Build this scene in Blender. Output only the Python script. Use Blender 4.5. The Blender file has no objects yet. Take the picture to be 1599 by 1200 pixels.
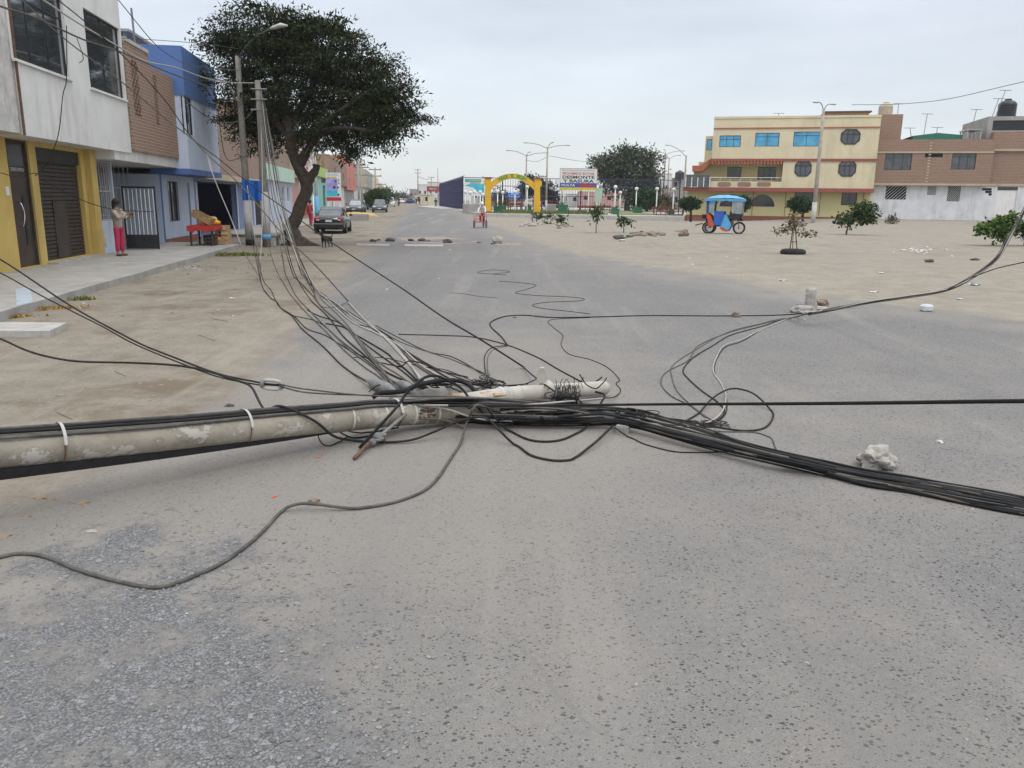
import bpy, bmesh, math, random
import numpy as np
from mathutils import Vector, Matrix, noise
random.seed(7); np.random.seed(7)
S=bpy.context.scene
COL=S.collection
# ---------------------------------------------------------------- camera
F=1240.0; TH=math.atan((600-313)/F); RL=0.013; H=1.95
cT,sT,cR,sR=math.cos(TH),math.sin(TH),math.cos(RL),math.sin(RL)
cam=bpy.data.objects.new('camera',bpy.data.cameras.new('camera')); COL.objects.link(cam); S.camera=cam
cam.data.sensor_width=36; cam.data.lens=F/1599*36; cam.data.clip_end=3000; cam.data.clip_start=0.05
U=Vector((0,sT,cT)); X=Vector((1,0,0)); Fw=Vector((0,cT,-sT))
r_=cR*X+sR*U; u_=-sR*X+cR*U; b_=-Fw
cam.matrix_world=Matrix(((r_.x,u_.x,b_.x,0),(r_.y,u_.y,b_.y,0),(r_.z,u_.z,b_.z,H),(0,0,0,1)))
# ---------------------------------------------------------------- world, sun, exposure
S.view_settings.view_transform='Standard'; S.view_settings.look='None'; S.view_settings.exposure=0; S.view_settings.gamma=1
W=bpy.data.worlds.new('World'); S.world=W; W.use_nodes=True
nt=W.node_tree; N=nt.nodes; L=nt.links; N.clear()
out=N.new('ShaderNodeOutputWorld'); add=N.new('ShaderNodeAddShader')
sky=N.new('ShaderNodeTexSky'); sky.sky_type='NISHITA'; sky.sun_disc=False
SE,SR=math.radians(56),math.radians(150)
sky.sun_elevation=SE; sky.sun_rotation=SR
bg1=N.new('ShaderNodeBackground'); bg1.inputs[1].default_value=0.05; L.new(sky.outputs[0],bg1.inputs[0])
bg2=N.new('ShaderNodeBackground'); bg2.inputs[1].default_value=1.0
tc=N.new('ShaderNodeTexCoord'); sep=N.new('ShaderNodeSeparateXYZ'); L.new(tc.outputs['Generated'],sep.inputs[0])
rp=N.new('ShaderNodeValToRGB'); L.new(sep.outputs[2],rp.inputs[0])
e=rp.color_ramp.elements; e[0].position=0.0; e[0].color=(0.68,0.69,0.71,1); e[1].position=1.0; e[1].color=(1,1,1,1)
for p,c in ((0.06,(0.64,0.65,0.67)),(0.25,(0.56,0.575,0.60)),(0.5,(0.80,0.81,0.83))): q=e.new(p); q.color=(*c,1)
gain=N.new('ShaderNodeMath'); gain.operation='MULTIPLY_ADD'; gain.inputs[1].default_value=1.25; gain.inputs[2].default_value=1.0
pw=N.new('ShaderNodeMath'); pw.operation='POWER'; pw.inputs[1].default_value=1.6; pw.use_clamp=True
L.new(sep.outputs[2],pw.inputs[0]); L.new(pw.outputs[0],gain.inputs[0])
mp=N.new('ShaderNodeMapping'); mp.inputs['Scale'].default_value=(1.6,1.6,6.5); L.new(tc.outputs['Generated'],mp.inputs[0])
nz=N.new('ShaderNodeTexNoise'); nz.inputs['Scale'].default_value=1.7; nz.inputs['Detail'].default_value=5; L.new(mp.outputs[0],nz.inputs[0])
mr=N.new('ShaderNodeMapRange'); mr.inputs[1].default_value=.3; mr.inputs[2].default_value=.7; mr.inputs[3].default_value=.83; mr.inputs[4].default_value=1.11
L.new(nz.outputs[0],mr.inputs[0])
mm=N.new('ShaderNodeMath'); mm.operation='MULTIPLY'; L.new(mr.outputs[0],mm.inputs[0]); L.new(gain.outputs[0],mm.inputs[1])
vm=N.new('ShaderNodeVectorMath'); vm.operation='SCALE'; L.new(rp.outputs[0],vm.inputs[0]); L.new(mm.outputs[0],vm.inputs['Scale'])
L.new(vm.outputs[0],bg2.inputs[0]); L.new(bg1.outputs[0],add.inputs[0]); L.new(bg2.outputs[0],add.inputs[1]); L.new(add.outputs[0],out.inputs[0])
sun=bpy.data.objects.new('sun',bpy.data.lights.new('sun','SUN')); COL.objects.link(sun)
sun.data.energy=0.9; sun.data.angle=math.radians(18); sun.data.color=(1,.96,.9)
sd=Vector((math.sin(SR)*math.cos(SE),math.cos(SR)*math.cos(SE),math.sin(SE)))
sun.rotation_euler=sd.to_track_quat('Z','Y').to_euler()
# ---------------------------------------------------------------- terrain height and pixel helpers
CP=np.array([(0,-5,0),(0,3,0),(0,9,0),(-2,16,0),(-4,22,0),(-5,30,0),(-6,42,0),(-5,52,0),(-12,70,.12),(-20,90,.36),(-16,110,.45),(-25,140,.5),(-30,200,.6),(-10,8,0),(-10,25,.0),(-12,40,0),
 (4,12,0),(7,6,0),(10,9,0),(10,14,.10),(7,16,.10),(6,22,.22),(9,22,.35),(10,38,.50),(1,40,.1),(3,52,.25),(14,80,.2),(-3,88,.35),(3,88,.4),(36,76,.68),(60,75,.95),(24,62,.5),(22,30,.5),(40,40,.7),(15,18,.35),(25,12,.3),
 (-7,112,.7),(10,112,.7),(30,120,.7),(60,200,.9),(0,200,.7),(-60,200,.6),(-60,60,.1),(0,500,.7),(-150,500,.7),(150,500,.9),(150,80,1.0)],float)
def Za(x,y):
    x=np.asarray(x,float); y=np.asarray(y,float)
    d2=(x[...,None]-CP[:,0])**2+((y[...,None]-CP[:,1]))**2+1.5
    w=1/d2**1.6
    return (w*CP[:,2]).sum(-1)/w.sum(-1)
def Z(x,y): return float(Za(x,y))
def ray(px,py):
    u=px-799.5; v=600-py
    x=u*cR-v*sR; y=u*sR+v*cR
    return (x/F, cT+y/F*sT, -sT+y/F*cT)
def V(px,py,Y):
    r=ray(px,py); t=Y/r[1]; return Vector((r[0]*t,Y,H+r[2]*t))
def HZ(px,py,z):
    r=ray(px,py); t=(z-H)/r[2]; return Vector((r[0]*t,r[1]*t,z))
def G(px,py,lift=0.0):
    z=0.0
    for k in range(40):
        p=HZ(px,py,min(z+lift,H-.2)); z=.5*z+.5*Z(p.x,p.y)
    return p
def at(px,Y,py=320):   # ground point at depth Y in the direction of a pixel column
    p=V(px,py,Y); return Vector((p.x,Y,Z(p.x,Y)))
def m_px(n,Y): return n*Y/F
# ---------------------------------------------------------------- materials
MATS={}
def bsdf(name):
    m=bpy.data.materials.new(name); m.use_nodes=True; MATS[name]=m
    return m,m.node_tree.nodes,m.node_tree.links,m.node_tree.nodes['Principled BSDF']
def mat(name,col,rough=.7,var=.12,scale=3.0,bump=.0,bscale=40,metal=0,spec=.4,col2=None,dirt=0.0,detail=6):
    m,n,l,b=bsdf(name)
    b.inputs['Roughness'].default_value=rough; b.inputs['Metallic'].default_value=metal; b.inputs['Specular IOR Level'].default_value=spec
    tc=n.new('ShaderNodeTexCoord')
    nz=n.new('ShaderNodeTexNoise'); nz.inputs['Scale'].default_value=scale; nz.inputs['Detail'].default_value=detail; nz.inputs['Roughness'].default_value=.65
    l.new(tc.outputs['Object'],nz.inputs[0])
    r=n.new('ShaderNodeValToRGB'); l.new(nz.outputs[0],r.inputs[0])
    c2=col2 or tuple(min(1,c*(1+var)) for c in col); c1=tuple(c*(1-var) for c in col)
    if col2: c1=col
    r.color_ramp.elements[0].position=.35; r.color_ramp.elements[0].color=(*c1,1)
    r.color_ramp.elements[1].position=.65; r.color_ramp.elements[1].color=(*c2,1)
    o=r.outputs[0]
    if dirt>0:
        n2=n.new('ShaderNodeTexNoise'); n2.inputs['Scale'].default_value=scale*.5; n2.inputs['Detail'].default_value=8; n2.inputs['Roughness'].default_value=.75
        mpp=n.new('ShaderNodeMapping'); mpp.inputs['Scale'].default_value=(2.5,2.5,.5); l.new(tc.outputs['Object'],mpp.inputs[0]); l.new(mpp.outputs[0],n2.inputs[0])
        r2=n.new('ShaderNodeValToRGB'); r2.color_ramp.elements[0].position=.5; r2.color_ramp.elements[1].position=.8
        r2.color_ramp.elements[1].color=(dirt,dirt,dirt,1); l.new(n2.outputs[0],r2.inputs[0])
        mx=n.new('ShaderNodeMix'); mx.data_type='RGBA'; l.new(r2.outputs[0],mx.inputs[0]); l.new(o,mx.inputs[6]); mx.inputs[7].default_value=(.17,.145,.115,1); o=mx.outputs[2]
    l.new(o,b.inputs['Base Color'])
    if bump>0:
        n3=n.new('ShaderNodeTexNoise'); n3.inputs['Scale'].default_value=bscale; n3.inputs['Detail'].default_value=5; l.new(tc.outputs['Object'],n3.inputs[0])
        bp=n.new('ShaderNodeBump'); bp.inputs['Strength'].default_value=bump; bp.inputs['Distance'].default_value=.02; l.new(n3.outputs[0],bp.inputs['Height']); l.new(bp.outputs[0],b.inputs['Normal'])
    return m
def brickmat(name,c1,c2,mortar=(.32,.30,.27),bw=.26,bh=.105,dirt=.35):
    m,n,l,b=bsdf(name); b.inputs['Roughness'].default_value=.9
    tc=n.new('ShaderNodeTexCoord'); sp=n.new('ShaderNodeSeparateXYZ'); l.new(tc.outputs['Object'],sp.inputs[0])
    ad=n.new('ShaderNodeMath'); l.new(sp.outputs[0],ad.inputs[0]); l.new(sp.outputs[1],ad.inputs[1])
    cb=n.new('ShaderNodeCombineXYZ'); l.new(ad.outputs[0],cb.inputs[0]); l.new(sp.outputs[2],cb.inputs[1])
    br=n.new('ShaderNodeTexBrick'); l.new(cb.outputs[0],br.inputs[0]); br.inputs['Scale'].default_value=1
    br.inputs['Brick Width'].default_value=bw; br.inputs['Row Height'].default_value=bh; br.inputs['Mortar Size'].default_value=.012; br.inputs['Mortar Smooth'].default_value=.3
    br.inputs['Color1'].default_value=(*c1,1); br.inputs['Color2'].default_value=(*c2,1); br.inputs['Mortar'].default_value=(*mortar,1)
    n2=n.new('ShaderNodeTexNoise'); n2.inputs['Scale'].default_value=1.1; n2.inputs['Detail'].default_value=8; n2.inputs['Roughness'].default_value=.7; l.new(tc.outputs['Object'],n2.inputs[0])
    r2=n.new('ShaderNodeValToRGB'); r2.color_ramp.elements[0].position=.42; r2.color_ramp.elements[1].position=.75; r2.color_ramp.elements[1].color=(dirt,)*3+(1,); l.new(n2.outputs[0],r2.inputs[0])
    mx=n.new('ShaderNodeMix'); mx.data_type='RGBA'; l.new(r2.outputs[0],mx.inputs[0]); l.new(br.outputs[0],mx.inputs[6]); mx.inputs[7].default_value=(.24,.2,.165,1)
    l.new(mx.outputs[2],b.inputs['Base Color'])
    bp=n.new('ShaderNodeBump'); bp.inputs['Strength'].default_value=.5; bp.inputs['Distance'].default_value=.01; bp.invert=True; l.new(br.outputs['Fac'],bp.inputs['Height']); l.new(bp.outputs[0],b.inputs['Normal'])
    return m
def wmath(n,l,op,a,b=None,c=None,clamp=False):
    q=n.new('ShaderNodeMath'); q.operation=op; q.use_clamp=clamp
    for i,v in enumerate((a,b,c)):
        if v is None: continue
        if isinstance(v,(int,float)): q.inputs[i].default_value=v
        else: l.new(v,q.inputs[i])
    return q.outputs[0]
def wmix(n,l,f,a,b):
    q=n.new('ShaderNodeMix'); q.data_type='RGBA'
    for i,v in ((0,f),(6,a),(7,b)):
        if isinstance(v,(int,float)): q.inputs[i].default_value=v
        elif isinstance(v,tuple): q.inputs[i].default_value=(*v,1)
        else: l.new(v,q.inputs[i])
    return q.outputs[2]
def wnoise(n,l,co,sc,det=6,ro=.6,w=None):
    q=n.new('ShaderNodeTexNoise'); q.inputs['Scale'].default_value=sc; q.inputs['Detail'].default_value=det; q.inputs['Roughness'].default_value=ro
    l.new(co,q.inputs[0]); return q.outputs[0]
def ramp(n,l,x,p0,p1,v0=0,v1=1):
    q=n.new('ShaderNodeMapRange'); q.inputs[1].default_value=p0; q.inputs[2].default_value=p1; q.inputs[3].default_value=v0; q.inputs[4].default_value=v1; q.interpolation_type='SMOOTHSTEP'
    l.new(x,q.inputs[0]); return q.outputs[0]
def groundmat(name,road):
    m,n,l,b=bsdf(name); b.inputs['Roughness'].default_value=.93; b.inputs['Specular IOR Level'].default_value=.25
    tc=n.new('ShaderNodeTexCoord'); co=tc.outputs['Object']
    def attr(a):
        q=n.new('ShaderNodeAttribute'); q.attribute_name=a; return q.outputs['Fac']
    big=wnoise(n,l,co,.45,8,.68); med=wnoise(n,l,co,2.2,8,.65); fine=wnoise(n,l,co,28,6,.7); vf=wnoise(n,l,co,160,3,.7)
    # --- dirt: brown (left) to pale sand (right)
    rgt=attr('right')
    dl=wmix(n,l,ramp(n,l,med,.35,.7),(.215,.188,.148),(.275,.247,.20))
    dl=wmix(n,l,ramp(n,l,big,.5,.64),dl,(.15,.118,.082))
    dr=wmix(n,l,ramp(n,l,med,.35,.7),(.258,.232,.187),(.325,.297,.244))
    dr=wmix(n,l,ramp(n,l,big,.52,.66,0,.6),dr,(.215,.185,.14))
    d=wmix(n,l,rgt,dl,dr)
    # pebbles and litter flecks in the dirt
    vo=n.new('ShaderNodeTexVoronoi'); vo.inputs['Scale'].default_value=16; l.new(co,vo.inputs[0])
    hs=n.new('ShaderNodeSeparateColor'); l.new(vo.outputs['Color'],hs.inputs[0])
    th=wmath(n,l,'MULTIPLY',ramp(n,l,hs.outputs[0],.72,1),.42)
    peb=ramp(n,l,wmath(n,l,'SUBTRACT',th,vo.outputs['Distance']),0,.06)
    pc=wmix(n,l,hs.outputs[1],(.11,.09,.075),(.36,.33,.3))
    d=wmix(n,l,wmath(n,l,'MULTIPLY',peb,.75),d,pc)
    d=wmix(n,l,ramp(n,l,fine,.3,.75,0,.55),d,(.14,.118,.09))
    tk=n.new('ShaderNodeMapping'); tk.inputs['Rotation'].default_value=(0,0,math.radians(14)); tk.inputs['Scale'].default_value=(3.2,.22,1); l.new(co,tk.inputs[0])
    trk=wnoise(n,l,tk.outputs[0],1,6,.6)
    d=wmix(n,l,ramp(n,l,trk,.5,.72,0,.45),d,(.285,.258,.222))
    col=d; hgt=wmath(n,l,'MULTIPLY_ADD',fine,.5,wmath(n,l,'MULTIPLY',peb,.5)); hgt=wmath(n,l,'MULTIPLY_ADD',med,1.2,hgt)
    if road:
        base=wmix(n,l,ramp(n,l,big,.3,.72),(.192,.187,.182),(.238,.225,.206))
        base=wmix(n,l,ramp(n,l,vf,.36,.66,0,.68),base,(.095,.094,.093))
        base=wmix(n,l,ramp(n,l,fine,.45,.75,0,.35),base,(.31,.30,.285))
        wob=wnoise(n,l,co,110,3,.6)
        def chips(scale,lo,amt,c,size):
            nonlocal base
            mpp=n.new('ShaderNodeMapping'); mpp.inputs['Rotation'].default_value=(0,0,scale*.1); mpp.inputs['Scale'].default_value=(1,1.25,1); l.new(co,mpp.inputs[0])
            v=n.new('ShaderNodeTexVoronoi'); v.inputs['Scale'].default_value=scale; l.new(mpp.outputs[0],v.inputs[0])
            h=n.new('ShaderNodeSeparateColor'); l.new(v.outputs['Color'],h.inputs[0])
            dd=wmath(n,l,'MULTIPLY_ADD',wob,.42,v.outputs['Distance'])
            t=wmath(n,l,'MULTIPLY',ramp(n,l,h.outputs[0],lo,1,.12,1),size)
            sel=wmath(n,l,'GREATER_THAN',h.outputs[0],lo)
            f=wmath(n,l,'MULTIPLY',ramp(n,l,wmath(n,l,'SUBTRACT',t,dd),0,.045),sel)
            base=wmix(n,l,wmath(n,l,'MULTIPLY',f,amt),base,c); return f
        f1=chips(31,.42,.95,(.035,.037,.043),.56); f2=chips(92,.4,.8,(.05,.05,.055),.62); f5=chips(21,.80,.8,(.06,.062,.07),.42); f6=chips(54,.38,1.0,(.032,.034,.038),.62); f3=chips(52,.90,.7,(.36,.355,.345),.45); f4=chips(120,.62,.45,(.33,.32,.30),.5)
        # tyre-worn lanes, patched stains and hairline cracks
        lm=n.new('ShaderNodeMapping'); lm.inputs['Rotation'].default_value=(0,0,math.radians(-8)); lm.inputs['Scale'].default_value=(1.1,.07,1); l.new(co,lm.inputs[0])
        lane=wnoise(n,l,lm.outputs[0],1,5,.55); base=wmix(n,l,ramp(n,l,lane,.52,.70,0,.38),base,(.115,.116,.122)); base=wmix(n,l,ramp(n,l,lane,.30,.46,.42,0),base,(.285,.27,.25))
        st_=wnoise(n,l,co,.75,8,.72); base=wmix(n,l,ramp(n,l,st_,.60,.70,0,.35),base,(.10,.098,.097))
        cm=n.new('ShaderNodeMapping'); cm.inputs['Scale'].default_value=(.42,.30,1)
        wv=n.new('ShaderNodeMix'); wv.data_type='VECTOR'; wv.inputs[0].default_value=.16; l.new(co,wv.inputs[4]); nn=n.new('ShaderNodeTexNoise'); nn.inputs['Scale'].default_value=1.7; nn.inputs['Detail'].default_value=6; l.new(co,nn.inputs[0]); l.new(nn.outputs['Color'],wv.inputs[5])
        l.new(wv.outputs[1],cm.inputs[0]); cv=n.new('ShaderNodeTexVoronoi'); cv.feature='DISTANCE_TO_EDGE'; cv.inputs['Scale'].default_value=1; l.new(cm.outputs[0],cv.inputs[0])
        ck=wmath(n,l,'MULTIPLY',ramp(n,l,cv.outputs['Distance'],.0,.006,1,0),ramp(n,l,wnoise(n,l,co,.5,3,.5),.50,.62)); base=wmix(n,l,wmath(n,l,'MULTIPLY',ck,.18),base,(.06,.058,.056))
        # fine film of dust in big swirls
        dust=wmath(n,l,'ADD',attr('dust'),wmath(n,l,'MULTIPLY_ADD',wnoise(n,l,co,.9,6,.6),.9,-.45))
        base=wmix(n,l,ramp(n,l,dust,.2,.9,0,.5),base,(.262,.238,.208))
        # loose gravel
        gv=attr('gravel')
        gvn=wmath(n,l,'MULTIPLY_ADD',wnoise(n,l,co,2.4,9,.72),3.2,wmath(n,l,'ADD',gv,-2.15))
        gm=wmath(n,l,'MULTIPLY',ramp(n,l,gvn,.0,.55,0,.85),ramp(n,l,gv,0.02,.2))
        v=n.new('ShaderNodeTexVoronoi'); v.inputs['Scale'].default_value=85; l.new(co,v.inputs[0]); h=n.new('ShaderNodeSeparateColor'); l.new(v.outputs['Color'],h.inputs[0])
        v2=n.new('ShaderNodeTexVoronoi'); v2.inputs['Scale'].default_value=38; l.new(co,v2.inputs[0]); h2=n.new('ShaderNodeSeparateColor'); l.new(v2.outputs['Color'],h2.inputs[0])
        gc=wmix(n,l,h.outputs[0],(.13,.132,.135),(.27,.27,.268))
        gc=wmix(n,l,wmath(n,l,'GREATER_THAN',h2.outputs[1],.8),gc,wmix(n,l,h2.outputs[0],(.15,.16,.175),(.33,.345,.36)))
        gc=wmix(n,l,ramp(n,l,v.outputs['Distance'],.42,.7,0,.7),gc,(.075,.076,.078))
        base=wmix(n,l,gm,base,gc)
        e=wmath(n,l,'ADD',attr('edge'),wmath(n,l,'MULTIPLY_ADD',wnoise(n,l,co,1.3,8,.68),1.0,-.5))
        ef=ramp(n,l,e,.35,.72)
        ef=wmath(n,l,'MAXIMUM',ef,ramp(n,l,attr('edge'),.8,1.0))
        col=wmix(n,l,ef,base,d)
        h3=wmath(n,l,'MULTIPLY_ADD',vf,.35,wmath(n,l,'MULTIPLY',f1,-.35))
        h3=wmath(n,l,'MULTIPLY_ADD',wmath(n,l,'MULTIPLY',gm,wmath(n,l,'SUBTRACT',1,v.outputs['Distance'])),1.6,h3)
        h3=wmath(n,l,'MULTIPLY_ADD',fine,.3,h3)
        q=n.new('ShaderNodeMix'); l.new(ef,q.inputs[0]); l.new(h3,q.inputs[2]); l.new(hgt,q.inputs[3]); hgt=q.outputs[0]
    l.new(col,b.inputs['Base Color'])
    bp=n.new('ShaderNodeBump'); bp.inputs['Strength'].default_value=.7; bp.inputs['Distance'].default_value=(.015 if road else .03); l.new(hgt,bp.inputs['Height']); l.new(bp.outputs[0],b.inputs['Normal'])
    return m
def leafmat(name,a,b2):
    m,n,l,b=bsdf(name); b.inputs['Roughness'].default_value=.8; b.inputs['Specular IOR Level'].default_value=.1
    at_=n.new('ShaderNodeAttribute'); at_.attribute_name='var'
    c=wmix(n,l,at_.outputs['Fac'],a,b2); l.new(c,b.inputs['Base Color']); return m
M_=lambda k:MATS[k]
# ---------------------------------------------------------------- mesh helpers
class B:
    def __init__(s): s.v=[]; s.f=[]
    def box(s,x0,x1,y0,y1,z0,z1):
        i=len(s.v); s.v+=[(x0,y0,z0),(x1,y0,z0),(x1,y1,z0),(x0,y1,z0),(x0,y0,z1),(x1,y0,z1),(x1,y1,z1),(x0,y1,z1)]
        s.f+=[(i,i+3,i+2,i+1),(i+4,i+5,i+6,i+7),(i,i+1,i+5,i+4),(i+1,i+2,i+6,i+5),(i+2,i+3,i+7,i+6),(i+3,i,i+4,i+7)]; return s
    def cbox(s,x0,x1,y0,y1,z0,z1,c=.01):   # chamfered box
        i=len(s.v)
        for z,k in ((z0,c),(z0+c,0),(z1-c,0),(z1,c)):
            a,b_,p,q=x0+k,x1-k,y0+k,y1-k; e_=c if k==0 else 0.0001
            s.v+=[(a+e_,p,z),(b_-e_,p,z),(b_,p+e_,z),(b_,q-e_,z),(b_-e_,q,z),(a+e_,q,z),(a,q-e_,z),(a,p+e_,z)]
        for j in range(3):
            for k in range(8): a=i+8*j+k; b2=i+8*j+(k+1)%8; s.f.append((a,b2,b2+8,a+8))
        s.f.append(tuple(range(i+7,i-1,-1))); s.f.append(tuple(range(i+24,i+32))); return s
    def quad(s,a,b_,c,d): i=len(s.v); s.v+=[tuple(a),tuple(b_),tuple(c),tuple(d)]; s.f.append((i,i+1,i+2,i+3)); return s
    def prism(s,poly,z0,z1,ax='z'):   # poly of 2D points extruded; ax = extrusion axis
        i=len(s.v); n=len(poly)
        def P(a,b_,c): return (a,b_,c) if ax=='z' else ((a,c,b_) if ax=='y' else (c,a,b_))
        for p in poly: s.v.append(P(p[0],p[1],z0))
        for p in poly: s.v.append(P(p[0],p[1],z1))
        for k in range(n): s.f.append((i+k,i+(k+1)%n,i+n+(k+1)%n,i+n+k))
        s.f.append(tuple(range(i+n-1,i-1,-1))); s.f.append(tuple(range(i+n,i+2*n))); return s
    def tube(s,pts,r,n=8,caps=True,flat=1.0):
        pts=[Vector(p) for p in pts]; m=len(pts)
        if isinstance(r,(int,float)): r=[r]*m
        i=len(s.v); nrm=None
        for k,p in enumerate(pts):
            t=(pts[min(k+1,m-1)]-pts[max(k-1,0)])
            if t.length<1e-9: t=Vector((0,0,1))
            t.normalize()
            if nrm is None:
                a=Vector((0,0,1)) if abs(t.z)<.9 else Vector((1,0,0)); nrm=t.cross(a).normalized()
            else:
                nrm=(nrm-t*nrm.dot(t))
                if nrm.length<1e-6: nrm=t.cross(Vector((.3,.5,.8)))
                nrm.normalize()
            bn=t.cross(nrm)
            for j in range(n):
                an=2*math.pi*j/n; q=p+nrm*math.cos(an)*r[k]+bn*math.sin(an)*r[k]*flat; s.v.append(tuple(q))
        for k in range(m-1):
            for j in range(n): a=i+k*n+j; b_=i+k*n+(j+1)%n; s.f.append((a,b_,b_+n,a+n))
        if caps: s.f.append(tuple(range(i+n-1,i-1,-1))); s.f.append(tuple(range(i+(m-1)*n,i+m*n)))
        return s
    def lathe(s,prof,c=(0,0,0),n=16,ax='z'):
        i=len(s.v); m=len(prof)
        for (r,z) in prof:
            for j in range(n):
                a=2*math.pi*j/n; x,y=r*math.cos(a),r*math.sin(a)
                p={'z':(x,y,z),'x':(z,x,y),'y':(x,z,y)}[ax]; s.v.append((p[0]+c[0],p[1]+c[1],p[2]+c[2]))
        for k in range(m-1):
            for j in range(n): a=i+k*n+j; b_=i+k*n+(j+1)%n; s.f.append((a,b_,b_+n,a+n))
        if prof[0][0]>1e-5: s.f.append(tuple(range(i+n-1,i-1,-1)))
        if prof[-1][0]>1e-5: s.f.append(tuple(range(i+(m-1)*n,i+m*n)))
        return s
    def ring(s,c,R,r,ax='x',n=24,k=6):
        pts=[]
        i=len(s.v)
        for a in range(n):
            t=2*math.pi*a/n
            for b_ in range(k):
                w=2*math.pi*b_/k; rr=R+r*math.cos(w); h=r*math.sin(w)
                p={'x':(h,rr*math.cos(t),rr*math.sin(t)),'y':(rr*math.cos(t),h,rr*math.sin(t)),'z':(rr*math.cos(t),rr*math.sin(t),h)}[ax]
                s.v.append((p[0]+c[0],p[1]+c[1],p[2]+c[2]))
        for a in range(n):
            for b_ in range(k): q=i+a*k+b_; w=i+a*k+(b_+1)%k; e_=i+((a+1)%n)*k; s.f.append((q,w,e_+(b_+1)%k,e_+b_))
        return s
    def rock(s,c,r,sd=0,rough=.35,lv=2,sq=(1,1,1)):
        bm=bmesh.new(); bmesh.ops.create_icosphere(bm,subdivisions=lv,radius=1); i=len(s.v)
        for v in bm.verts:
            p=v.co.copy(); k=1+rough*noise.noise(p*1.3+Vector((sd*3.1,sd,7)))*1.6+rough*.5*noise.noise(p*4+Vector((sd,2,sd)))
            q=Vector((p.x*sq[0],p.y*sq[1],p.z*sq[2]))*k*r; s.v.append((q.x+c[0],q.y+c[1],q.z+c[2]))
        for f in bm.faces: s.f.append(tuple(i+v.index for v in f.verts))
        bm.free(); return s
    def xf(s,Mx,i0=0):
        for k in range(i0,len(s.v)): s.v[k]=tuple(Mx@Vector(s.v[k]))
        return s
    def make(s,name,m,parent=None,smooth=False,label=None,loc=None):
        me=bpy.data.meshes.new(name)
        v=s.v
        if loc is not None: v=[(a-loc[0],b_-loc[1],c-loc[2]) for a,b_,c in v]
        me.from_pydata(v,[],s.f); me.materials.append(MATS[m] if isinstance(m,str) else m)
        if smooth: me.polygons.foreach_set('use_smooth',[True]*len(me.polygons))
        me.update(); o=bpy.data.objects.new(name,me); COL.objects.link(o)
        if loc is not None: o.location=loc
        if parent: o.parent=parent
        if label: o['label']=label
        return o
    def top(s,name,m,label,cat,group=None,smooth=False,kind=None):
        a=np.array(s.v); lo=a.min(0); hi=a.max(0)
        o=s.make(name,m,smooth=smooth,loc=((lo[0]+hi[0])/2,(lo[1]+hi[1])/2,lo[2])); tag(o,label,cat,group,kind); return o
def tag(o,label=None,cat=None,group=None,kind=None):
    if label: o['label']=label
    if cat: o['category']=cat
    if group: o['group']=group
    if kind: o['kind']=kind
    return o
def thing(name,label,cat,loc=(0,0,0),rz=0,group=None):
    o=bpy.data.objects.new(name,None); COL.objects.link(o); o.location=loc; o.rotation_euler=(0,0,rz); o.empty_display_size=.2
    return tag(o,label,cat,group)
def copy_tree(o,parent=None):
    c=o.copy(); COL.objects.link(c)
    if parent: c.parent=parent
    for ch in list(o.children): copy_tree(ch,c)
    return c
def spline(pts,seg=8):
    P=[Vector(p) for p in pts]; o=[]
    if len(P)<3: 
        return [P[0].lerp(P[-1],k/seg) for k in range(seg+1)]
    P=[2*P[0]-P[1]]+P+[2*P[-1]-P[-2]]
    for i in range(1,len(P)-2):
        a,b_,c,d=P[i-1:i+3]
        for k in range(seg):
            t=k/seg; o.append(.5*((2*b_)+(c-a)*t+(2*a-5*b_+4*c-d)*t*t+(-a+3*b_-3*c+d)*t**3))
    o.append(P[-2]); return o
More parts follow.
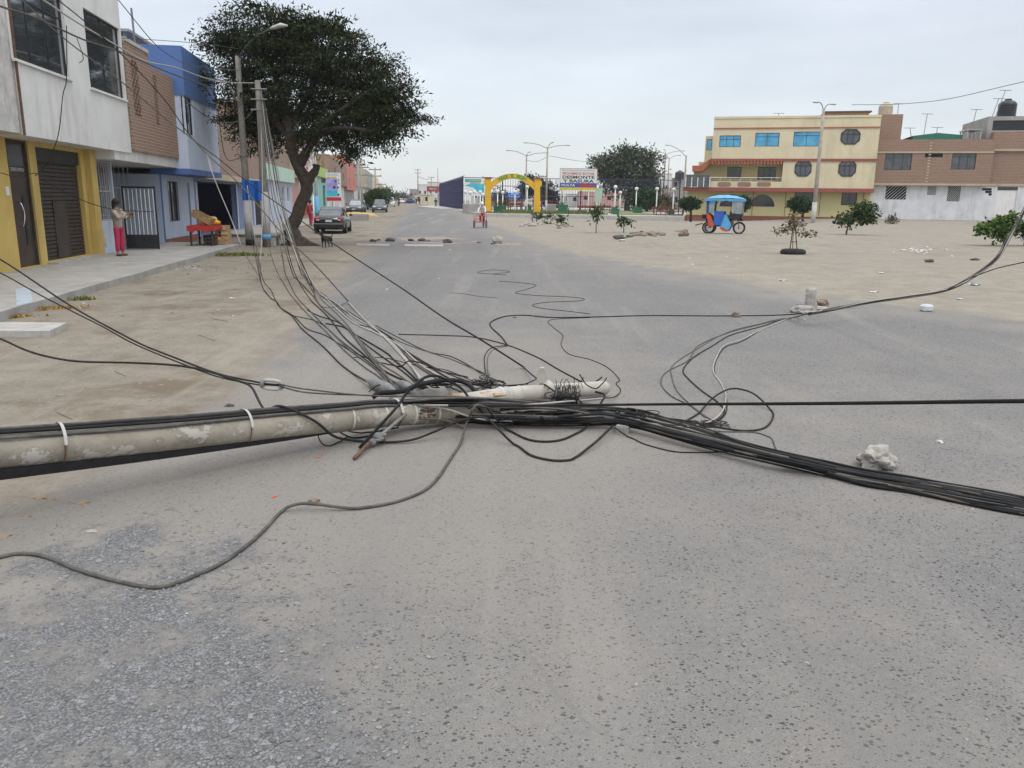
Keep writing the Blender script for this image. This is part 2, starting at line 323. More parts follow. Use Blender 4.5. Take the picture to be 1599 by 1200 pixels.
def foliage(name,blobs,n,ll,lw,m,parent,clump=.35,per=40,up=.2,droop=.0,shell=.6,flat=1.0):
    """leaves in clumps spread through ellipsoids (x,y,z,rx,ry,rz); one mesh"""
    bl=np.array(blobs,float); vol=(bl[:,3]*bl[:,4]*bl[:,5])**.75; pr=vol/vol.sum()
    nc=max(1,n//per); idx=np.random.choice(len(bl),nc,p=pr)
    d=np.random.normal(size=(nc,3)); d/=np.linalg.norm(d,axis=1)[:,None]
    rad=np.where(np.random.rand(nc)<shell,np.random.uniform(.72,1.06,nc),np.random.uniform(0,.9,nc)**.6)
    cc=bl[idx,:3]+d*bl[idx,3:]*rad[:,None]
    cid=np.repeat(np.arange(nc),per); k=len(cid)
    # each clump is an elongated spray pointing outwards
    ax=d*np.array([1,1,.35]); ax[:,2]-=droop; ax+=np.random.normal(size=(nc,3))*.35; ax/=np.linalg.norm(ax,axis=1)[:,None]
    t=np.random.uniform(-1,1,k)[:,None]
    p=cc[cid]+ax[cid]*t*clump*1.3*np.array([1,1,flat])+np.random.normal(size=(k,3))*clump*.33*np.array([1.25,1.25,flat])
    dr=ax[cid]*.8+np.random.normal(size=(k,3))*.6; dr[:,2]-=droop*.5; dr/=np.linalg.norm(dr,axis=1)[:,None]
    up_=np.random.normal(size=(k,3))*.6+np.array([0,0,1]); sd=np.cross(dr,up_); sd/=np.linalg.norm(sd,axis=1)[:,None]+1e-9
    s_=np.random.uniform(.6,1.3,k)[:,None]
    a=p; b_=p+dr*ll*s_*.5+sd*lw*s_; c=p+dr*ll*s_; e_=p+dr*ll*s_*.5-sd*lw*s_
    v=np.stack([a,b_,c,e_],1).reshape(-1,3)
    me=bpy.data.meshes.new(name); me.vertices.add(4*k); me.vertices.foreach_set('co',v.astype(np.float32).ravel())
    me.loops.add(4*k); me.loops.foreach_set('vertex_index',np.arange(4*k,dtype=np.int32)); me.polygons.add(k)
    me.polygons.foreach_set('loop_start',np.arange(0,4*k,4,dtype=np.int32)); me.update(calc_edges=True)
    va=np.clip(np.random.rand(nc)[cid]**1.6*.75+np.random.rand(k)*.3,0,1)
    at_=me.attributes.new('var','FLOAT','POINT'); at_.data.foreach_set('value',np.repeat(va,4).astype(np.float32))
    me.materials.append(MATS[m]); o=bpy.data.objects.new(name,me); COL.objects.link(o); o.parent=parent; return o
def text(s,name,m,parent,w,h,ext=.01,pos=(0,0,0),rot=(math.pi/2,0,0),font=None,label=None,bold=0.0):
    cu=bpy.data.curves.new('t','FONT'); cu.body=s; cu.align_x='CENTER'; cu.align_y='CENTER'; cu.extrude=ext; cu.offset=bold; cu.resolution_u=2
    o=bpy.data.objects.new('t',cu); COL.objects.link(o); dg=bpy.context.evaluated_depsgraph_get()
    me=bpy.data.meshes.new_from_object(o.evaluated_get(dg)); bpy.data.objects.remove(o); bpy.data.curves.remove(cu)
    a=np.empty(len(me.vertices)*3); me.vertices.foreach_get('co',a); a=a.reshape(-1,3)
    lo,hi=a.min(0),a.max(0); c=(lo+hi)/2; a[:,:2]=(a[:,:2]-c[:2])/(hi-lo)[:2]*np.array([w,h]); me.vertices.foreach_set('co',a.ravel()); me.update()
    me.materials.clear(); me.materials.append(MATS[m]); o=bpy.data.objects.new(name,me); COL.objects.link(o); o.parent=parent; o.location=pos; o.rotation_euler=rot
    if label: o['label']=label
    return o
# ---------------------------------------------------------------- material library
def peelmat():
    m,n,l,b=bsdf('pole_peel'); b.inputs['Roughness'].default_value=.88
    tc=n.new('ShaderNodeTexCoord'); co=tc.outputs['Object']
    a=wnoise(n,l,co,2.2,6,.6); c=wnoise(n,l,co,34,4,.6); st=n.new('ShaderNodeMapping'); st.inputs['Scale'].default_value=(.8,3.5,3.5); l.new(co,st.inputs[0])
    s=wnoise(n,l,st.outputs[0],2.4,8,.7); e=wnoise(n,l,st.outputs[0],1.5,9,.72)
    base=wmix(n,l,ramp(n,l,a,.35,.65),(.20,.178,.14),(.30,.272,.22)); base=wmix(n,l,ramp(n,l,s,.5,.75,0,.7),base,(.12,.10,.075)); base=wmix(n,l,ramp(n,l,c,.6,.75,0,.5),base,(.10,.085,.07))
    pe=ramp(n,l,e,.555,.57); base=wmix(n,l,wmath(n,l,'MULTIPLY',pe,.75),base,(.42,.40,.36)); l.new(base,b.inputs['Base Color'])
    bp=n.new('ShaderNodeBump'); bp.inputs['Strength'].default_value=.6; bp.inputs['Distance'].default_value=.008; l.new(wmath(n,l,'MULTIPLY_ADD',c,.4,pe),bp.inputs['Height']); l.new(bp.outputs[0],b.inputs['Normal'])
peelmat()
groundmat('dirt_ground',False); groundmat('asphalt',True)
mat('concrete',(.30,.29,.27),.9,.14,1.6,.3,30,dirt=.5); mat('pale_concrete',(.40,.39,.365),.9,.12,2,.2,30,dirt=.3)
mat('kerb_concrete',(.36,.35,.33),.9,.15,3,.3,30,dirt=.5)
mat('pole_concrete',(.33,.30,.25),.85,.16,5,.25,60,dirt=.55); mat('pole_grey',(.20,.185,.16),.9,.2,5,.25,60,dirt=.5); mat('pale_blue_paint',(.33,.39,.43),.9,.15,6,dirt=.6); mat('pole_new',(.40,.375,.33),.85,.12,8,.25,60,dirt=.3)
mat('white_wall',(.60,.60,.58),.85,.08,.8,.05,20,dirt=.6); mat('whitewash',(.60,.61,.63),.9,.1,1.2,.1,20,dirt=.5)
mat('yellow_wall',(.52,.37,.11),.8,.1,1,.05,20,dirt=.5); mat('cream_wall',(.61,.54,.37),.85,.06,.6,dirt=.4); mat('lemon_wall',(.56,.50,.26),.85,.05,.6,dirt=.22)
mat('red_trim',(.27,.085,.065),.8,.1,2); mat('terracotta',(.36,.125,.075),.8,.1,2); mat('plinth_red',(.24,.085,.06),.85,.15,2,dirt=.3)
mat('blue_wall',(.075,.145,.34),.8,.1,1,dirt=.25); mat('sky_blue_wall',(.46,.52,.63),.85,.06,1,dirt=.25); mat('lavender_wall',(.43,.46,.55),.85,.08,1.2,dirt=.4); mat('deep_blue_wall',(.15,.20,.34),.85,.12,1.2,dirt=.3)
mat('mint_wall',(.42,.56,.47),.85,.07,1,dirt=.3); mat('aqua_wall',(.26,.50,.46),.85,.07,1,dirt=.3); mat('lime_wall',(.38,.52,.16),.85,.07,1,dirt=.2); mat('salmon_wall',(.50,.17,.14),.85,.08,1,dirt=.25)
mat('beige_wall',(.42,.35,.26),.9,.1,1,dirt=.4); mat('grey_wall',(.30,.29,.275),.9,.12,1,dirt=.4); mat('rose_wall',(.5,.3,.27),.9,.1,1,dirt=.3); mat('red_wall',(.42,.07,.06),.8,.1,1)
brickmat('brick',(.27,.145,.09),(.215,.112,.068),dirt=.6); brickmat('brick_pale',(.28,.165,.11),(.23,.13,.085),dirt=.6); brickmat('brick_far',(.275,.155,.10),(.235,.128,.08),bw=.3,bh=.13,dirt=.4)
mat('glass_dark',(.018,.022,.026),.08,.2,1,spec=.7); mat('glass_blue',(.10,.33,.52),.08,.2,1.5,spec=.6,metal=.7); mat('glass_reflect',(.26,.29,.31),.05,.3,.8,metal=.85); mat('glass_mid',(.07,.08,.09),.15,.3,2,spec=.6)
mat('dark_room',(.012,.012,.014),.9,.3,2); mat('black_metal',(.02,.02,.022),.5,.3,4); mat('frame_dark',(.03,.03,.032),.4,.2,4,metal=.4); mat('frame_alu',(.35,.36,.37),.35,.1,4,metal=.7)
mat('steel',(.33,.33,.33),.45,.15,12,metal=.6,bump=.1); mat('galv',(.21,.21,.205),.6,.25,14,metal=.4,bump=.2); mat('rust',(.11,.062,.04),.9,.35,10,bump=.2)
mat('shutter_brown',(.036,.027,.022),.55,.25,3,dirt=.35); mat('door_brown',(.045,.03,.024),.5,.3,2.5); mat('white_paint',(.68,.68,.66),.6,.06,5,dirt=.25); mat('worn_white',(.46,.45,.43),.85,.16,5,dirt=.75)
mat('cable_black',(.010,.010,.011),.75,.3,20,spec=.3); mat('cable_dark',(.028,.027,.025),.85,.3,15,spec=.15); mat('cable_grey',(.095,.09,.082),.85,.3,12,spec=.15); mat('cable_dusty',(.135,.122,.098),.85,.2,10); mat('cable_pale',(.33,.31,.28),.75,.15,9); mat('cable_brown',(.115,.095,.068),.85,.3,9)
mat('bark',(.055,.042,.032),.95,.35,7,.8,20); mat('bark_pale',(.16,.125,.09),.95,.3,7,.6,20); mat('wood',(.30,.19,.10),.8,.2,6,.2,30); mat('wood_pale',(.42,.28,.15),.8,.2,6,.2,30); mat('wood_dark',(.05,.035,.025),.7,.3,6)
mat('stone',(.34,.32,.29),.95,.2,9,.6,30); mat('stone_white',(.52,.50,.47),.95,.15,14,.6,40); mat('stone_dark',(.10,.09,.08),.95,.3,9,.6,30); mat('stone_brown',(.22,.17,.13),.95,.25,9,.6,30)
mat('rubber',(.018,.018,.018),.85,.25,9); mat('car_black',(.012,.013,.015),.18,.1,3,spec=.7); mat('car_dark',(.035,.04,.045),.2,.1,3,spec=.7); mat('car_silver',(.36,.37,.38),.25,.05,3,metal=.5); mat('car_white',(.66,.66,.65),.3,.05,3); mat('car_blue',(.03,.06,.20),.25,.1,3); mat('car_red',(.35,.04,.035),.3,.1,3)
mat('tail_red',(.35,.015,.02),.2,.1,4,spec=.7); mat('lamp_clear',(.6,.6,.6),.1,.05,4,spec=.8); mat('plate_white',(.6,.6,.6),.5,.05,6); mat('chrome',(.55,.55,.55),.15,.05,6,metal=.9)
mat('tarp_light',(.10,.34,.60),.55,.1,2,.1,12); mat('tarp_blue',(.015,.12,.47),.5,.15,3,.1,12); mat('tarp_navy',(.02,.06,.24),.5,.15,3); mat('orange_paint',(.55,.085,.02),.5,.1,3); mat('red_paint',(.45,.02,.02),.4,.1,4); mat('clear_film',(.24,.28,.30),.12,.2,4,spec=.8)
mat('skin',(.27,.15,.10),.6,.1,6); mat('hair_black',(.012,.01,.01),.6,.2,20); mat('beige_cloth',(.34,.30,.25),.9,.12,12,.2,60); mat('pink_cloth',(.40,.03,.08),.85,.12,8); mat('red_cloth',(.35,.05,.045),.85,.15,8); mat('white_cloth',(.62,.62,.62),.85,.08,8); mat('dark_cloth',(.025,.027,.035),.9,.2,8); mat('helmet_white',(.66,.66,.65),.3,.05,6); mat('brown_cloth',(.12,.06,.05),.9,.2,8)
mat('dog_black',(.012,.011,.010),.8,.3,14,.3,60); mat('red_cover',(.38,.03,.025),.8,.12,5); mat('fruit_yellow',(.62,.38,.03),.5,.15,9); mat('fruit_orange',(.58,.2,.03),.5,.15,9)
mat('arch_yellow',(.62,.37,.02),.6,.07,3); mat('sign_green',(.05,.32,.07),.6,.1,3); mat('sign_white',(.66,.67,.66),.5,.04,3); mat('sign_red',(.45,.03,.04),.5,.05,3); mat('sign_black',(.02,.03,.025),.5,.1,3); mat('sign_blue',(.05,.08,.32),.5,.1,3); mat('sign_yellow',(.58,.48,.06),.5,.08,3); mat('sign_cyan',(.05,.42,.55),.5,.25,1.5); mat('sign_teal',(.03,.33,.24),.5,.1,3); mat('sign_lilac',(.32,.30,.58),.5,.3,2.5); mat('sign_maroon',(.28,.05,.05),.5,.1,3)
mat('fence_purple',(.055,.05,.12),.6,.15,3); mat('fence_black',(.025,.025,.035),.6,.2,3); mat('green_paint',(.03,.13,.07),.7,.15,4); mat('fence_maroon',(.16,.04,.035),.7,.15,4)
mat('tank_black',(.012,.014,.018),.35,.2,3); mat('tank_beige',(.42,.36,.27),.7,.1,3); mat('net_green',(.03,.15,.11),.8,.15,5); mat('awning_red',(.45,.09,.05),.8,.1,3)
mat('grass',(.10,.14,.035),.9,.3,3,.5,30,col2=(.20,.21,.075)); mat('straw',(.34,.22,.08),.9,.3,10); mat('sand_pile',(.45,.32,.13),.95,.1,5,.3,30); mat('foam',(.50,.54,.55),.6,.05,10); mat('paper',(.66,.66,.63),.7,.05,10); mat('paper_blue',(.35,.5,.62),.7,.1,10); mat('red_plastic',(.55,.06,.03),.5,.1,10); mat('leaf_litter',(.30,.20,.10),.9,.2,12); mat('paint_faded',(.36,.355,.345),.9,.3,7,dirt=.9); mat('brick_dust',(.27,.215,.18),.95,.2,5)
leafmat('leaf_dark',(.010,.015,.007),(.048,.062,.022)); leafmat('leaf_mid',(.028,.05,.018),(.085,.12,.04)); leafmat('leaf_fresh',(.045,.09,.02),(.15,.21,.06)); leafmat('leaf_far',(.05,.065,.038),(.105,.125,.07)); leafmat('leaf_topiary',(.018,.042,.015),(.05,.095,.035)); leafmat('leaf_dry',(.10,.075,.04),(.17,.14,.08)); leafmat('grass_blade',(.07,.10,.025),(.22,.22,.08)); leafmat('straw_blade',(.24,.15,.05),(.42,.29,.12))
# ================================================================ SETTING: ground, road, pavement
def gridmesh(name,xs,ys,zoff,m,kind='structure',attrs=None):
    nx,ny=len(xs[0]),len(ys)
    Xg=np.array(xs); Yg=np.repeat(np.array(ys)[:,None],nx,1); Zg=Za(Xg,Yg)+zoff
    v=np.stack([Xg,Yg,Zg],-1).reshape(-1,3)
    ii=np.arange((ny-1)*(nx-1)); r,c=ii//(nx-1),ii%(nx-1); a=r*nx+c
    f=np.stack([a,a+1,a+nx+1,a+nx],1)
    me=bpy.data.meshes.new(name); me.from_pydata(v.tolist(),[],f.tolist()); me.polygons.foreach_set('use_smooth',[True]*len(f))
    for k,fn in (attrs or {}).items():
        q=me.attributes.new(k,'FLOAT','POINT'); q.data.foreach_set('value',fn(Xg,Yg).astype(np.float32).ravel())
    me.materials.append(MATS[m]); me.update(); o=bpy.data.objects.new(name,me); COL.objects.link(o); o['kind']=kind; return o
def sm(x,a,b): t=np.clip((x-a)/(b-a),0,1); return t*t*(3-2*t)
# road outline (traced on the ground): left edge and right edge by depth
EL=[G(*p) for p in ((-420,1190),(-350,940),(-120,780),(60,700),(200,640),(320,560),(400,500),(460,440),(498,405),(530,390),(556,366),(572,347),(590,333),(603,327),(612,319.5))]
ER=[G(*p) for p in ((2300,700),(1990,560),(1760,525),(1599,505),(1450,489),(1300,470),(1150,446),(1000,420),(900,400),(850,389),(780,361),(744,343),(716,331),(684,322),(652,317.5))]
def edge(E):
    ys=[p.y for p in E]; xs=[p.x for p in E]
    ys=[-6]+ys; xs=[xs[0]]+xs
    ys.append(420); d=(xs[-1]-xs[-3])/(ys[-2]-ys[-4]); xs.append(xs[-1]+d*(420-ys[-2]))
    ys,xs=zip(*sorted(zip(ys,xs)))
    return lambda y: np.interp(y,ys,xs)
eL,eR=edge(EL),edge(ER)
right=lambda x,y: sm(x-(eL(y)+eR(y))*.5,-1,2)
ys=np.concatenate([np.arange(-6,14,.25),np.arange(14,40,.5),np.arange(40,120,2),np.arange(120,421,10)])
t=np.linspace(0,1,70)
wob=lambda y: .22*np.sin(y*1.3)+.15*np.sin(y*3.1+1)+.1*np.sin(y*7.7)
rx=[eL(y)+wob(y)-.5+(eR(y)+wob(y+50)+3.0-eL(y)-wob(y)+.5)*t for y in ys]
GC=[(G(120,1150),1.25),(G(240,1060),1.1),(G(60,1000),1.0),(G(-80,1100),1.5),(G(360,1180),.75),(G(340,880),.55),(G(180,860),.6),(G(480,1190),.4),(G(0,1250),1.6)]
def gravelf(x,y):
    g=np.zeros_like(x)
    for c,r in GC: g=np.maximum(g,1-np.sqrt((x-c.x)**2+(y-c.y)**2)/(r*1.15))
    return np.clip(g*1.5,0,1)
def edgef(x,y):
    return np.maximum(1-sm(x-eL(y),-.3,1.6+.05*y),1-sm(eR(y)-x,-2.4,1.7))*1.0
def dustf(x,y):
    c1=G(560,640); c2=G(820,520); c3=G(250,740)
    d=.9*np.exp(-((x-c1.x)**2+(y-c1.y)**2)/5)+.45*np.exp(-((x-c2.x)**2/3+(y-c2.y)**2/14))+.9*np.exp(-((x-c3.x)**2/5+(y-c3.y)**2/3))
    return np.clip(d+.42*(1-sm(y,7,14))+.05+.55*(1-sm(eR(y)-x,.5,3.2)),0,1)
gridmesh('road',rx,ys,.006,'asphalt',attrs={'edge':edgef,'gravel':gravelf,'dust':dustf,'right':right})
gy=np.concatenate([np.arange(-8,40,.8),np.arange(40,140,3),np.arange(140,421,15),[600,900,1400]])
gx=np.concatenate([-np.geomspace(1,1000,50)[::-1]-19,np.linspace(-20,40,80),40+np.geomspace(1,900,40)])
gridmesh('ground',[gx for _ in gy],gy,0,'dirt_ground',attrs={'right':right})
# pavement in front of the houses at left (slab with a real kerb)
SD=math.atan2(1,-.14)   # street direction
P0=HZ(33,421,.16)
ud=Vector((math.cos(SD),math.sin(SD),0)); nd=Vector((-math.sin(SD),math.cos(SD),0))
kA=HZ(0,488,.16); kB=HZ(345,390,.16)
kd=(kB-kA).normalized()
b=B(); q0=kA-kd*9; q1=kB+kd*3.5
poly=[]
for k in range(24):
    p=q0.lerp(q1,k/23); poly.append((p.x+random.uniform(-.04,.04),p.y))
poly=poly+[(q1.x-5,q1.y+1.5),(q0.x-6,q0.y)]
b.prism(poly,-.3,.16); o=b.make('pavement','concrete'); o['kind']='structure'
# joints cut as narrow dark strips are left to the material; a second stretch further along the street
pE=q1+Vector((-1.2,3,0)); b=B(); f0=G(420,372); f1=G(552,327)
b.prism([(f0.x,f0.y),(f1.x,f1.y),(f1.x-6,f1.y+1),(f0.x-4,f0.y+1)],-.3,.14); o=b.make('pavement_far','concrete'); o['kind']='structure'
# faded painted line and brick dust on the far crossing
def patch(name,pts,m,zo=.012,n=3):
    b=B(); i=0; c=sum((G(*p) for p in pts),Vector())/len(pts); P=[G(*p) for p in pts]
    Q=[]
    for k,p in enumerate(P):
        r=P[(k+1)%len(P)]
        for j in range(n): w=p.lerp(r,j/n); w+= (w-c).normalized()*random.uniform(-.06,.06)*(w-c).length*.6; Q.append(w)
    b.v=[(w.x,w.y,Z(w.x,w.y)+zo) for w in Q]; b.f=[tuple(range(len(Q)))]
    o=b.make(name,m); o['kind']='structure'; return o
patch('road_marking',[(556,381),(608,381.5),(608,384.5),(556,384)],'paint_faded'); patch('road_marking',[(632,382),(692,382.5),(692,385.5),(632,385)],'paint_faded')
patch('road_dust_patch',[(620,372),(690,370),(752,378),(700,382),(640,379)],'brick_dust',.009,5); patch('road_dust_patch',[(775,381),(815,380),(812,383),(778,384)],'brick_dust',.009,4)
# park: raised kerb walk, lawn
b=B(); pk=[at(652,150),at(722,100),at(756,80),at(850,79),at(1070,79),at(1080,130),at(700,240)]
b.prism([(p.x,p.y) for p in pk],.1,.62); o=b.make('park_pavement','pale_concrete'); o['kind']='structure'
b=B(); b.v=[]; 
lx0,lx1=at(772,90).x,at(938,90).x
b.box(lx0,lx1,82.5,104,.6,.68); o=b.make('lawn','grass'); o['kind']='structure'
b=B(); b.box(at(962,90).x,at(1028,90).x,84,108,.6,.68); o=b.make('lawn_far','grass'); o['kind']='structure'
def blades(name,x0,x1,y0,y1,n,h,m,z):
    x=np.random.uniform(x0,x1,n); y=np.random.uniform(y0,y1,n)
    if z is None: x=np.random.normal((x0+x1)/2,(x1-x0)*.25,n); y=np.random.normal((y0+y1)/2,(y1-y0)*.25,n)+.12*np.sin(x*4)
    a=np.random.uniform(0,6.28,n); s=h*np.random.uniform(.5,1.2,n); w=.02+h*.08
    zz=np.full(n,z) if z is not None else Za(x,y)
    v=np.stack([np.stack([x-np.cos(a)*w,y-np.sin(a)*w,zz],1),np.stack([x+np.cos(a)*w,y+np.sin(a)*w,zz],1),np.stack([x+np.random.normal(size=n)*s*.4,y+np.random.normal(size=n)*s*.4,zz+s],1)],1).reshape(-1,3)
    me=bpy.data.meshes.new(name); me.from_pydata(v.tolist(),[],np.arange(3*n).reshape(-1,3).tolist())
    q=me.attributes.new('var','FLOAT','POINT'); q.data.foreach_set('value',np.repeat(np.random.rand(n),3).astype(np.float32)); me.materials.append(MATS[m])
    o=bpy.data.objects.new(name,me); COL.objects.link(o); return o
tag(blades('lawn_grass',lx0,lx1,82.6,103,9000,.16,'grass_blade',.68),'patchy yellow green grass of the small park lawn behind the yellow arch','grass',kind='stuff')
# ---- loose gravel stones, bottom left (uncountable)
def gravel(name,n,cs,smin,smax,m,lab):
    vs=[];fs=[]; base=[]
    bm=bmesh.new(); bmesh.ops.create_icosphere(bm,subdivisions=1,radius=1); bv=np.array([v.co[:] for v in bm.verts]); bf=np.array([[v.index for v in f.verts] for f in bm.faces]); bm.free()
    for k in range(n):
        c,r=random.choice(cs); a=random.uniform(0,6.28); rr=r*math.sqrt(random.random())*1.05
        x=c.x+math.cos(a)*rr; y=c.y+math.sin(a)*rr; s=smin+(smax-smin)*random.random()**3
        w=bv*np.random.uniform(.75,1.25,(len(bv),1))*np.array([random.uniform(.7,1.5),random.uniform(.6,1.1),random.uniform(.35,.7)])*s
        t=random.uniform(0,6.28); R=np.array([[math.cos(t),-math.sin(t),0],[math.sin(t),math.cos(t),0],[0,0,1]]); w=w@R.T+np.array([x,y,.006+s*.2])
        fs.append(bf+len(vs)*len(bv)); vs.append(w)
    v=np.concatenate(vs); f=np.concatenate(fs); me=bpy.data.meshes.new(name); me.from_pydata(v.tolist(),[],f.tolist())
    q=me.attributes.new('var','FLOAT','POINT'); q.data.foreach_set('value',np.repeat(np.random.rand(n),len(bv)).astype(np.float32)); me.materials.append(MATS[m])
    o=bpy.data.objects.new(name,me); COL.objects.link(o); tag(o,lab,'gravel',kind='stuff')
leafmat('gravel_stone',(.12,.12,.12),(.265,.263,.258)); leafmat('grit_stone',(.16,.14,.12),(.34,.31,.28))
gravel('gravel',6500,GC,.003,.013,'gravel_stone','loose blue grey crushed gravel spread over the road at the lower left')
gravel('lot_debris',1500,[(G(1250,420),6),(G(1400,400),7),(G(1050,375),6),(G(1500,440),5),(G(250,470),3.5),(G(330,430),2.5)],.008,.035,'grit_stone','small stones and crumbs scattered over the sandy lot and the dirt verge')
gravel('road_grit',900,[(G(700,900),2.2),(G(250,760),1.6),(G(1150,950),2),(G(300,600),2.5),(G(1300,600),3),(G(150,540),2.5)],.003,.011,'grit_stone','scattered grit and small pebbles on the dusty road')

# ================================================================ BUILDINGS
class Bld:
    def __init__(s,name,label,cat,p0,ang,z0,group=None):
        s.p=Vector((p0[0],p0[1])); s.a=ang; s.z0=z0; s.u=Vector((math.cos(ang),math.sin(ang))); s.n=Vector((-math.sin(ang),math.cos(ang)))
        s.root=thing(name,label,cat,(p0[0],p0[1],z0),ang,group)
    def pix(s,px,py,n=0):
        r=ray(px,py); d=Vector((r[0],r[1])); den=d.dot(s.n); t=(s.p.dot(s.n)+n)/den; w=d*t-s.p
        return w.dot(s.u), H+r[2]*t-s.z0
    def x(s,px,n=0,py=320): return s.pix(px,py,n)[0]
    def wpt(s,x,n,z): w=s.p+s.u*x+s.n*n; return Vector((w.x,w.y,s.z0+z))
    def rect(s,a,b_,n=0): x0,z1=s.pix(*a,n); x1,z0=s.pix(*b_,n); return (x0,x1,z0,z1)
def wall(bl,name,m,x0,x1,z0,z1,y,depth,ops=(),rev=.18,par=None,label=None,room=None):
    """front wall with real openings, reveals, sides, roof and back"""
    par=par or bl.root; b_=B()
    xs=sorted(set([x0,x1]+[max(x0,min(x1,v)) for o in ops for v in o[:2]])); zs=sorted(set([z0,z1]+[max(z0,min(z1,v)) for o in ops for v in o[2:4]]))
    for i in range(len(xs)-1):
        for j in range(len(zs)-1):
            cx,cz=(xs[i]+xs[i+1])/2,(zs[j]+zs[j+1])/2
            if xs[i+1]-xs[i]<1e-6 or zs[j+1]-zs[j]<1e-6: continue
            if any(o[0]<cx<o[1] and o[2]<cz<o[3] for o in ops): continue
            b_.quad((xs[i],y,zs[j]),(xs[i+1],y,zs[j]),(xs[i+1],y,zs[j+1]),(xs[i],y,zs[j+1]))
    for o in ops:
        a,c,d,e_=o[:4]; r=rev
        b_.quad((a,y,d),(a,y+r,d),(a,y+r,e_),(a,y,e_)); b_.quad((c,y,e_),(c,y+r,e_),(c,y+r,d),(c,y,d))
        b_.quad((a,y,e_),(a,y+r,e_),(c,y+r,e_),(c,y,e_)); b_.quad((a,y+r,d),(a,y,d),(c,y,d),(c,y+r,d))
    Y=y+depth
    b_.quad((x0,Y,z0),(x0,y,z0),(x0,y,z1),(x0,Y,z1)); b_.quad((x1,y,z0),(x1,Y,z0),(x1,Y,z1),(x1,y,z1))
    b_.quad((x0,y,z1),(x1,y,z1),(x1,Y,z1),(x0,Y,z1)); b_.quad((x1,Y,z0),(x0,Y,z0),(x0,Y,z1),(x1,Y,z1)); b_.quad((x0,Y,z0),(x1,Y,z0),(x1,y,z0),(x0,y,z0))
    return b_.make(name,m,par,label=label)
def window(bl,r,y,fm='frame_dark',gm='glass_dark',nv=2,nh=0,inset=.1,grille=None,ft=.04,sill=None,name='window',par=None,trz=None,label=None):
    x0,x1,z0,z1=r; b_=B(); a,c=y+inset-.03,y+inset+.03
    b_.box(x0,x0+ft,a,c,z0,z1); b_.box(x1-ft,x1,a,c,z0,z1); b_.box(x0+ft,x1-ft,a,c,z0,z0+ft); b_.box(x0+ft,x1-ft,a,c,z1-ft,z1)
    for k in range(1,nv): q=x0+(x1-x0)*k/nv; b_.box(q-ft*.4,q+ft*.4,a+.005,c,z0+ft,z1-ft)
    for k in ([trz] if trz else [z0+(z1-z0)*j/(nh+1) for j in range(1,nh+1)]): b_.box(x0+ft,x1-ft,a+.003,c-.002,k-ft*.4,k+ft*.4)
    w=b_.make(name,fm,par or bl.root,label=label)
    B().box(x0+.01,x1-.01,y+inset-.003,y+inset+.02,z0+.01,z1-.01).make('pane',gm,w)
    if grille:
        gq=B(); gmn,nb,kind=grille; yy=y-.0
        if kind=='v':
            for k in range(nb+1): q=x0+(x1-x0)*k/nb; gq.tube([(q,yy,z0),(q,yy,z1)],.009,5)
            for k in (0.02,.5,.98): gq.tube([(x0,yy,z0+(z1-z0)*k),(x1,yy,z0+(z1-z0)*k)],.011,5)
        else:
            for k in range(-nb,nb*2):
                q=x0+(x1-x0)*k/nb; pts=[]
                p0,p1=(q,z0),(q+(z1-z0),z1)
                t0=max(0,(x0-q)/(z1-z0)); t1=min(1,(x1-q)/(z1-z0))
                if t1>t0+.02: gq.tube([(q+(z1-z0)*t0,yy,z0+(z1-z0)*t0),(q+(z1-z0)*t1,yy,z0+(z1-z0)*t1)],.02,4)
        gq.make('grille',gmn,w)
    if sill: B().box(x0-.06,x1+.06,y-.06,y+.02,z0-.06,z0-.002).make('sill',sill,w)
    return w
z0=.16
# ---- B1 white two storey house with yellow ground floor
b1=Bld('white_house','white two storey house with yellow ground floor, brown door and brown roller shutter','house',(P0.x,P0.y),SD,z0)
nO=-.75
zs_=b1.pix(207,241,nO)[1]; zc=.5*(zs_+b1.pix(38,210,nO)[1]); 
xa,xb=-7,b1.x(156,0,403)
xo0=b1.pix(38,210,nO)[0]; xo1=b1.pix(206,241,nO)[0]
dr_=(b1.pix(33,421)[0],b1.pix(66,416)[0],0.02,zc-.02)
sh_=(b1.pix(75,405)[0],b1.pix(140,392)[0],b1.pix(105,405)[1]+.02,zc-.12)
wall(b1,'ground_floor_wall','yellow_wall',xa,xb,-.2,zc,0,9,[dr_,sh_],rev=.25)
W1=(b1.pix(18,60,nO)[0],b1.pix(110,122,nO)[0],b1.pix(68,108,nO)[1],b1.pix(68,-22,nO)[1])
W2=(b1.pix(134,60,nO)[0],b1.pix(196,155,nO)[0],b1.pix(170,147,nO)[1],b1.pix(160,30,nO)[1])
wall(b1,'upper_wall','white_wall',xo0,xo1,zc,zc+4.6,nO,9.75,[W1,W2])
window(b1,W1,nO,'frame_dark','glass_reflect',3,0,trz=W1[3]-.55,sill='white_wall'); window(b1,W2,nO,'frame_dark','glass_reflect',2,0,trz=W2[3]-.5,sill='white_wall')
B().box(xo0-6,xo0-.02,nO+.05,9,zc+.03,zc+4.4).make('side_wall','worn_white',b1.root,label='stained greenish white side panel at the near corner')
B().tube([(xo0-.03,nO-.02,zc),(xo0-.03,nO-.02,zc+4.6)],.03,8).make('corner_pipe','rust',b1.root)
b=B(); b.box(dr_[0]+.02,dr_[1]-.02,.10,.16,.02,dr_[3]-.02); d=b.make('door','door_brown',b1.root)
b=B(); x0,x1,_,zt=dr_; w=x1-x0
for a in (x0,x1-.06): b.box(a,a+.06,.05,.20,.02,zt)
b.box(x0+.06,x1-.06,.05,.2,zt-.06,zt); b.make('door_frame','wood_dark',d)
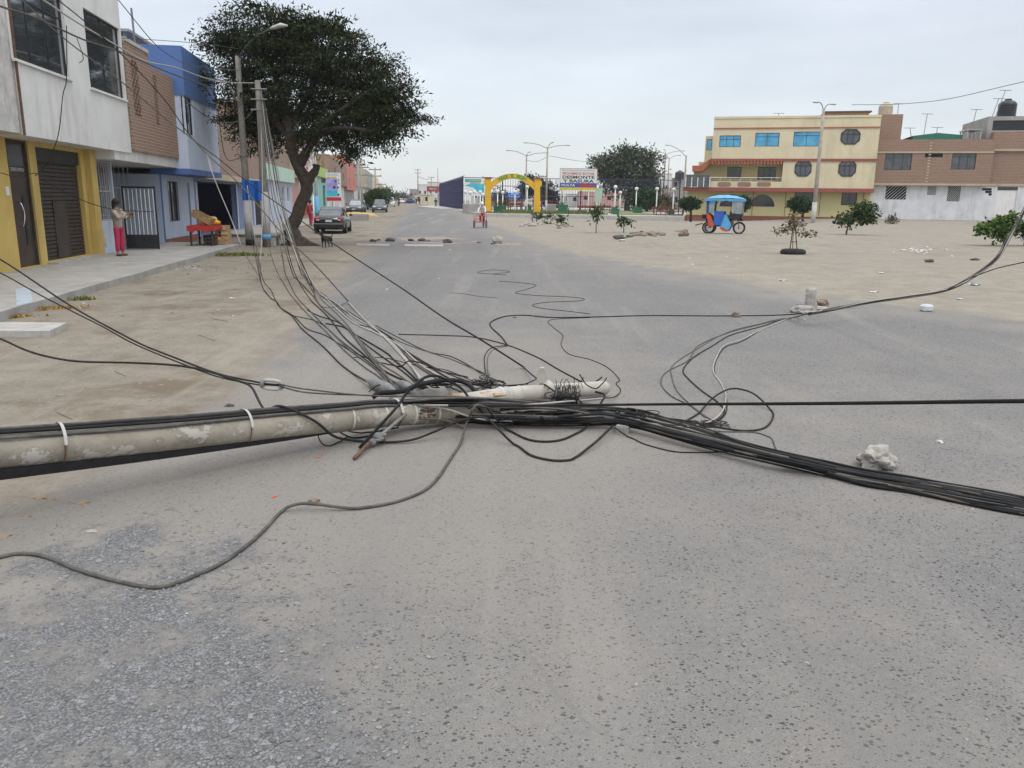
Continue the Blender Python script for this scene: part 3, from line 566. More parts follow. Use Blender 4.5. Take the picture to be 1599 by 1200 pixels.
B().box(x0+.2,x1-.2,.075,.099,zt-.62,zt-.12).make('door_pane','glass_mid',d)
B().box(x0+w*.62,x0+w*.72,.08,.099,.55,1.75).make('door_slot','black_metal',d)
B().tube(spline([(x0+w*.38,.10,1.0),(x0+w*.36,.0,1.05),(x0+w*.38,-.04,1.3),(x0+w*.36,.0,1.55),(x0+w*.38,.10,1.6)],5),.018,8).make('handle','chrome',d,True)
text('CORREO EXPRESO','door_lettering','worn_white',d,w*.62,.09,.002,((x0+x1)/2,.07,zt-.7),(math.pi/2,0,0))
# roller shutter: real corrugation
x0,x1,a,zt=sh_; b=B(); prof=[]; k=a
while k<zt: prof+= [(.12,k),(.12,k+.075),(.155,k+.085),(.155,k+.10)]; k+=.105
i=0
for (y_,z_) in prof: b.v+=[(x0,y_,z_),(x1,y_,z_)]
b.f=[(2*k,2*k+1,2*k+3,2*k+2) for k in range(len(prof)-1)]
shu=b.make('roller_shutter','shutter_brown',b1.root)
B().box(x0+(x1-x0)*.33,x0+(x1-x0)*.63,.10,.118,a+.02,a+1.55).make('wicket_door','shutter_brown',shu)
B().box(x0,x1,.05,.2,zt-.35,zt).make('shutter_box','black_metal',shu)
B().box(sh_[0]-.05,sh_[1]+.3,-.28,-.003,-.02,sh_[2]-.02).make('step','kerb_concrete',b1.root)
B().box(xb-.45,xb+.02,-.16,-.003,-.1,zc-.005).make('pillar','yellow_wall',b1.root)
B().box(dr_[0]-.3,dr_[0]-.14,-.02,-.003,1.75,1.95).make('wall_plate','sign_white',b1.root)
# ---- B2 brick house with white ledge, lavender ground floor
b2=Bld('brick_house','narrow brick house with white concrete ledge, two lattice openings and lavender ground floor','house',b1.wpt(xb+.02,0,0)[:2],SD,z0)
xe=b2.x(258,0,388); zl=b2.pix(262,260,-.8)[1]
lw_=(0,b2.x(186,0,402))
B().box(0.005,lw_[1],0,.15,-.2,1.0).make('low_wall','lavender_wall',b2.root)
B().box(.42,.66,-.03,-.003,.28,.72).make('meter_box','worn_white',b2.root)
zc2=zl+.0
b=B(); b.box(0.005,lw_[1]+.1,.9,4,-.2,zc2); b.box(lw_[1]+.1,xe,2.2,4,-.2,zc2); b.make('recessed_wall','deep_blue_wall',b2.root,label='dark blue recessed entrance wall'); B().box(lw_[1]+.15,xe-.75,2.12,2.19,.0,zc2-.1).make('entrance_shade_panel','dark_room',b2.root); B().box(.13,lw_[1],.84,.855,1.05,zc2-.1).make('grille_shade_panel','dark_room',b2.root)  # black panels added to paint deep shade behind the gate and the grille
B().box(0.005,.12,.16,.9,-.2,zc2-.002).make('side_pier','lavender_wall',b2.root)
b=B()
for k in range(9): q=.1+(lw_[1]-.15)*k/8; b.tube([(q,.08,1.0),(q,.08,zc2-.02)],.014,5)
for q in (1.02,1.9,zc2-.04): b.tube([(.05,.08,q),(lw_[1],.08,q)],.016,5)
b.make('window_grille','worn_white',b2.root)
B().box(.1,lw_[1]-.1,.86,.898,1.05,zc2-.15).make('inner_window','glass_dark',b2.root)
B().box(lw_[1]+.0,lw_[1]+.12,0,.16,-.2,zc2-.003).make('post','lavender_wall',b2.root)
# fixed bars across the entrance and the open gate leaf
b=B(); xg0=lw_[1]+.12
for k in range(10): q=xg0+.06+(xe-xg0-.15)*k/10; b.tube([(q,.95,.02),(q,.95,zc2-.02)],.014,5)
for q in (.1,1.1,2.05): b.tube([(xg0,.95,q),(xe,.95,q)],.018,5)
b.make('entrance_bars','worn_white',b2.root)
gt=B(); gx_=b2.x(196,0,394)+.25; 
for k in range(8): q=-.05-k*.13; gt.tube([(gx_,q,.45),(gx_,q,2.0)],.013,5)
gl=B(); gl.box(gx_-.015,gx_+.015,-1.02,-.02,.03,.5)
gl.box(gx_-.02,gx_+.02,-1.04,-1.0,.02,2.1); gl.box(gx_-.02,gx_+.02,-.02,.02,.02,2.1); gl.box(gx_-.02,gx_+.02,-1,-.02,2.02,2.08)
gg=gl.make('gate_leaf','black_metal',b2.root); gt.make('gate_bars','white_paint',gg)
B().box(xe-1.5,xe-.02,.4,2.2,-.1,.22).make('step','kerb_concrete',b2.root)
b=B(); b.box(.02,xe+.03,-.70,4,zc2,zc2+.34); b.make('ledge','white_wall',b2.root)
zu=zc2+.34
r1=b2.rect((203,92),(222,183),-.8); r2=b2.rect((238,116),(250,196),-.8)
x_s=b2.x(232,-.8,100); xq0=b2.x(206,-.8,200)
hL=b2.pix(198,66,-.8)[1]
zt2=b2.pix(250,112,-.8)[1]
def lattice(x0,x1,z0,z1,y): 
    b_=B(); k=z0+.04; row=0
    while k<z1-.05:
        q=x0+(.17 if row%2 else 0.02)
        while q<x1-.02: b_.box(q,min(q+.09,x1),y-.004,y+.05,k,k+.15); q+=.30
        k+=.153; row+=1
    return b_
wall(b2,'brick_wall_tall','brick',xq0,x_s,zu,hL,-.8,5,[r1]); wall(b2,'brick_wall_low','brick',x_s+.003,xe,zu,zt2,-.8,5,[r2])
for r in (r1,r2): lattice(*r,-.8).make('brick_lattice','brick',b2.root); B().box(r[0]+.002,r[1]-.002,-.745,-.73,r[2]+.002,r[3]-.002).make('lattice_backing','dark_room',b2.root)  # black sheet close behind the bricks paints the shade of the lattice gaps
B().box(xq0,x_s,-.83,4.2,hL+.002,hL+.12).make('parapet_cap','pale_concrete',b2.root)
# ---- B3 blue house
b3=Bld('blue_house','pale blue house with deep blue upper band and a projecting bay above the fruit stall','house',b2.wpt(xe+.02,0,0)[:2],SD,z0)
x3e=b3.x(309,0,378); zb=b3.pix(288,272,-1.15)[1]
g1=b3.rect((261,283),(281,345)); g2=b3.rect((292,286),(300,352)); g2=(g2[0],g2[1],0,g2[3])
wall(b3,'ground_floor_wall','sky_blue_wall',0,x3e,-.2,zb,0,9,[g1,g2])
window(b3,g1,0,'frame_dark','glass_dark',2,1,grille=('black_metal',6,'v'))
d=B().box(g2[0],g2[1],.08,.13,g2[2],g2[3]).make('door','glass_dark',b3.root); B().box(g2[0]+.05,g2[0]+.12,.04,.078,1,1.15).make('handle','chrome',d)
B().box(-.003,.16,-.02,-.002,-.2,zb-.002).make('corner_strip','blue_wall',b3.root)
B().box(.17,x3e,-.03,-.003,-.2,.12).make('plinth','plinth_red',b3.root)
xbE=b3.x(342,-1.15,240); xbN=-.05
B().box(xbN-.02,xbE+.02,-1.2,.3,zb,zb+.22).make('bay_band','blue_wall',b3.root)
ztop=b3.pix(276,68,-1.15)[1]; zmid=b3.pix(285,148,-1.15)[1]
w3=b3.rect((287,146),(304,213),-1.15)
w3=(w3[0],w3[1],w3[2],min(w3[3],zmid-.01))
wall(b3,'bay_wall','sky_blue_wall',xbN,xbE,zb+.22,zmid,-1.15,9,[w3]); window(b3,w3,-1.15,'frame_dark','glass_dark',2,0,name='open_window')
B().box(xbN-.03,xbE+.03,-1.18,8,zmid,ztop).make('upper_band','blue_wall',b3.root)
B().tube([(xbE*.35,1,ztop),(xbE*.33,1,ztop+1.6)],.04,6).make('roof_pipe','galv',b3.root)
b=B(); b.box(xbE*.5,xbE+.5,1.5,4,ztop+.0,ztop+.05)
for k in (xbE*.52,xbE*.8,xbE+.4): b.box(k,k+.1,1.6,1.7,ztop+.05,ztop+.9)
b.box(xbE*.48,xbE+.55,1.4,4,ztop+.9,ztop+1.0); b.make('roof_shelter','grey_wall',b3.root)
# ---- B4 brick building with a dark shop
b4=Bld('shop_building','brick upper building over a dark open corner shop behind the fruit stall','shop',b3.wpt(x3e+.02,0,0)[:2],SD,z0)
x4=b4.x(396,0,330); z4=b4.pix(345,282,-.5)[1]; op=(.35,b4.x(373,0,360),.0,z4-.12)
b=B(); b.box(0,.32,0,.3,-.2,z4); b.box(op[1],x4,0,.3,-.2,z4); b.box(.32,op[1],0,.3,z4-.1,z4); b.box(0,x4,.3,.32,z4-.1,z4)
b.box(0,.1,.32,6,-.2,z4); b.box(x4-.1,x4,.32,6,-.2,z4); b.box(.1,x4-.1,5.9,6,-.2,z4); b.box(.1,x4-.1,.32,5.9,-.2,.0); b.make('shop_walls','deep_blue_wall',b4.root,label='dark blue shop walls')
B().box(0,x4,-.55,6,z4,z4+.28).make('lintel','beige_wall',b4.root)
wall(b4,'brick_wall','brick_pale',0,x4,z4+.28,z4+3.3,-.5,6.5,[])
b=B(); k=z4+.4
while k<z4+3.2: b.box(x4-.02 if int(k*10)%2 else x4-.12,x4+.1,-.53,-.3,k,k+.1); k+=.22
b.make('toothed_brick_edge','brick',b4.root)
B().tube([(op[1]-.08,-.03,0),(op[1]-.08,-.03,z4-.1)],.035,6).make('door_post','white_paint',b4.root)
B().box(.36,.75,.03,.25,0,z4-.13).make('white_pier','worn_white',b4.root)
# ---- B5
b5=Bld('mint_band_building','low building with pale mint fascia, tall windows and rough brick upper floor beside the tree','shop',b4.wpt(x4+.12,0,0)[:2],SD,z0)
x5=b5.x(457,0,330); z5a,z5b=b5.pix(445,285)[1],b5.pix(440,263)[1]
o1=b5.rect((440,290),(445,315)); o2=b5.rect((448,291),(453,316)); o3=(.5,b5.x(422,0,340),0,z5a-.2)
wall(b5,'ground_floor_wall','lavender_wall',0,x5,-.2,z5a,0,8,[o1,o2,o3])
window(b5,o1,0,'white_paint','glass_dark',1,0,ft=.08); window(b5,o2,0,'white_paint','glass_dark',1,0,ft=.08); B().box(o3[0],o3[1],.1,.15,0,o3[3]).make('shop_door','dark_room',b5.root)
B().box(0,x5+.02,-.3,8,z5a,z5b).make('mint_fascia','mint_wall',b5.root)
B().box(-.05,1.2,-.36,-.303,z5a-.2,z5b+.2).make('blue_sign_panel','tarp_light',b5.root)
wall(b5,'brick_wall','brick_pale',0,x5,z5b,z5b+3.6,.1,7,[])
# ---- B6 pharmacy
b6=Bld('pharmacy','beige corner pharmacy with a tall white sign of red letters seen behind the tree trunk','pharmacy',b5.wpt(x5+.05,0,0)[:2],SD,z0)
x6=b6.x(486,0,330); z6=b6.pix(478,282)[1]; zr=b6.pix(478,322)[1]
o1=(x6*.35,x6*.62,.05,z6-.2)
wall(b6,'ground_floor_wall','rose_wall',0,x6,zr,z6,0,8,[(o1[0],o1[1],zr,o1[3])]); wall(b6,'red_dado','red_wall',0,x6,-.2,zr-.002,-.02,8,[(o1[0],o1[1],-.2,zr-.002)]); B().box(o1[0],o1[1],.12,.16,0,o1[3]).make('door','glass_dark',b6.root)
wall(b6,'upper_wall','beige_wall',0,x6,z6,z6+3.5,-.6,8,[])
sgx=b6.x(474,-.9,250); sz1,sz0=b6.pix(474,222,-.9)[1],b6.pix(474,273,-.9)[1]
sg=B().box(sgx-.06,sgx+.06,-1.75,-.62,sz0,sz1).make('sign_board','sign_white',b6.root)
n_=8; hh=(sz1-sz0)/8.3
for k,ch in enumerate('FARMACIA'):
    text(ch,'letter','sign_red',sg,.62 if ch!='I' else .14,hh*.72,.01,(sgx-.075,-1.18,sz1-hh*(k+.62)),(math.pi/2,0,-math.pi/2),bold=.02)
# ---- B7 green
b7=Bld('green_building','aqua green building with lime green band across its top','building',b6.wpt(x6+.05,0,0)[:2],SD,z0)
x7=b7.x(511,0,325); z7a,z7b=b7.pix(500,277)[1],b7.pix(500,262)[1]; o1=b7.rect((501,278),(508,287)); o2=(b7.x(505,0),b7.x(509,0),0,b7.pix(507,290)[1])
wall(b7,'wall','aqua_wall',0,x7,-.2,z7a,0,8,[o1,o2]); window(b7,o1,0,nv=2,ft=.06); B().box(o2[0],o2[1],.1,.16,0,o2[3]).make('door','green_paint',b7.root)
B().box(-.05,x7+.05,-.25,8,z7a,z7b).make('lime_band','lime_wall',b7.root)
# ---- B8.. row of further houses
def simple(name,label,x0b,px1,ytop,m,m2=None,nwin=2,n=0,split=.5,group=None,d=9,gm='glass_dark'):
    b_=Bld(name,label,'house',b7.wpt(x0b,n,0)[:2],SD,z0+.1,group)
    L_=b7.x(px1,n,318)-x0b; zt=b_.pix((px1+0)-.0,ytop)[1]
    zt=max(3.0,min(zt,11)); zh=zt*split; wo=[];go=[]
    for k in range(nwin):
        c=L_*(k+.5)/nwin; w_=min(.7,L_/nwin*.3)
        wo.append((c-w_,c+w_,zh+.8,min(zt-.5,zh+2))); go.append((c-w_*.9,c+w_*.9,.0 if k%2==0 else .9,2.2))
    wall(b_,'ground_floor_wall',m2 or m,0,L_,-.4,zh,0,d,go); wall(b_,'upper_wall',m,0,L_,zh+.002,zt,-.5,d,wo if zt-zh>2.3 else [])
    if zt-zh>2.3:
        for r in wo: window(b_,r,-.5,gm=gm,ft=.06)
    for k,r in enumerate(go):
        if k%2==0: B().box(r[0],r[1],.1,.16,r[2],r[3]).make('door','shutter_brown',b_.root)
        else: window(b_,r,0,ft=.06)
    return x0b+L_+.06
xx=x7+.06
xx=simple('brick_shop','narrow shop with raw brick upper floor and white front behind the tall billboard',xx,538,259,'brick_far','white_wall',2)
xx=simple('salmon_house','salmon red three storey house behind the parked grey car',xx,553,256,'salmon_wall','grey_wall',2,split=.36,d=2.5)
xx=simple('white_house','narrow unpainted white and grey house just beyond the salmon house',xx,560,264,'grey_wall','white_wall',2)
xx=simple('beige_house','beige street house with rough upper storey above the clipped bush',xx,570,268,'beige_wall','white_wall',3)
xx=simple('grey_house','grey rendered house beyond the beige street house',xx,580,274,'grey_wall','beige_wall',4)
xx=simple('cream_house','cream painted house near the far left end of the street',xx,590,281,'cream_wall','white_wall',5)
xx=simple('distant_house','small brownish house at the far left end of the street',xx,600,293,'beige_wall','rose_wall',5)
# ---------------------------------------------------------------- yellow building (right)
a0=at(1072,80); a1=at(1357,76); RA=math.atan2(a1.y-a0.y,a1.x-a0.x); zY=min(a0.z,a1.z)-.02
yb=Bld('yellow_building','long cream and yellow three storey building with red bands, octagonal windows and an outside stair','building',(a0.x,a0.y),RA,0.0)
XE=yb.x(1356,0,340); zb0=yb.pix(1072,344)[1]; 
z1a=yb.pix(1215,300)[1]; z1b=yb.pix(1215,294)[1]          # first red band
z2a=yb.pix(1290,253)[1]; z2b=yb.pix(1290,249)[1]          # second red band
zt=yb.pix(1240,188)[1]; ztl=yb.pix(1118,195)[1]; ztr=yb.pix(1368,182)[1]
def R(a,b_,n=0): return yb.rect(a,b_,n)
gw=[R((1242,299),(1269,318)),R((1315,299),(1337,321))]
def zc_(px,py): return yb.pix(px,py)[1]
arch_c=[(yb.x(1190,0,318),zc_(1190,323),1.35*.85,zc_(1190,304)),(yb.x(1143,0,318),zc_(1143,323),1.35*.85,zc_(1143,304))]
ops=[(c-w,c+w,zl_,zh_-.0) for c,zl_,w,zh_ in arch_c]
wall(yb,'ground_floor_wall','lemon_wall',0,XE,-.3,z1a,0,16,gw+ops,rev=.25)
B().box(-.02,XE+.02,-.06,-.003,-.3,yb.pix(1215,338)[1]+.0).make('plinth','plinth_red',yb.root)
for c,zl_,w,zh_ in arch_c:   # arched openings: spandrel pieces turn the square opening into an arch
    b=B(); n_=10; r=w
    for sg_ in (-1,1):
        pl=[(c+sg_*w,zh_)]
        for k in range(n_+1): t_=math.pi/2*k/n_; pl.append((c+sg_*r*math.cos(t_),zh_-r+r*math.sin(t_)))
        i=len(b.v); b.v+=[(p[0],.003,p[1]) for p in pl]; b.f+=[(i,i+k,i+k+1) for k in range(1,len(pl)-1)]
    ar=b.make('arch_spandrel','lemon_wall',yb.root); B().box(c-w,c+w,.14,.2,zl_,zh_).make('arched_window','glass_dark',yb.root)
for g_ in gw: window(yb,g_,0,nv=2,ft=.07)
b=B()
for px in (1175,1226,1280,1347): q=yb.x(px,0,320); b.box(q-.025,q+.025,-.02,-.003,zc_(px,337),z1a)
b.make('drain_line','rust',yb.root)
xb0=yb.x(1108,-.9,290); xbs=yb.x(1218,-.9,280)
B().box(yb.x(1066,-1.4,294),XE+.05,-1.1,.6,z1a,z1b).make('red_band','red_trim',yb.root)
# storey 2: balcony recess (left) and flush wall with octagon windows (right)
xr=yb.x(1221,-.9,280)
o8=[]
def octo(px,py,w,h,n=-.9):
    x,z=yb.pix(px,py,n); return (x,z,w,h)
oc=[octo(1254,263.5,.66,.64),octo(1323,263.5,.68,.64),octo(1328,214,.74,.60)]
def octo_win(x,z,w,h,y):
    k=.32; pl=[(x-w,z-h*(1-k*1.6)),(x-w,z+h*(1-k*1.6)),(x-w*(1-k*1.4),z+h),(x+w*(1-k*1.4),z+h),(x+w,z+h*(1-k*1.6)),(x+w,z-h*(1-k*1.6)),(x+w*(1-k*1.4),z-h),(x-w*(1-k*1.4),z-h)]
    b_=B(); n_=8; i=0
    o_=[((p[0]-x)*1.12+x,(p[1]-z)*1.12+z) for p in pl]
    for p in o_: b_.v.append((p[0],y-.05,p[1]))
    for p in pl: b_.v.append((p[0],y-.05,p[1]))
    for p in o_: b_.v.append((p[0],y,p[1]))
    for p in pl: b_.v.append((p[0],y,p[1]))
    for k_ in range(8): j=(k_+1)%8; b_.f+=[(k_,8+k_,8+j,j),(16+k_,k_,j,16+j),(8+k_,24+k_,24+j,8+j)]
    w_=b_.make('octagonal_window','frame_dark',yb.root)
    g=B(); g.v=[(p[0],y-.012,p[1]) for p in pl]; g.f=[tuple(range(8))[::-1]]; g.make('pane','glass_mid',w_)
    m=B()
    for q in (-.33,.33): m.box(x+w*q-.025,x+w*q+.025,y-.04,y-.013,z-h*.95,z+h*.95)
    m.box(x-w*.98,x+w*.98,y-.045,y-.014,z+h*.35,z+h*.35+.05); m.make('bars','frame_dark',w_)
wall(yb,'middle_wall','cream_wall',xr,XE,z1b,z2a,-.9,16.5)
bo=[R((1136,261),(1157,279),.6),R((1184,261),(1211,281),.6)]
wall(yb,'balcony_back_wall','lemon_wall',.9,xr-.003,z1b,z2a,.6,15,bo,rev=.2)
for q in bo: window(yb,q,.6,nv=3,ft=.06)
xbl=yb.x(1108,-1.0,290)
B().box(xbl,xr,-1.0,-.85,z1b,zc_(1215,284.5)).make('balcony_parapet','cream_wall',yb.root)
b=B(); zz=zc_(1215,278.5)
b.tube([(xbl,-.93,zz),(xr,-.93,zz)],.03,6)
for k in range(8): q=xbl+(xr-xbl)*k/7; b.tube([(q,-.93,zc_(1215,284.5)),(q,-.93,zz)],.018,5)
b.make('balcony_rail','white_paint',yb.root)
for px in (1131,1162,1193):
    x,z=yb.pix(px,288,-1.0); b=B(); w=.62;h=.2; pl=[(x-w,z-h*.5),(x-w+.15,z-h),(x+w-.15,z-h),(x+w,z-h*.5),(x+w,z+h*.5),(x+w-.15,z+h),(x-w+.15,z+h),(x-w,z+h*.5)]
    b.prism(pl,-1.04,-1.003,'y'); b.make('brick_lattice_panel','brick_far',yb.root)
b=B()   # scalloped red awning edge
n_=22
for k in range(n_): q=xbl+(xr-xbl)*(k+.1)/n_; w=(xr-xbl)/n_*.55; b.prism([(q,z2a),(q,z2a-.22),(q+w/2,z2a-.34),(q+w,z2a-.22),(q+w,z2a)],-.99,-.94,'y')
b.make('scalloped_valance','terracotta',yb.root)
# storey 3
xt=yb.x(1112,-.9,240)
B().box(xt-.05,XE+.02,-1.0,.6,z2a,z2b).make('red_band','red_trim',yb.root)
tw=[R((1124,212),(1156,230),-.9),R((1180,208),(1216,229),-.9),R((1240,206),(1279,229),-.9)]
wall(yb,'upper_wall','cream_wall',xt,XE,z2b,zt+.1,-.9,16.5,tw)
for k,q in enumerate(tw): window(yb,q,-.9,'frame_dark','glass_blue',2+(k==0),0,ft=.05,trz=q[3]-.35)
b=B(); zd=yb.pix(1240,200,-.9)[1]
for k in range(70): q=xt+(XE-xt)*k/70; b.box(q,q+.22,-.98,-.903,zd-.05,zd+.05)
b.make('dentil_cornice','terracotta',yb.root)
B().box(xt-.03,XE+.02,-.96,-.2,zt+.1,zt+.3).make('parapet_cap','cream_wall',yb.root)
for o in oc: octo_win(*o,-.9)
# set back left wing, terrace and outside stair
xw=yb.x(1101,3,230); wl=yb.rect((1104,218),(1111,235),3)
wall(yb,'rear_wing_wall','cream_wall',xw,xt+.6,z2b-1.2,yb.pix(1108,213,3)[1],3,10,[wl]); window(yb,wl,3,'frame_dark','glass_blue',1,ft=.05)
b=B(); xs0=yb.x(1081,-.4,262); xs1=yb.x(1112,-.4,250)
p=[yb.pix(*q,-.4) for q in ((1081,259),(1093,259),(1112,247),(1112,253),(1097,268),(1081,268))]
b.prism([tuple(q) for q in p],-.5,1.0,'y'); b.make('outside_stair','terracotta',yb.root)
b=B(); p=[yb.pix(*q,-.2) for q in ((1083,268.2),(1097,268.2),(1108,258),(1108,284),(1083,284))]; b.prism([tuple(q) for q in p],.4,6,'y'); b.make('stair_wall','lemon_wall',yb.root)
b=B(); xg0=yb.x(1071,-1.2,283); zg0,zg1=z1b+.02,yb.pix(1085,273,-1.2)[1]
b.box(xg0,xbl-.02,-1.32,-1.28,zg0,zg1); g_=b.make('terrace_glass','glass_mid',yb.root)
b=B()
for k in range(5): q=xg0+(xbl-xg0)*k/4; b.box(q-.04,q+.04,-1.38,-1.33,zg0,zg1-.25)
b.make('rail_post','white_paint',g_)
# roof room and antenna
x0,z0_=yb.pix(1291,180,2); x1=yb.x(1357,2,180)
wall(yb,'roof_room','brick_far',x0,x1,zt+.08,yb.pix(1320,176,2)[1],2,6); B().box(x0-.2,x1+.2,1.8,8.2,yb.pix(1320,176,2)[1],yb.pix(1320,176,2)[1]+.12).make('roof_room_slab','rust',yb.root)
def antenna(name,p,h,label,group='rooftop antennas',tilt=0):
    b=B(); b.tube([(0,0,0),(tilt,0,h)],.03,5); b.tube([(tilt-.5,0,h-.02),(tilt+.5,0,h-.02)],.018,4)
    for k in range(6): q=tilt-.45+k*.18; b.tube([(q,-.25,h-.02),(q,.25,h-.02)],.012,4)
    b.xf(Matrix.Translation(p)); b.top('antenna','galv',label,'antenna',group)
def ant(px,yb_,yt_,bl,n,lab,tilt=0):
    x,z=bl.pix(px,yb_,n); _,z1=bl.pix(px,yt_,n); antenna('antenna',bl.wpt(x,n,z-.15),z1-z+.15,lab,tilt=tilt)
ant(1215,190,177,yb,0,'thin antenna on the roof edge of the yellow building')
# ---------------------------------------------------------------- brick and whitewashed house (right edge)
c0=at(1358,76.3); rb=Bld('brick_and_white_house','brick upper storey over a stained white ground floor, right of the yellow building','house',yb.wpt(XE+.03,.4,0)[:2],RA,0.0)
xR=rb.x(1536,0,330); xR2=rb.x(1660,0,330)
zs1=rb.pix(1440,290)[1]; zs2=rb.pix(1420,239.5,-.5)[1]; zs3=rb.pix(1420,218,-.5)[1]
g=[rb.rect((1384,291),(1414,312)),rb.rect((1449,291),(1461,305)),rb.rect((1481,291),(1498,315))]
dd=rb.rect((1558,292),(1583,338)); dd=(dd[0],dd[1],0.6,dd[3])
wall(rb,'white_wall','whitewash',0,xR2,-.3,zs1,0,12,g+[dd])
for q in g: window(rb,q,0,gm='dark_room',nv=1,grille=('white_paint',6,'d'),ft=.05)
B().box(dd[0],dd[1],.08,.13,dd[2]+.35,dd[3]-.3).make('door','white_paint',rb.root); B().box(dd[0],dd[1],-.4,.07,.3,dd[2]+.35).make('red_step','red_wall',rb.root); B().box(dd[0],dd[1],.06,.12,dd[3]-.3,dd[3]).make('door_top_light','glass_dark',rb.root)
for i_,(a,b__) in enumerate(((1536,296),(1541,296),(1546,296),(1541,300),(1546,300),(1546,304))):
    x,z=rb.pix(a,b__); B().box(x-.13,x+.13,-.01,-.003,z-.1,z+.1).make('air_brick','dark_room',rb.root)
B().box(-.02,xR,-.55,0,zs1,zs1+.18).make('slab_edge','beige_wall',rb.root)
u=[rb.rect((1383,239),(1422,266),-.5),rb.rect((1445,237),(1472,246),-.5),rb.rect((1488,237),(1522,265),-.5)]
wall(rb,'brick_upper_wall','brick_far',0,xR,zs1+.18,zs2,-.5,12.5,[(q[0],q[1],q[2],min(q[3],zs2-.02)) for q in u])
for q in u: window(rb,(q[0],q[1],q[2],min(q[3],zs2-.02)),-.5,'frame_dark','glass_mid' if q[1]-q[0]>1.7 else 'dark_room',3 if q[1]-q[0]>1.7 else 1,0,ft=.05,trz=q[3]-.45 if q[1]-q[0]>1.7 else None)
B().box(-.02,xR+.02,-.56,-.2,zs2,zs2+.14).make('slab_edge','beige_wall',rb.root)
wall(rb,'brick_parapet','brick_far',0,xR,zs2+.14,zs3,-.5,12)
b=B(); k=zs1+.3
while k<zs3-.1: b.box(rb.x(1442,-.5)-.1,rb.x(1442,-.5)+.1,-.52,-.503,k,k+.12); k+=.26
b.make('toothed_joint','beige_wall',rb.root)
wall(rb,'recessed_brick_wall','brick_far',xR+.01,xR2,zs1+.002,rb.pix(1570,206,.2)[1],.2,11.5)
b=B(); zz=rb.pix(1570,235,.2)[1]; b.box(xR+.02,xR2,.0,.197,zz-.08,zz+.1); b.box(xR+.02,xR2,-.1,.197,zs1+.01,zs1+.2); b.make('slab_edge','beige_wall',rb.root)
x0,za=rb.pix(1541,206,1); zb_=rb.pix(1560,182,1)[1]
wall(rb,'roof_room','grey_wall',x0,xR2,za-.6,zb_,1,8,[(x0+.4,xR2-.4,za+.1,zb_-.35)]); B().box(x0+.4,xR2-.4,1.1,1.16,za+.1,zb_-.35).make('roof_room_screen','frame_dark',rb.root)
# side tower of bare brick next to the yellow building with the beige tank
x0=rb.x(1366,3,200); x1=rb.x(1402,3,200); zt_=rb.pix(1383,182,3)[1]
wall(rb,'stair_tower','brick_far',-.02,x1,zs3-2,zt_,1.2,6)
x,z=rb.pix(1425,216,1); x2=rb.x(1503,1,214); b=B(); b.v=[(x,1,z-.2),(x2,1,z-.2),(x2,1,z+.25),((x+x2)/2,1,z+.45),(x,1,z+.2),(x,5,z-.2),(x2,5,z-.2),(x2,5,z+.25),((x+x2)/2,5,z+.45),(x,5,z+.2)]
b.f=[(0,1,2,3,4),(9,8,7,6,5),(4,3,8,9),(3,2,7,8)]; b.make('green_net_roof','net_green',rb.root)
x,z=rb.pix(1506,216,1); x2=rb.x(1530,1,214); b=B()
b.box(x,x2,.5,3,z+.65,z+.75)
for q in (x+.05,x2-.1): b.box(q,q+.08,.6,.7,z-.6,z+.65); b.box(q,q+.08,2.8,2.9,z-.6,z+.65)
b.make('roof_shelter','frame_alu',rb.root)
def tank(name,p,r,h,m,label,legs=None):
    t=thing(name,label,'water tank',p)
    pr=[(r*.96,0),(r,.04*h)]+sum([[(r,h*(.1+.13*k)),(r*1.03,h*(.13+.13*k)),(r*1.03,h*(.17+.13*k)),(r,h*(.20+.13*k))] for k in range(5)],[])+[(r*.98,h*.78),(r*.7,h*.9),(r*.35,h*.96),(r*.35,h),(0.001,h)]
    B().lathe(pr,n=20).make('tank_body',m,t,True); B().lathe([(r*.38,h*.955),(r*.38,h*1.02),(.001,h*1.05)],n=14).make('lid',m,t,True)
    return t
x,z=rb.pix(1382,181,3.6); tank('water_tank',rb.wpt(x,3.6,zt_),.62,1.3,'tank_beige','beige round water tank on the brick tower beside the yellow building')
x,z=rb.pix(1571,182,3); tank('water_tank',rb.wpt(x,3,zb_),.75,1.65,'tank_black','black round water tank on the grey roof room at the far right')
for px,y0,y1,t_ in ((1401,184,162,0),(1442,214,178,.1),(1514,214,171,.3),(1424,216,200,-.3),(1462,214,199,0),(1549,182,154,.4),(1554,182,141,.6)):
    ant(px,y0,y1,rb,1.5,{1401:'antenna mast beside the beige water tank',1442:'antenna above the green net roof, left of its ridge',1514:'tall tilted antenna beside the small roof shelter',1424:'short bent antenna at the left end of the green net roof',1462:'low antenna over the green net roof near its right side',1549:'shorter mast of the two just left of the black water tank',1554:'taller leaning mast of the two just left of the black water tank'}[px],tilt=t_)
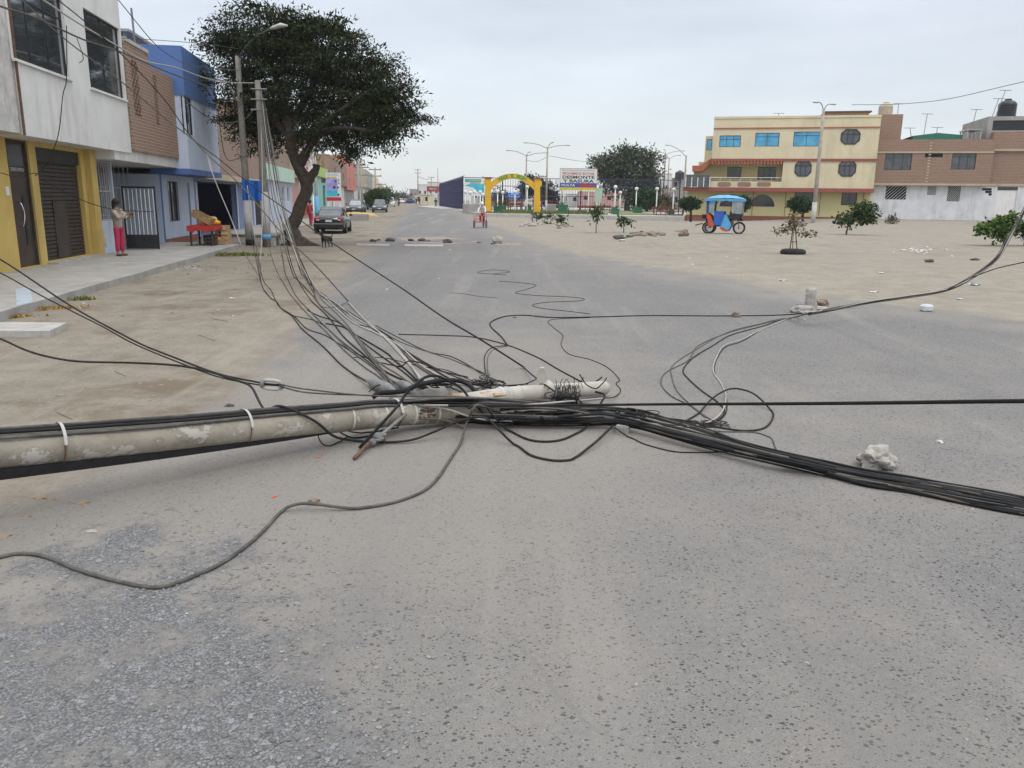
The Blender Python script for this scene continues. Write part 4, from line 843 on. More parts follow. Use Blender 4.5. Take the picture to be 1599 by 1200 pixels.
# ---------------------------------------------------------------- purple bar fence round the sports court
pc=at(723,112); pl_=at(686,168)
ff=thing('court_fence','tall dark purple bar fence around the court behind the yellow arch','fence',(pc.x,pc.y,0))
zf=pc.z+.1; Hf=V(722,277,112).z
dv=Vector((pl_.x-pc.x,pl_.y-pc.y)); Ls=dv.length; dv/=Ls
b=B(); n_=int(Ls/.22)
for k in range(n_): p=dv*(k*.22); b.box(p.x-.045,p.x+.045,p.y-.03,p.y+.03,zf-.3,Hf+.05*math.sin(k))
b.make('side_bars','fence_purple',ff)
b=B()
for zz in (zf+.3,zf+(Hf-zf)*.55,Hf-.15): b.tube([(0,0,zz),(dv.x*Ls,dv.y*Ls,zz)],.06,4)
b.make('side_rail','fence_purple',ff)
b=B()
for k in range(0,n_,9): p=dv*(k*.22); b.tube([(p.x,p.y,Hf-.1),(p.x+.05,p.y,Hf+.14),(p.x+.2,p.y,Hf+.2)],.04,5)
b.make('curved_tips','fence_black',ff)
xe_=at(1060,112).x-pc.x; b=B(); q=.3; k=0
while q<xe_: b.tube([(q,0,zf-.2),(q,0,Hf)],.022,4); q+=.34 if (k//14)%3 else .2; k+=1
b.make('front_bars','fence_purple',ff)
b=B()
for zz in (Hf-.05,Hf-1.1,zf+1.75,zf+.35): b.box(0,xe_,-.03,.03,zz-.04,zz+.04)
b.make('front_rail','fence_purple',ff)
for k in range(12):
    q=xe_*k/11; B().box(q-.07,q+.07,-.09,.09,zf-.3,Hf+.12).make('post','fence_black',ff)
# low maroon rails in front
b=thing('low_rail_fence','low maroon rail fence along the back of the lawn, behind the arch','fence',(at(768,104).x,104,0)); L2=at(872,104).x-at(768,104).x; zz=at(820,104).z+.5
m_=B(); m_.box(0,L2,-.03,.03,zz+.75,zz+.85); m_.box(0,L2,-.03,.03,zz+.25,zz+.33); m_.make('rail','fence_maroon',b)
for k in range(9): B().box(L2*k/8-.05,L2*k/8+.05,-.05,.05,zz-.4,zz+.95).make('post','fence_maroon',b)
# ---------------------------------------------------------------- yellow arch
aL=at(762,84); aR=at(838.5,84); az=V(760,335,84).z
ya=thing('entrance_arch','yellow park entrance arch with green lettering on a curved beam','arch',((aL.x+aR.x)/2,84,az))
hw=(aR.x-aL.x)/2; s_=84/F; pyt=V(762,282,84).z-az
pw_=.42
for sg_ in (-1,1):
    c=sg_*hw; col_=B().prism([(c-sg_*-.0-.36,0),(c+.36,0),(c+.28,pyt-.6),(c+.45*(1 if sg_>0 else .65),pyt-.45),(c+.45*(1 if sg_>0 else .65),pyt),(c-.45*(.65 if sg_>0 else 1),pyt),(c-.45*(.65 if sg_>0 else 1),pyt-.45),(c-.28,pyt-.6)],-.3,.3,'y').make('pillar','arch_yellow',ya)
    B().box(c-.32,c+.32,-.29,.29,pyt,pyt+.18).make('pillar_neck','arch_yellow',col_); B().box(c-.42,c+.42,-.38,.38,pyt+.18,pyt+.32).make('capital','plinth_red',col_)
    B().box(c-.45,c+.45,-.4,.4,-.6,.32).make('pillar_base','red_trim',col_)
topz=V(800,271.5,84).z-az; botz=V(800,279.5,84).z-az
b=B(); n_=28; up_=[];lo_=[]
def arcz(t,zm,ze): return ze+(zm-ze)*(1-abs(t)**2.1)
for k in range(n_+1):
    t_=-1+2*k/n_; up_.append((t_*(hw-.3),arcz(t_,topz,pyt-.15))); lo_.append((t_*(hw-.3),arcz(t_,botz,pyt-.95)))
i=0
for k in range(n_+1): b.v+=[(up_[k][0],-.22,up_[k][1]),(lo_[k][0],-.22,lo_[k][1]),(up_[k][0],.22,up_[k][1]),(lo_[k][0],.22,lo_[k][1])]
for k in range(n_): i=4*k; j=i+4; b.f+=[(i,i+1,j+1,j),(j+2,j+3,i+3,i+2),(i+2,i,j,j+2),(i+1,i+3,j+3,j+1)]
beam=b.make('arch_beam','arch_yellow',ya)
tx='PARQUE "EL JARDIN"'
tt=thing('x','x','x'); bpy.data.objects.remove(tt)
lt=[]
for k,ch in enumerate(tx):
    if ch==' ': continue
    t_=-.62+1.24*k/(len(tx)-1); zz=arcz(t_,(topz+botz)/2,pyt-.55)+.02; sl=-(arcz(t_+.02,topz,pyt-.15)-arcz(t_-.02,topz,pyt-.15))/(.04*hw)
    o=text(ch,'letter','sign_green',beam,.22 if ch!='"' and ch!='I' else .1,.40 if ch!='"' else .14,.01,(t_*(hw-.3),-.235,zz+(.12 if ch=='"' else 0)),(math.pi/2,sl,0),bold=.02)
# ---------------------------------------------------------------- lamp posts
def headlamp(b,p,d,s=1): # luminaire
    v=Vector(d).normalized(); b.tube([p,Vector(p)+v*.15*s,Vector(p)+v*.45*s,Vector(p)+v*.62*s],[.04*s,.10*s,.12*s,.05*s],8,flat=.55)
def lamppost(px,Y,ytop,ybot,label,arms,group='tall lamp posts around the park',r=.12,base=True,armlen=1.5):
    p=at(px,Y); z1=V(px,ytop,Y).z-p.z
    t=thing('lamp_post',label,'lamp post',p,0,group)
    B().tube([(0,0,-.3),(0,0,z1*.5),(0,0,z1)],[r,r*.85,r*.6],10).make('pole','pole_concrete',t,True)
    if base: B().tube([(0,0,-.2),(0,0,1.6)],[r+.012,r+.008],10).make('painted_base','worn_white',t,True)
    for (dx,dy,dz) in arms:
        a=B().tube(spline([(0,0,z1-.15),(dx*armlen*.5,dy*armlen*.5,z1+dz*.6),(dx*armlen,dy*armlen,z1+dz)],4),.035,6).make('arm','galv',t,True)
        h=B(); headlamp(h,(dx*armlen,dy*armlen,z1+dz),(dx,dy,.0)); h.make('lamp_head','frame_alu',a,True)
    return t
lamppost(821,100,242,327,'left of the two tall three-armed lamp posts by the yellow arch',[(-1,-.2,.45),(.15,-.9,.2),(1.1,0,.25)],armlen=1.9)
lamppost(853,92,230,329,'right of the two tall three-armed lamp posts by the yellow arch',[(-1.1,-.2,.4),(.2,-.9,.35),(1,0,.2)],armlen=1.9)
lamppost(1272,64,170,348,'tall two-headed lamp post in front of the yellow building',[(-.6,-.1,.45),(.6,.1,.35)],armlen=.6,r=.17)
lamppost(1067,95,243,330,'lamp post with one curved arm left of the yellow building',[(-1,0,1.1)],armlen=1.9,base=False,r=.14)
lamppost(1041,125,247,330,'thin lamp post right behind the big park tree',[(-.5,0,.8),(.6,0,.4)],armlen=2,base=False)
lamppost(1035,120,240,330,'lamp post with a long right arm beside the big park tree',[(1,0,.4),(-.1,-.2,.5)],armlen=2.2,base=False)
# short white globe lamps of the park
gl_=[(727,100,298),(734,96,299),(741,104,298),(750,94,298),(754,98,302),(777,92,297),(785,104,299),(804,100,298),(823,93,290),(932,96,292),(960,90,290),(968,104,299),(993,96,293),(1025,96,293),(1051,90,294)]
gd={727:'leftmost of the small white globe lamps, beside the mural board',734:'second small globe lamp from the left, before the mural board',741:'third small globe lamp from the left, before the mural board',750:'small globe lamp just left of the yellow arch',754:'small globe lamp hidden partly by the left pillar of the arch',777:'leftmost globe lamp seen through the arch',785:'second globe lamp seen through the arch',804:'globe lamp seen through the middle of the arch',823:'globe lamp seen at the right side inside the arch',932:'white globe lamp just right of the park billboard',960:'tall globe lamp at the left side of the big park tree',968:'short globe lamp right beside the big park tree trunk',993:'globe lamp to the right of the big park tree trunk',1025:'globe lamp between the park tree and the low brick planter',1051:'globe lamp left of the round clipped tree'}
for px,Y,yt in gl_:
    p=at(px,Y); h=V(px,yt,Y).z-p.z
    t=thing('park_lamp',gd[px],'park lamp',p,0,'white globe lamps in the park')
    B().tube([(0,0,-.3),(0,0,h-.35)],[.085,.065],8).make('pole','white_paint',t,True); B().lathe([(.06,h-.36),(.16,h-.33),(.22,h-.18),(.2,h-.05),(.1,h+.02),(.001,h+.04)],n=12).make('globe','white_paint',t,True)
# ---------------------------------------------------------------- park billboard
bp_=at(902,90); z0b=V(902,297.5,90).z; z1b_=V(902,264,90).z; hw=m_px(27.6,90)
bb=thing('park_billboard','white billboard on white posts that forbids dumping rubble, right of the arch','billboard',(bp_.x,90,0))
bd=B().box(-hw,hw,-.05,.05,z0b,z1b_).make('sign_board','sign_white',bb); hb=z1b_-z0b
b=B(); b.box(-hw-.05,-hw,-.07,.07,z0b-.04,z1b_+.04); b.box(hw,hw+.05,-.07,.07,z0b-.04,z1b_+.04); b.box(-hw,hw,-.07,.07,z1b_,z1b_+.05); b.make('frame','frame_alu',bd)
for x,w in ((-.93,.05),(-.78,.06),(-.70,.04),(.58,.06)): B().box(hw*x-w,hw*x+w,-.04,.04,bp_.z-.3,z0b).make('leg','white_paint',bb)
yy=-.055
text('MUNICIPALIDAD DISTRITAL','lettering','galv',bd,hw*1.8,hb*.06,.004,(0,yy,z1b_-hb*.08)); text('PROHIBIDO BOTAR','lettering','sign_red',bd,hw*1.75,hb*.12,.004,(0,yy,z1b_-hb*.22),bold=.02)
text('DESMONTE','lettering','sign_black',bd,hw*1.75,hb*.15,.004,(0,yy,z1b_-hb*.39),bold=.03); text('Y BASURA','lettering','sign_black',bd,hw*1.7,hb*.15,.004,(0,yy,z1b_-hb*.57),bold=.03)
st=B().box(-hw,hw,-.056,-.051,z0b+hb*.13,z0b+hb*.34).make('blue_strip','sign_blue',bd); text('MULTA','lettering','sign_white',st,hw*.75,hb*.11,.004,(-hw*.55,-.062,z0b+hb*.235),bold=.02)
B().prism([(hw*-.05,z0b+hb*.15),(hw*.3,z0b+hb*.32),(hw*.55,z0b+hb*.26),(hw*.95,z0b+hb*.24),(hw*.9,z0b+hb*.16),(hw*.4,z0b+hb*.15)],-.062,-.0565,'y').make('red_swoosh','sign_red',bd)
B().box(-hw,hw,-.056,-.051,z0b,z0b+hb*.125).make('yellow_strip','sign_yellow',bd)
# mural board on the court fence behind the arch
p=at(740,110.5); x0=V(725,300,110.5).x-p.x; x1=V(757,300,110.5).x-p.x; za,zb_=V(740,306,110.5).z,V(740,278.5,110.5).z
mb=thing('mural_board','blue and green painted poster board on the fence left of the arch','poster',(p.x,110.5,0)); hb=zb_-za
B().box(x0,x1,-.04,.04,za,zb_).make('board','sign_white',mb); B().box(x0+.1,x1-.5,-.05,-.041,zb_-hb*.22,zb_-hb*.06).make('teal_strip','sign_teal',mb); text('MUNICIPALIDAD','lettering','sign_white',mb,(x1-x0)*.55,hb*.08,.003,((x0+x1)/2,-.056,zb_-hb*.13))
B().prism([(x0+.1,za+hb*.58),(x0+.9,za+hb*.70),(x1-.1,za+hb*.66),(x1-.1,za+hb*.12),(x1-.9,za+hb*.2),(x0+1.3,za+hb*.45)],-.05,-.041,'y').make('cyan_shape','sign_cyan',mb); B().box(x0+.8,x1-.6,-.056,-.051,zb_-hb*.29,zb_-hb*.25).make('red_strip','sign_red',mb)
B().box(x0+.05,x0+.12,-.035,.035,p.z-.2,za).make('post','fence_black',mb)
# statue / painted board figure right of billboard
p=at(934,93); z=V(934,317,93).z
sb=thing('shaped_sign','pale green shaped panel on two white posts, right of the park billboard','sign',(p.x,93,z))
b=B(); b.prism([(-.35,.0),(.3,0),(.42,1.1),(.5,1.55),(.25,1.75),(.1,1.6),(-.05,1.7),(-.3,1.6),(-.45,1.2)],-.05,.05,'y'); b.make('panel','mint_wall',sb)
for x in (-.28,.18): B().box(x-.04,x+.04,-.04,.04,p.z-z-.3,0).make('leg','white_paint',sb)
B().lathe([(.001,1.72),(.14,1.78),(.17,1.92),(.12,2.05),(.001,2.1)],c=(.25,0,0),n=10).make('finial','worn_white',sb,True)
# ---------------------------------------------------------------- benches, planters, bins, boxes in the park
def bench(px,Y,w,label):
    p=at(px,Y); t=thing('park_bench',label,'bench',(p.x,Y,p.z+.25),0,'park benches')
    B().cbox(-w,w,-.22,.22,.40,.47,.015).make('seat','fence_maroon',t); B().box(-w,w,.2,.25,.62,.86).make('backrest','fence_maroon',t)
    for sx in (-1,1): B().box(sx*w*.8-.05,sx*w*.8+.05,-.2,.22,-.1,.40).make('leg','plinth_red',t)
    b=B()
    for sx in (-1,1): b.box(sx*w*.8-.03,sx*w*.8+.03,.24,.28,.38,.86)
    b.make('back_support','fence_black',t)
bench(917,86,1.0,'maroon park bench under the right end of the billboard'); bench(944,92,.8,'maroon park bench right of the painted panel'); bench(805,101,.8,'maroon park bench seen through the arch'); bench(1034,90,1.1,'maroon park bench left of the round clipped tree')
def planter(px,Y,w,h,m,label,bush=True):
    p=at(px,Y); t=thing('planter_box',label,'planter',(p.x,Y,p.z+.2),0,'painted planter boxes')
    b=B(); b.prism([(-w*.85,-.2),(w*.85,-.2),(w,h),(-w,h)],-w,w,'y'); b.make('box',m,t); B().box(-w*1.06,w*1.06,-w*1.06,w*1.06,h-.08,h+.02).make('rim',m,t)
    if bush: foliage('shrub',[(0,0,h+.12,w*.8,w*.8,.22)],160,.12,.04,'leaf_mid',t,clump=.08,per=10)
planter(778,86,.5,.75,'green_paint','green planter box just right of the left arch pillar'); planter(786,100,.36,.6,'green_paint','small green planter seen through the arch'); planter(825,97,.4,.6,'green_paint','green planter inside the arch beside the right pillar')
planter(879,85,.5,.95,'green_paint','green planter under the left posts of the billboard'); planter(961,86,.4,.7,'green_paint','green planter at the left of the big park tree'); planter(1048,86,.35,.5,'green_paint','green planter right of the far maroon bench'); planter(996,95,.5,.7,'green_paint','green planter right of the big park tree trunk')
for px,Y,w,h,lab in ((742,92,.55,.95,'grey concrete block left of the arch, near the pillar'),(728,95,.4,.9,'grey concrete block at the corner of the court fence'),(861,97,.5,.95,'pale concrete block right of the arch')):
    p=at(px,Y); B().cbox(-w,w,-w,w,-.1,h+.2,.05).xf(Matrix.Translation(p)).top('concrete_block','concrete',lab,'block','concrete blocks in the park')
p=at(1045,84); t=thing('brick_planter','long low brick planter wall with iron rails left of the clipped tree','planter',(p.x,84,p.z))
w=m_px(20,84); B().box(-w,w,-.4,.4,-.1,.55).make('brick_wall','brick_far',t)
for k in range(7): q=-w+2*w*k/6; B().tube([(q,-.45,-.1),(q,-.45,.8 if k not in (0,6) else 1.3)],.035,6).make('rail_post','fence_black',t)
B().tube([(-w,-.45,.8),(w,-.45,.8)],.03,5).make('rail','fence_maroon',t)
# fence posts near park edge
b=B()
for k,px in enumerate((888,914)):
    p=at(px,83.0); B().tube([(p.x,p.y,p.z-.1),(p.x,p.y,V(px,325 if k==0 else 321,83).z)],.04,6).top('iron_post','fence_black',('thin iron post before the lawn, left of the maroon bench','thin iron post before the maroon bench under the billboard')[k],'post','thin iron posts before the park')
# ---------------------------------------------------------------- background houses of the right
def bhouse(px0,px1,Y,ytop,ybot,m,label,cat='house',nw=2,rows=1,group=None,d=8,wm='dark_room'):
    p0=V(px0,320,Y); p1=V(px1,320,Y); zt_=V(px0,ytop,Y).z; b_=Bld('distant_house',label,cat,(p0.x,Y),0,0,group); Lx=p1.x-p0.x; z_=Z(p0.x,Y)
    ops=[]
    for r in range(rows):
        for k in range(nw):
            c=Lx*(k+.5)/nw; zc_2=z_+(zt_-z_)*(r+.6)/rows; ops.append((c-Lx/nw*.17,c+Lx/nw*.17,zc_2-.5,zc_2+.5))
    wall(b_,'wall',m,0,Lx,z_-1,zt_,0,d,ops)
    for o in ops: B().box(o[0],o[1],.1,.14,o[2],o[3]).make('window',wm,b_.root)
    B().box(-.08,Lx+.08,-.08,d,zt_,zt_+.15).make('roof_slab','beige_wall',b_.root)
    return b_
bhouse(1020,1047,190,272,330,'white_wall','white house with two dark windows between the park lamp posts',nw=2)
bhouse(1046,1075,200,279,330,'grey_wall','grey house under the curved lamp arm, left of the yellow building',nw=2,rows=2)
bhouse(1005,1022,210,262,330,'grey_wall','brown grey house just right of the big tree crown',nw=1,rows=2)
bhouse(1004,1050,150,296,333,'beige_wall','long low pale building behind the park, right of the tree',nw=3)
bhouse(1050,1073,140,301,333,'grey_wall','low grey building beside the yellow building',nw=2)
bhouse(760,812,200,306,332,'beige_wall','low pale building seen through the left half of the arch',nw=4)
bhouse(812,905,210,303,332,'white_wall','low white building seen behind the court fence',nw=6)
bhouse(905,960,205,300,332,'rose_wall','low pinkish building behind the painted panel',nw=3)
bhouse(735,762,190,296,330,'white_wall','pale building behind the mural board',nw=2)
bhouse(960,1004,215,298,332,'beige_wall','low beige building behind the big park tree',nw=3)
p=V(1061,279,199); tank('water_tank',(p.x,p.y,p.z-.2),1.1,2.0,'tank_black','black water tank on the grey house left of the yellow building')
p=V(785,303,190); bb_=thing('blue_roof_shed','shed with a bright blue awning seen through the arch','shed',(p.x,190,0)); q=p.z
B().box(-5,5,0,5,Z(p.x,190)-1,q-.8).make('wall','beige_wall',bb_); B().prism([(-.8,q-.9),(5,q+.1),(5,q+.3),(-.8,q-.7)],-5.5,5.5,'x').make('awning','tarp_blue',bb_)
# ---------------------------------------------------------------- far end of the street
def fb(*a,**k): return bhouse(*a,**k)
fb(640,652,300,296,318,'grey_wall','low grey building at the far end of the road with a dark sign',nw=2); fb(652,668,260,289,318,'white_wall','white house near the far end of the road, left of the maroon sign',nw=2)
fb(668,686,230,285,318,'white_wall','white house behind the maroon sign beside the court fence',nw=2); fb(648,672,200,305,318.5,'cream_wall','low cream wall and gate at the far right roadside',nw=2)
fb(612,640,420,306,316,'grey_wall','hazy low building closing the far end of the street',nw=4)
p=V(676,299.5,175); t=thing('maroon_sign','maroon roadside shop sign near the far end of the court fence','sign',(p.x,175,0)); B().box(-1.3,1.3,-.1,.1,p.z,p.z+1.1).make('sign_board','sign_maroon',t)
b=B(); b.box(-1.2,-1.1,-.05,.05,Z(p.x,175)-.3,p.z); b.box(1.1,1.2,-.05,.05,Z(p.x,175)-.3,p.z); b.make('legs','galv',t); text('VENTA','lettering','sign_white',t,1.6,.35,.01,(0,-.12,p.z+.55))
# ---------------------------------------------------------------- utility poles in the distance
def upole(px,Y,ytop,ybot,label,arms=1,r=.13,lean=0):
    p=at(px,Y); h=V(px,ytop,Y).z-p.z; t=thing('utility_pole',label,'utility pole',p,0,'utility poles along the street')
    B().tube([(0,0,-.3),(lean,0,h)],[r,r*.65],8).make('pole','pole_concrete',t,True)
    for k in range(arms): 
        c=B().box(-.9,.9,-.06,.06,h-.35-k*.9,h-.22-k*.9).make('crossarm','galv',t)
        for x in (-.75,0,.75): B().lathe([(.05,h-.22-k*.9),(.07,h-.1-k*.9),(.03,h-.02-k*.9)],c=(x,0,0),n=6).make('insulator','worn_white',c)
    return t
upole(653,240,264,318,'tall utility pole at the right side of the road far away',2,.22); upole(684,210,262,318,'thin mast rising beside the far end of the court fence',0,.12); upole(674,230,276,318,'shorter utility pole between the far tall pole and the thin mast',1,.16)
upole(587,118,262,318,'utility pole with two crossarms over the clipped bush',2,.15); upole(561,96,254,325,'utility pole behind the grey parked car, left one',1,.15); upole(566,100,258,325,'utility pole behind the grey parked car, right one',2,.15); upole(596,150,286,318,'small street pole far behind the parked dark car',1,.13)
# ================================================================ TREES AND PLANTS
def pb(lst,Y,dy=None,zoff=0,rel=None):  # blobs given by pixel centre/radius at a depth -> world ellipsoids relative to rel
    o=[]
    for q in lst:
        px,py,rx,ry=q[:4]; Yq=Y+(q[4] if len(q)>4 else 0); p=V(px,py,Yq); s_=Yq/F
        o.append((p.x-rel.x,p.y-rel.y,p.z-rel.z,rx*s_,(dy or (rx+ry)/2*s_),ry*s_))
    return o
TY=G(472,384).y
base=G(468,384)
bt=thing('street_tree','big dark spreading tree with a bent forked trunk, leaning over the street at left','tree',base)
def P(px,py,dy=0): q=V(px,py,TY+dy); return q-base
tr=B()
tr.tube(spline([P(468,392),P(462,378),P(455,357),P(463,340),P(470,318),P(479,298),P(476,280),P(466,262),P(457,238),P(452,205),P(446,170,.5),P(430,120,1),P(415,80,1.5)],4),
   [.44]*4+[.34]*4+[.27]*4+[.25]*4+[.24]*4+[.25]*4+[.24]*4+[.21]*4+[.22]*4+[.2]*4+[.17]*4+[.12]*4+[.06],12)
tr.tube(spline([P(477,288),P(486,276),P(493,266),P(495,257)],4),[.22]*4+[.17]*4+[.14]*4+[.13],9)
tr.tube(spline([P(466,262),P(480,235),P(500,205,-.5),P(530,175,-1),P(570,150,-1),P(610,150,-1)],4),[.2]*4+[.15]*4+[.12]*4+[.09]*4+[.06]*4+[.03],8)
tr.tube(spline([P(455,215),P(425,185,.5),P(395,150,1),P(360,110,1)],4),[.16]*4+[.12]*4+[.08]*4+[.03],8)
tr.tube(spline([P(452,200),P(480,150,1),P(505,100,1),P(520,60,1)],4),[.15]*4+[.12]*4+[.08]*4+[.03],8)
tr.tube(spline([P(500,205,-.5),P(540,200,-1.5),P(580,205,-2)],4),[.1]*4+[.07]*4+[.03],7)
for a,b_,c in (((458,380),(450,385),(438,386)),((470,378),(482,383),(500,387)),((464,384),(474,389),(486,391)),((456,384),(446,389),(436,390))):
    tr.tube([P(*a),P(*b_),P(c[0],c[1]),P(c[0],c[1]+3)],[.26,.18,.1,.05],8)
tr.make('trunk','bark',bt,True)
# rough bark twigs hanging in the fork
tw_=B()
for k in range(46):
    x=random.uniform(465,505); y=random.uniform(215,262); d=random.uniform(-.6,.6)
    tw_.tube([P(x,y,d),P(x+random.uniform(-6,10),y+random.uniform(-16,10),d+random.uniform(-.2,.2)),P(x+random.uniform(-12,18),y+random.uniform(-26,14),d)],[.018,.012,.006],4)
tw_.make('bare_twigs','bark_pale',bt)
CS=1.0
cb=[(400,48,72,34,1),(355,95,34,42,1),(372,150,36,48,1),(430,60,60,45,0),(440,120,80,62,0),(480,75,65,48,0),(520,85,60,42,-1),(560,120,52,44,-1),(590,150,44,44,-2),(600,170,50,34,-2),(545,165,70,48,-1),(480,170,85,52,0),(410,180,55,50,1),(625,178,30,20,-2),(645,182,22,9,-2),(520,215,48,24,-1.5),(560,222,40,16,-1.5),(600,205,34,16,-2),(535,240,26,9,-1.5),(340,75,22,22,1),(385,215,22,28,1.5),(350,185,16,26,1.5),(480,210,26,18,-.5)]
foliage('crown',[(q[0],q[1]+.9,q[2],q[3],min(q[4],1.5),q[5]) for q in pb(cb,TY,rel=base)],100000,.15,.027,'leaf_dark',bt,clump=.50,per=90,droop=.18,shell=.66,flat=.42)
foliage('crown_tips',pb([(330,62,12,14,1),(420,14,50,10,0),(500,38,45,10,0),(585,92,30,14,-1),(632,140,22,18,-2),(655,183,18,5,-2),(610,232,22,6,-2),(545,250,20,5,-1.5),(625,200,18,12,-2),(330,130,10,22,1)],TY,rel=base),2600,.2,.035,'leaf_dark',bt,clump=.4,per=22,droop=.2,flat=.5)
def tree(name,label,px,py,Y,blobs,n,ll,lw,m,trunk,r=.12,group=None,clump=.3,per=30,bark='bark',droop=.1,extra=()):
    p=at(px,Y) if Y else G(px,py); Yq=p.y
    t=thing(name,label,'tree' if 'tree' in name else 'plant',p,0,group)
    b=B(); q=[V(a[0],a[1],Yq)-p for a in trunk]; q[0]=Vector((0,0,-.1)); q=spline(q,4); b.tube(q,[r*(1-.7*k/len(q)) for k in range(len(q))],8)
    for ex in extra: qq=spline([V(a[0],a[1],Yq)-p for a in ex],4); b.tube(qq,[r*.5*(1-.8*k/len(qq)) for k in range(len(qq))],6)
    b.make('trunk' if 'tree' in name else 'stem',bark,t,True)
    if blobs: foliage('crown' if 'tree' in name else 'leaves',pb(blobs,Yq,rel=p),n,ll,lw,m,t,clump=clump,per=per,droop=droop)
    return t
tree('park_tree','big grey green park tree with wide crown behind the billboard',980,335,118,[(955,265,26,22),(985,262,34,28),(1010,285,20,22),(975,245,18,14),(1015,248,12,12,1),(940,262,13,14),(1000,295,24,14),(960,290,22,12),(1022,238,8,6,1)],15000,.5,.10,'leaf_far',[(980,335),(979,320),(982,300),(985,280)],.5,clump=.8,extra=[[(981,312),(968,295),(960,280)],[(982,305),(998,288),(1008,262)]],per=36)
tree('park_tree','dark round tree inside the arch at its right pillar',838,335,120,[(835,290,16,13),(850,300,14,16),(822,298,10,10),(862,312,12,10)],4500,.45,.10,'leaf_dark',[(838,335),(838,310),(836,295)],.3,clump=.6)
tree('park_tree','small grey green tree seen through the left half of the arch',782,335,125,[(781,308,11,10),(790,316,8,7)],1500,.35,.09,'leaf_far',[(782,335),(782,318),(781,308)],.2,clump=.5)
tree('park_tree','dark green bushy tree to the right of the big park tree trunk',1010,335,110,[(1008,308,18,12),(1022,316,12,9),(996,318,9,8)],3800,.35,.1,'leaf_topiary',[(1010,335),(1010,318),(1009,308)],.2,clump=.5)
tree('park_tree','small yellowish tree left of the clipped round tree',1042,336,98,[(1038,314,10,8),(1048,318,7,7)],900,.28,.08,'leaf_dry',[(1042,336),(1042,322),(1040,312)],.1,clump=.4)
def topi(px,Y,cx,cy,rx,ry,yb,label):
    p=at(px,Y); t=thing('clipped_tree',label,'tree',p,0,'clipped round trees before the yellow building')
    q=[V(px,yb,Y)-p,V(px,cy+ry,Y)-p,V(cx,cy,Y)-p]; q[0]=Vector((q[0].x,0,-.1)); b=B().tube(q,[.12,.09,.05],8)
    for k in (-1,1): b.tube([q[1]-Vector((0,0,.3)),q[2]+Vector((k*m_px(rx*.5,Y),0,0))],[.07,.03],6)
    b.make('trunk','bark',t,True); foliage('crown',pb([(cx,cy,rx,ry)],Y,rel=p),4200,.16,.05,'leaf_topiary',t,clump=.16,per=20,shell=.85); return t
topi(1079,71,1078,318,15,8,340,'round clipped tree at the left end of the yellow building'); topi(1158,76,1160,318,11,10,340,'clipped tree behind the blue mototaxi'); topi(1254,70,1250,320,17,10,342,'clipped tree left of the tall two-headed lamp post')
# clipped bush far left street
p=at(589,104); t=thing('clipped_bush','large round clipped dark bush on the left roadside behind the parked cars','bush',p,0); b=B().tube([(0,0,-.1),(0,0,1.5)],[.2,.12],8); b.make('stem','bark',t,True)
foliage('leaves',pb([(583,311,14,11),(595,310,13,12),(588,303,10,6)],104,rel=p),8000,.2,.07,'leaf_mid',t,clump=.25,per=24,shell=.85)
tree('street_tree','hazy green tree far down the left side of the street',608,318,190,[(608,306,9,7),(602,300,6,6)],1600,.5,.14,'leaf_far',[(608,318),(608,310),(608,305)],.25,clump=.7)
tree('street_tree','grey leafless looking tree at the far end of the road',632,317,290,[(632,306,9,6),(626,308,6,5)],900,.7,.12,'leaf_far',[(632,317),(632,310),(632,305)],.3,clump=1.0)
# saplings of the lot
tree('sapling','thin spiky sapling on the sandy lot left of the two rubble heaps',931,364,None,[(931,331,7,8),(933,339,6,4)],170,.34,.045,'leaf_mid',[(931,364),(931,350),(932,334)],.03,clump=.25,per=10,bark='wood_dark')
tree('sapling','short broad leafed sapling above the dark stone on the lot',974,364,None,[(972,346,9,3),(980,346,6,2),(966,345,4,2)],110,.3,.05,'leaf_mid',[(974,364),(974,354),(973,345)],.03,clump=.2,per=8,bark='wood_dark')
for px,py,bl_,lab in ((838,347,[(838,339,9,4),(842,337,5,3)],'low dark weed bush nearest the arch, left one of the row'),(860,350,[(858,338,6,4),(858,349,7,3)],'middle weed bush of the row before the lawn'),(876,352,[(875,341,7,4),(878,345,6,4)],'right weed bush of the row before the lawn')):
    tree('weed_bush',lab,px,py,None,bl_,150,.24,.06,'leaf_mid',[(px,py),(px,py-5),(px,py-8)],.03,clump=.2,per=10,group='weed bushes on the lot')
tree('young_tree','small leaning green tree on the lot right of the lamp post',1321,367,None,[(1321,343,14,9),(1345,331,18,13),(1350,342,12,7),(1363,331,7,5)],2600,.17,.055,'leaf_mid',[(1321,367),(1323,358),(1328,348),(1345,335)],.06,clump=.2,per=22,bark='bark_pale',extra=[[(1325,352),(1318,345),(1315,340)]])
tree('young_tree','fresh green young tree on the lot in front of the whitewashed wall',1568,384,None,[(1549,358,12,5),(1566,350,14,6),(1560,363,10,4),(1580,343,7,5),(1532,354,6,3)],2400,.16,.05,'leaf_fresh',[(1568,384),(1568,375),(1564,362)],.07,clump=.18,per=20,bark='bark_pale')
tree('young_tree','dark young tree cut by the right edge of the lot',1601,384,None,[(1606,358,9,8)],600,.17,.05,'leaf_mid',[(1601,384),(1602,372),(1603,358)],.07,clump=.2,per=20,bark='bark_pale')
tree('low_shrub','small dry shrub against the foot of the whitewashed wall',1395,350,None,[(1395,343,6,4)],260,.22,.05,'leaf_dry',[(1395,350),(1395,346),(1395,343)],.04,clump=.2,per=10)
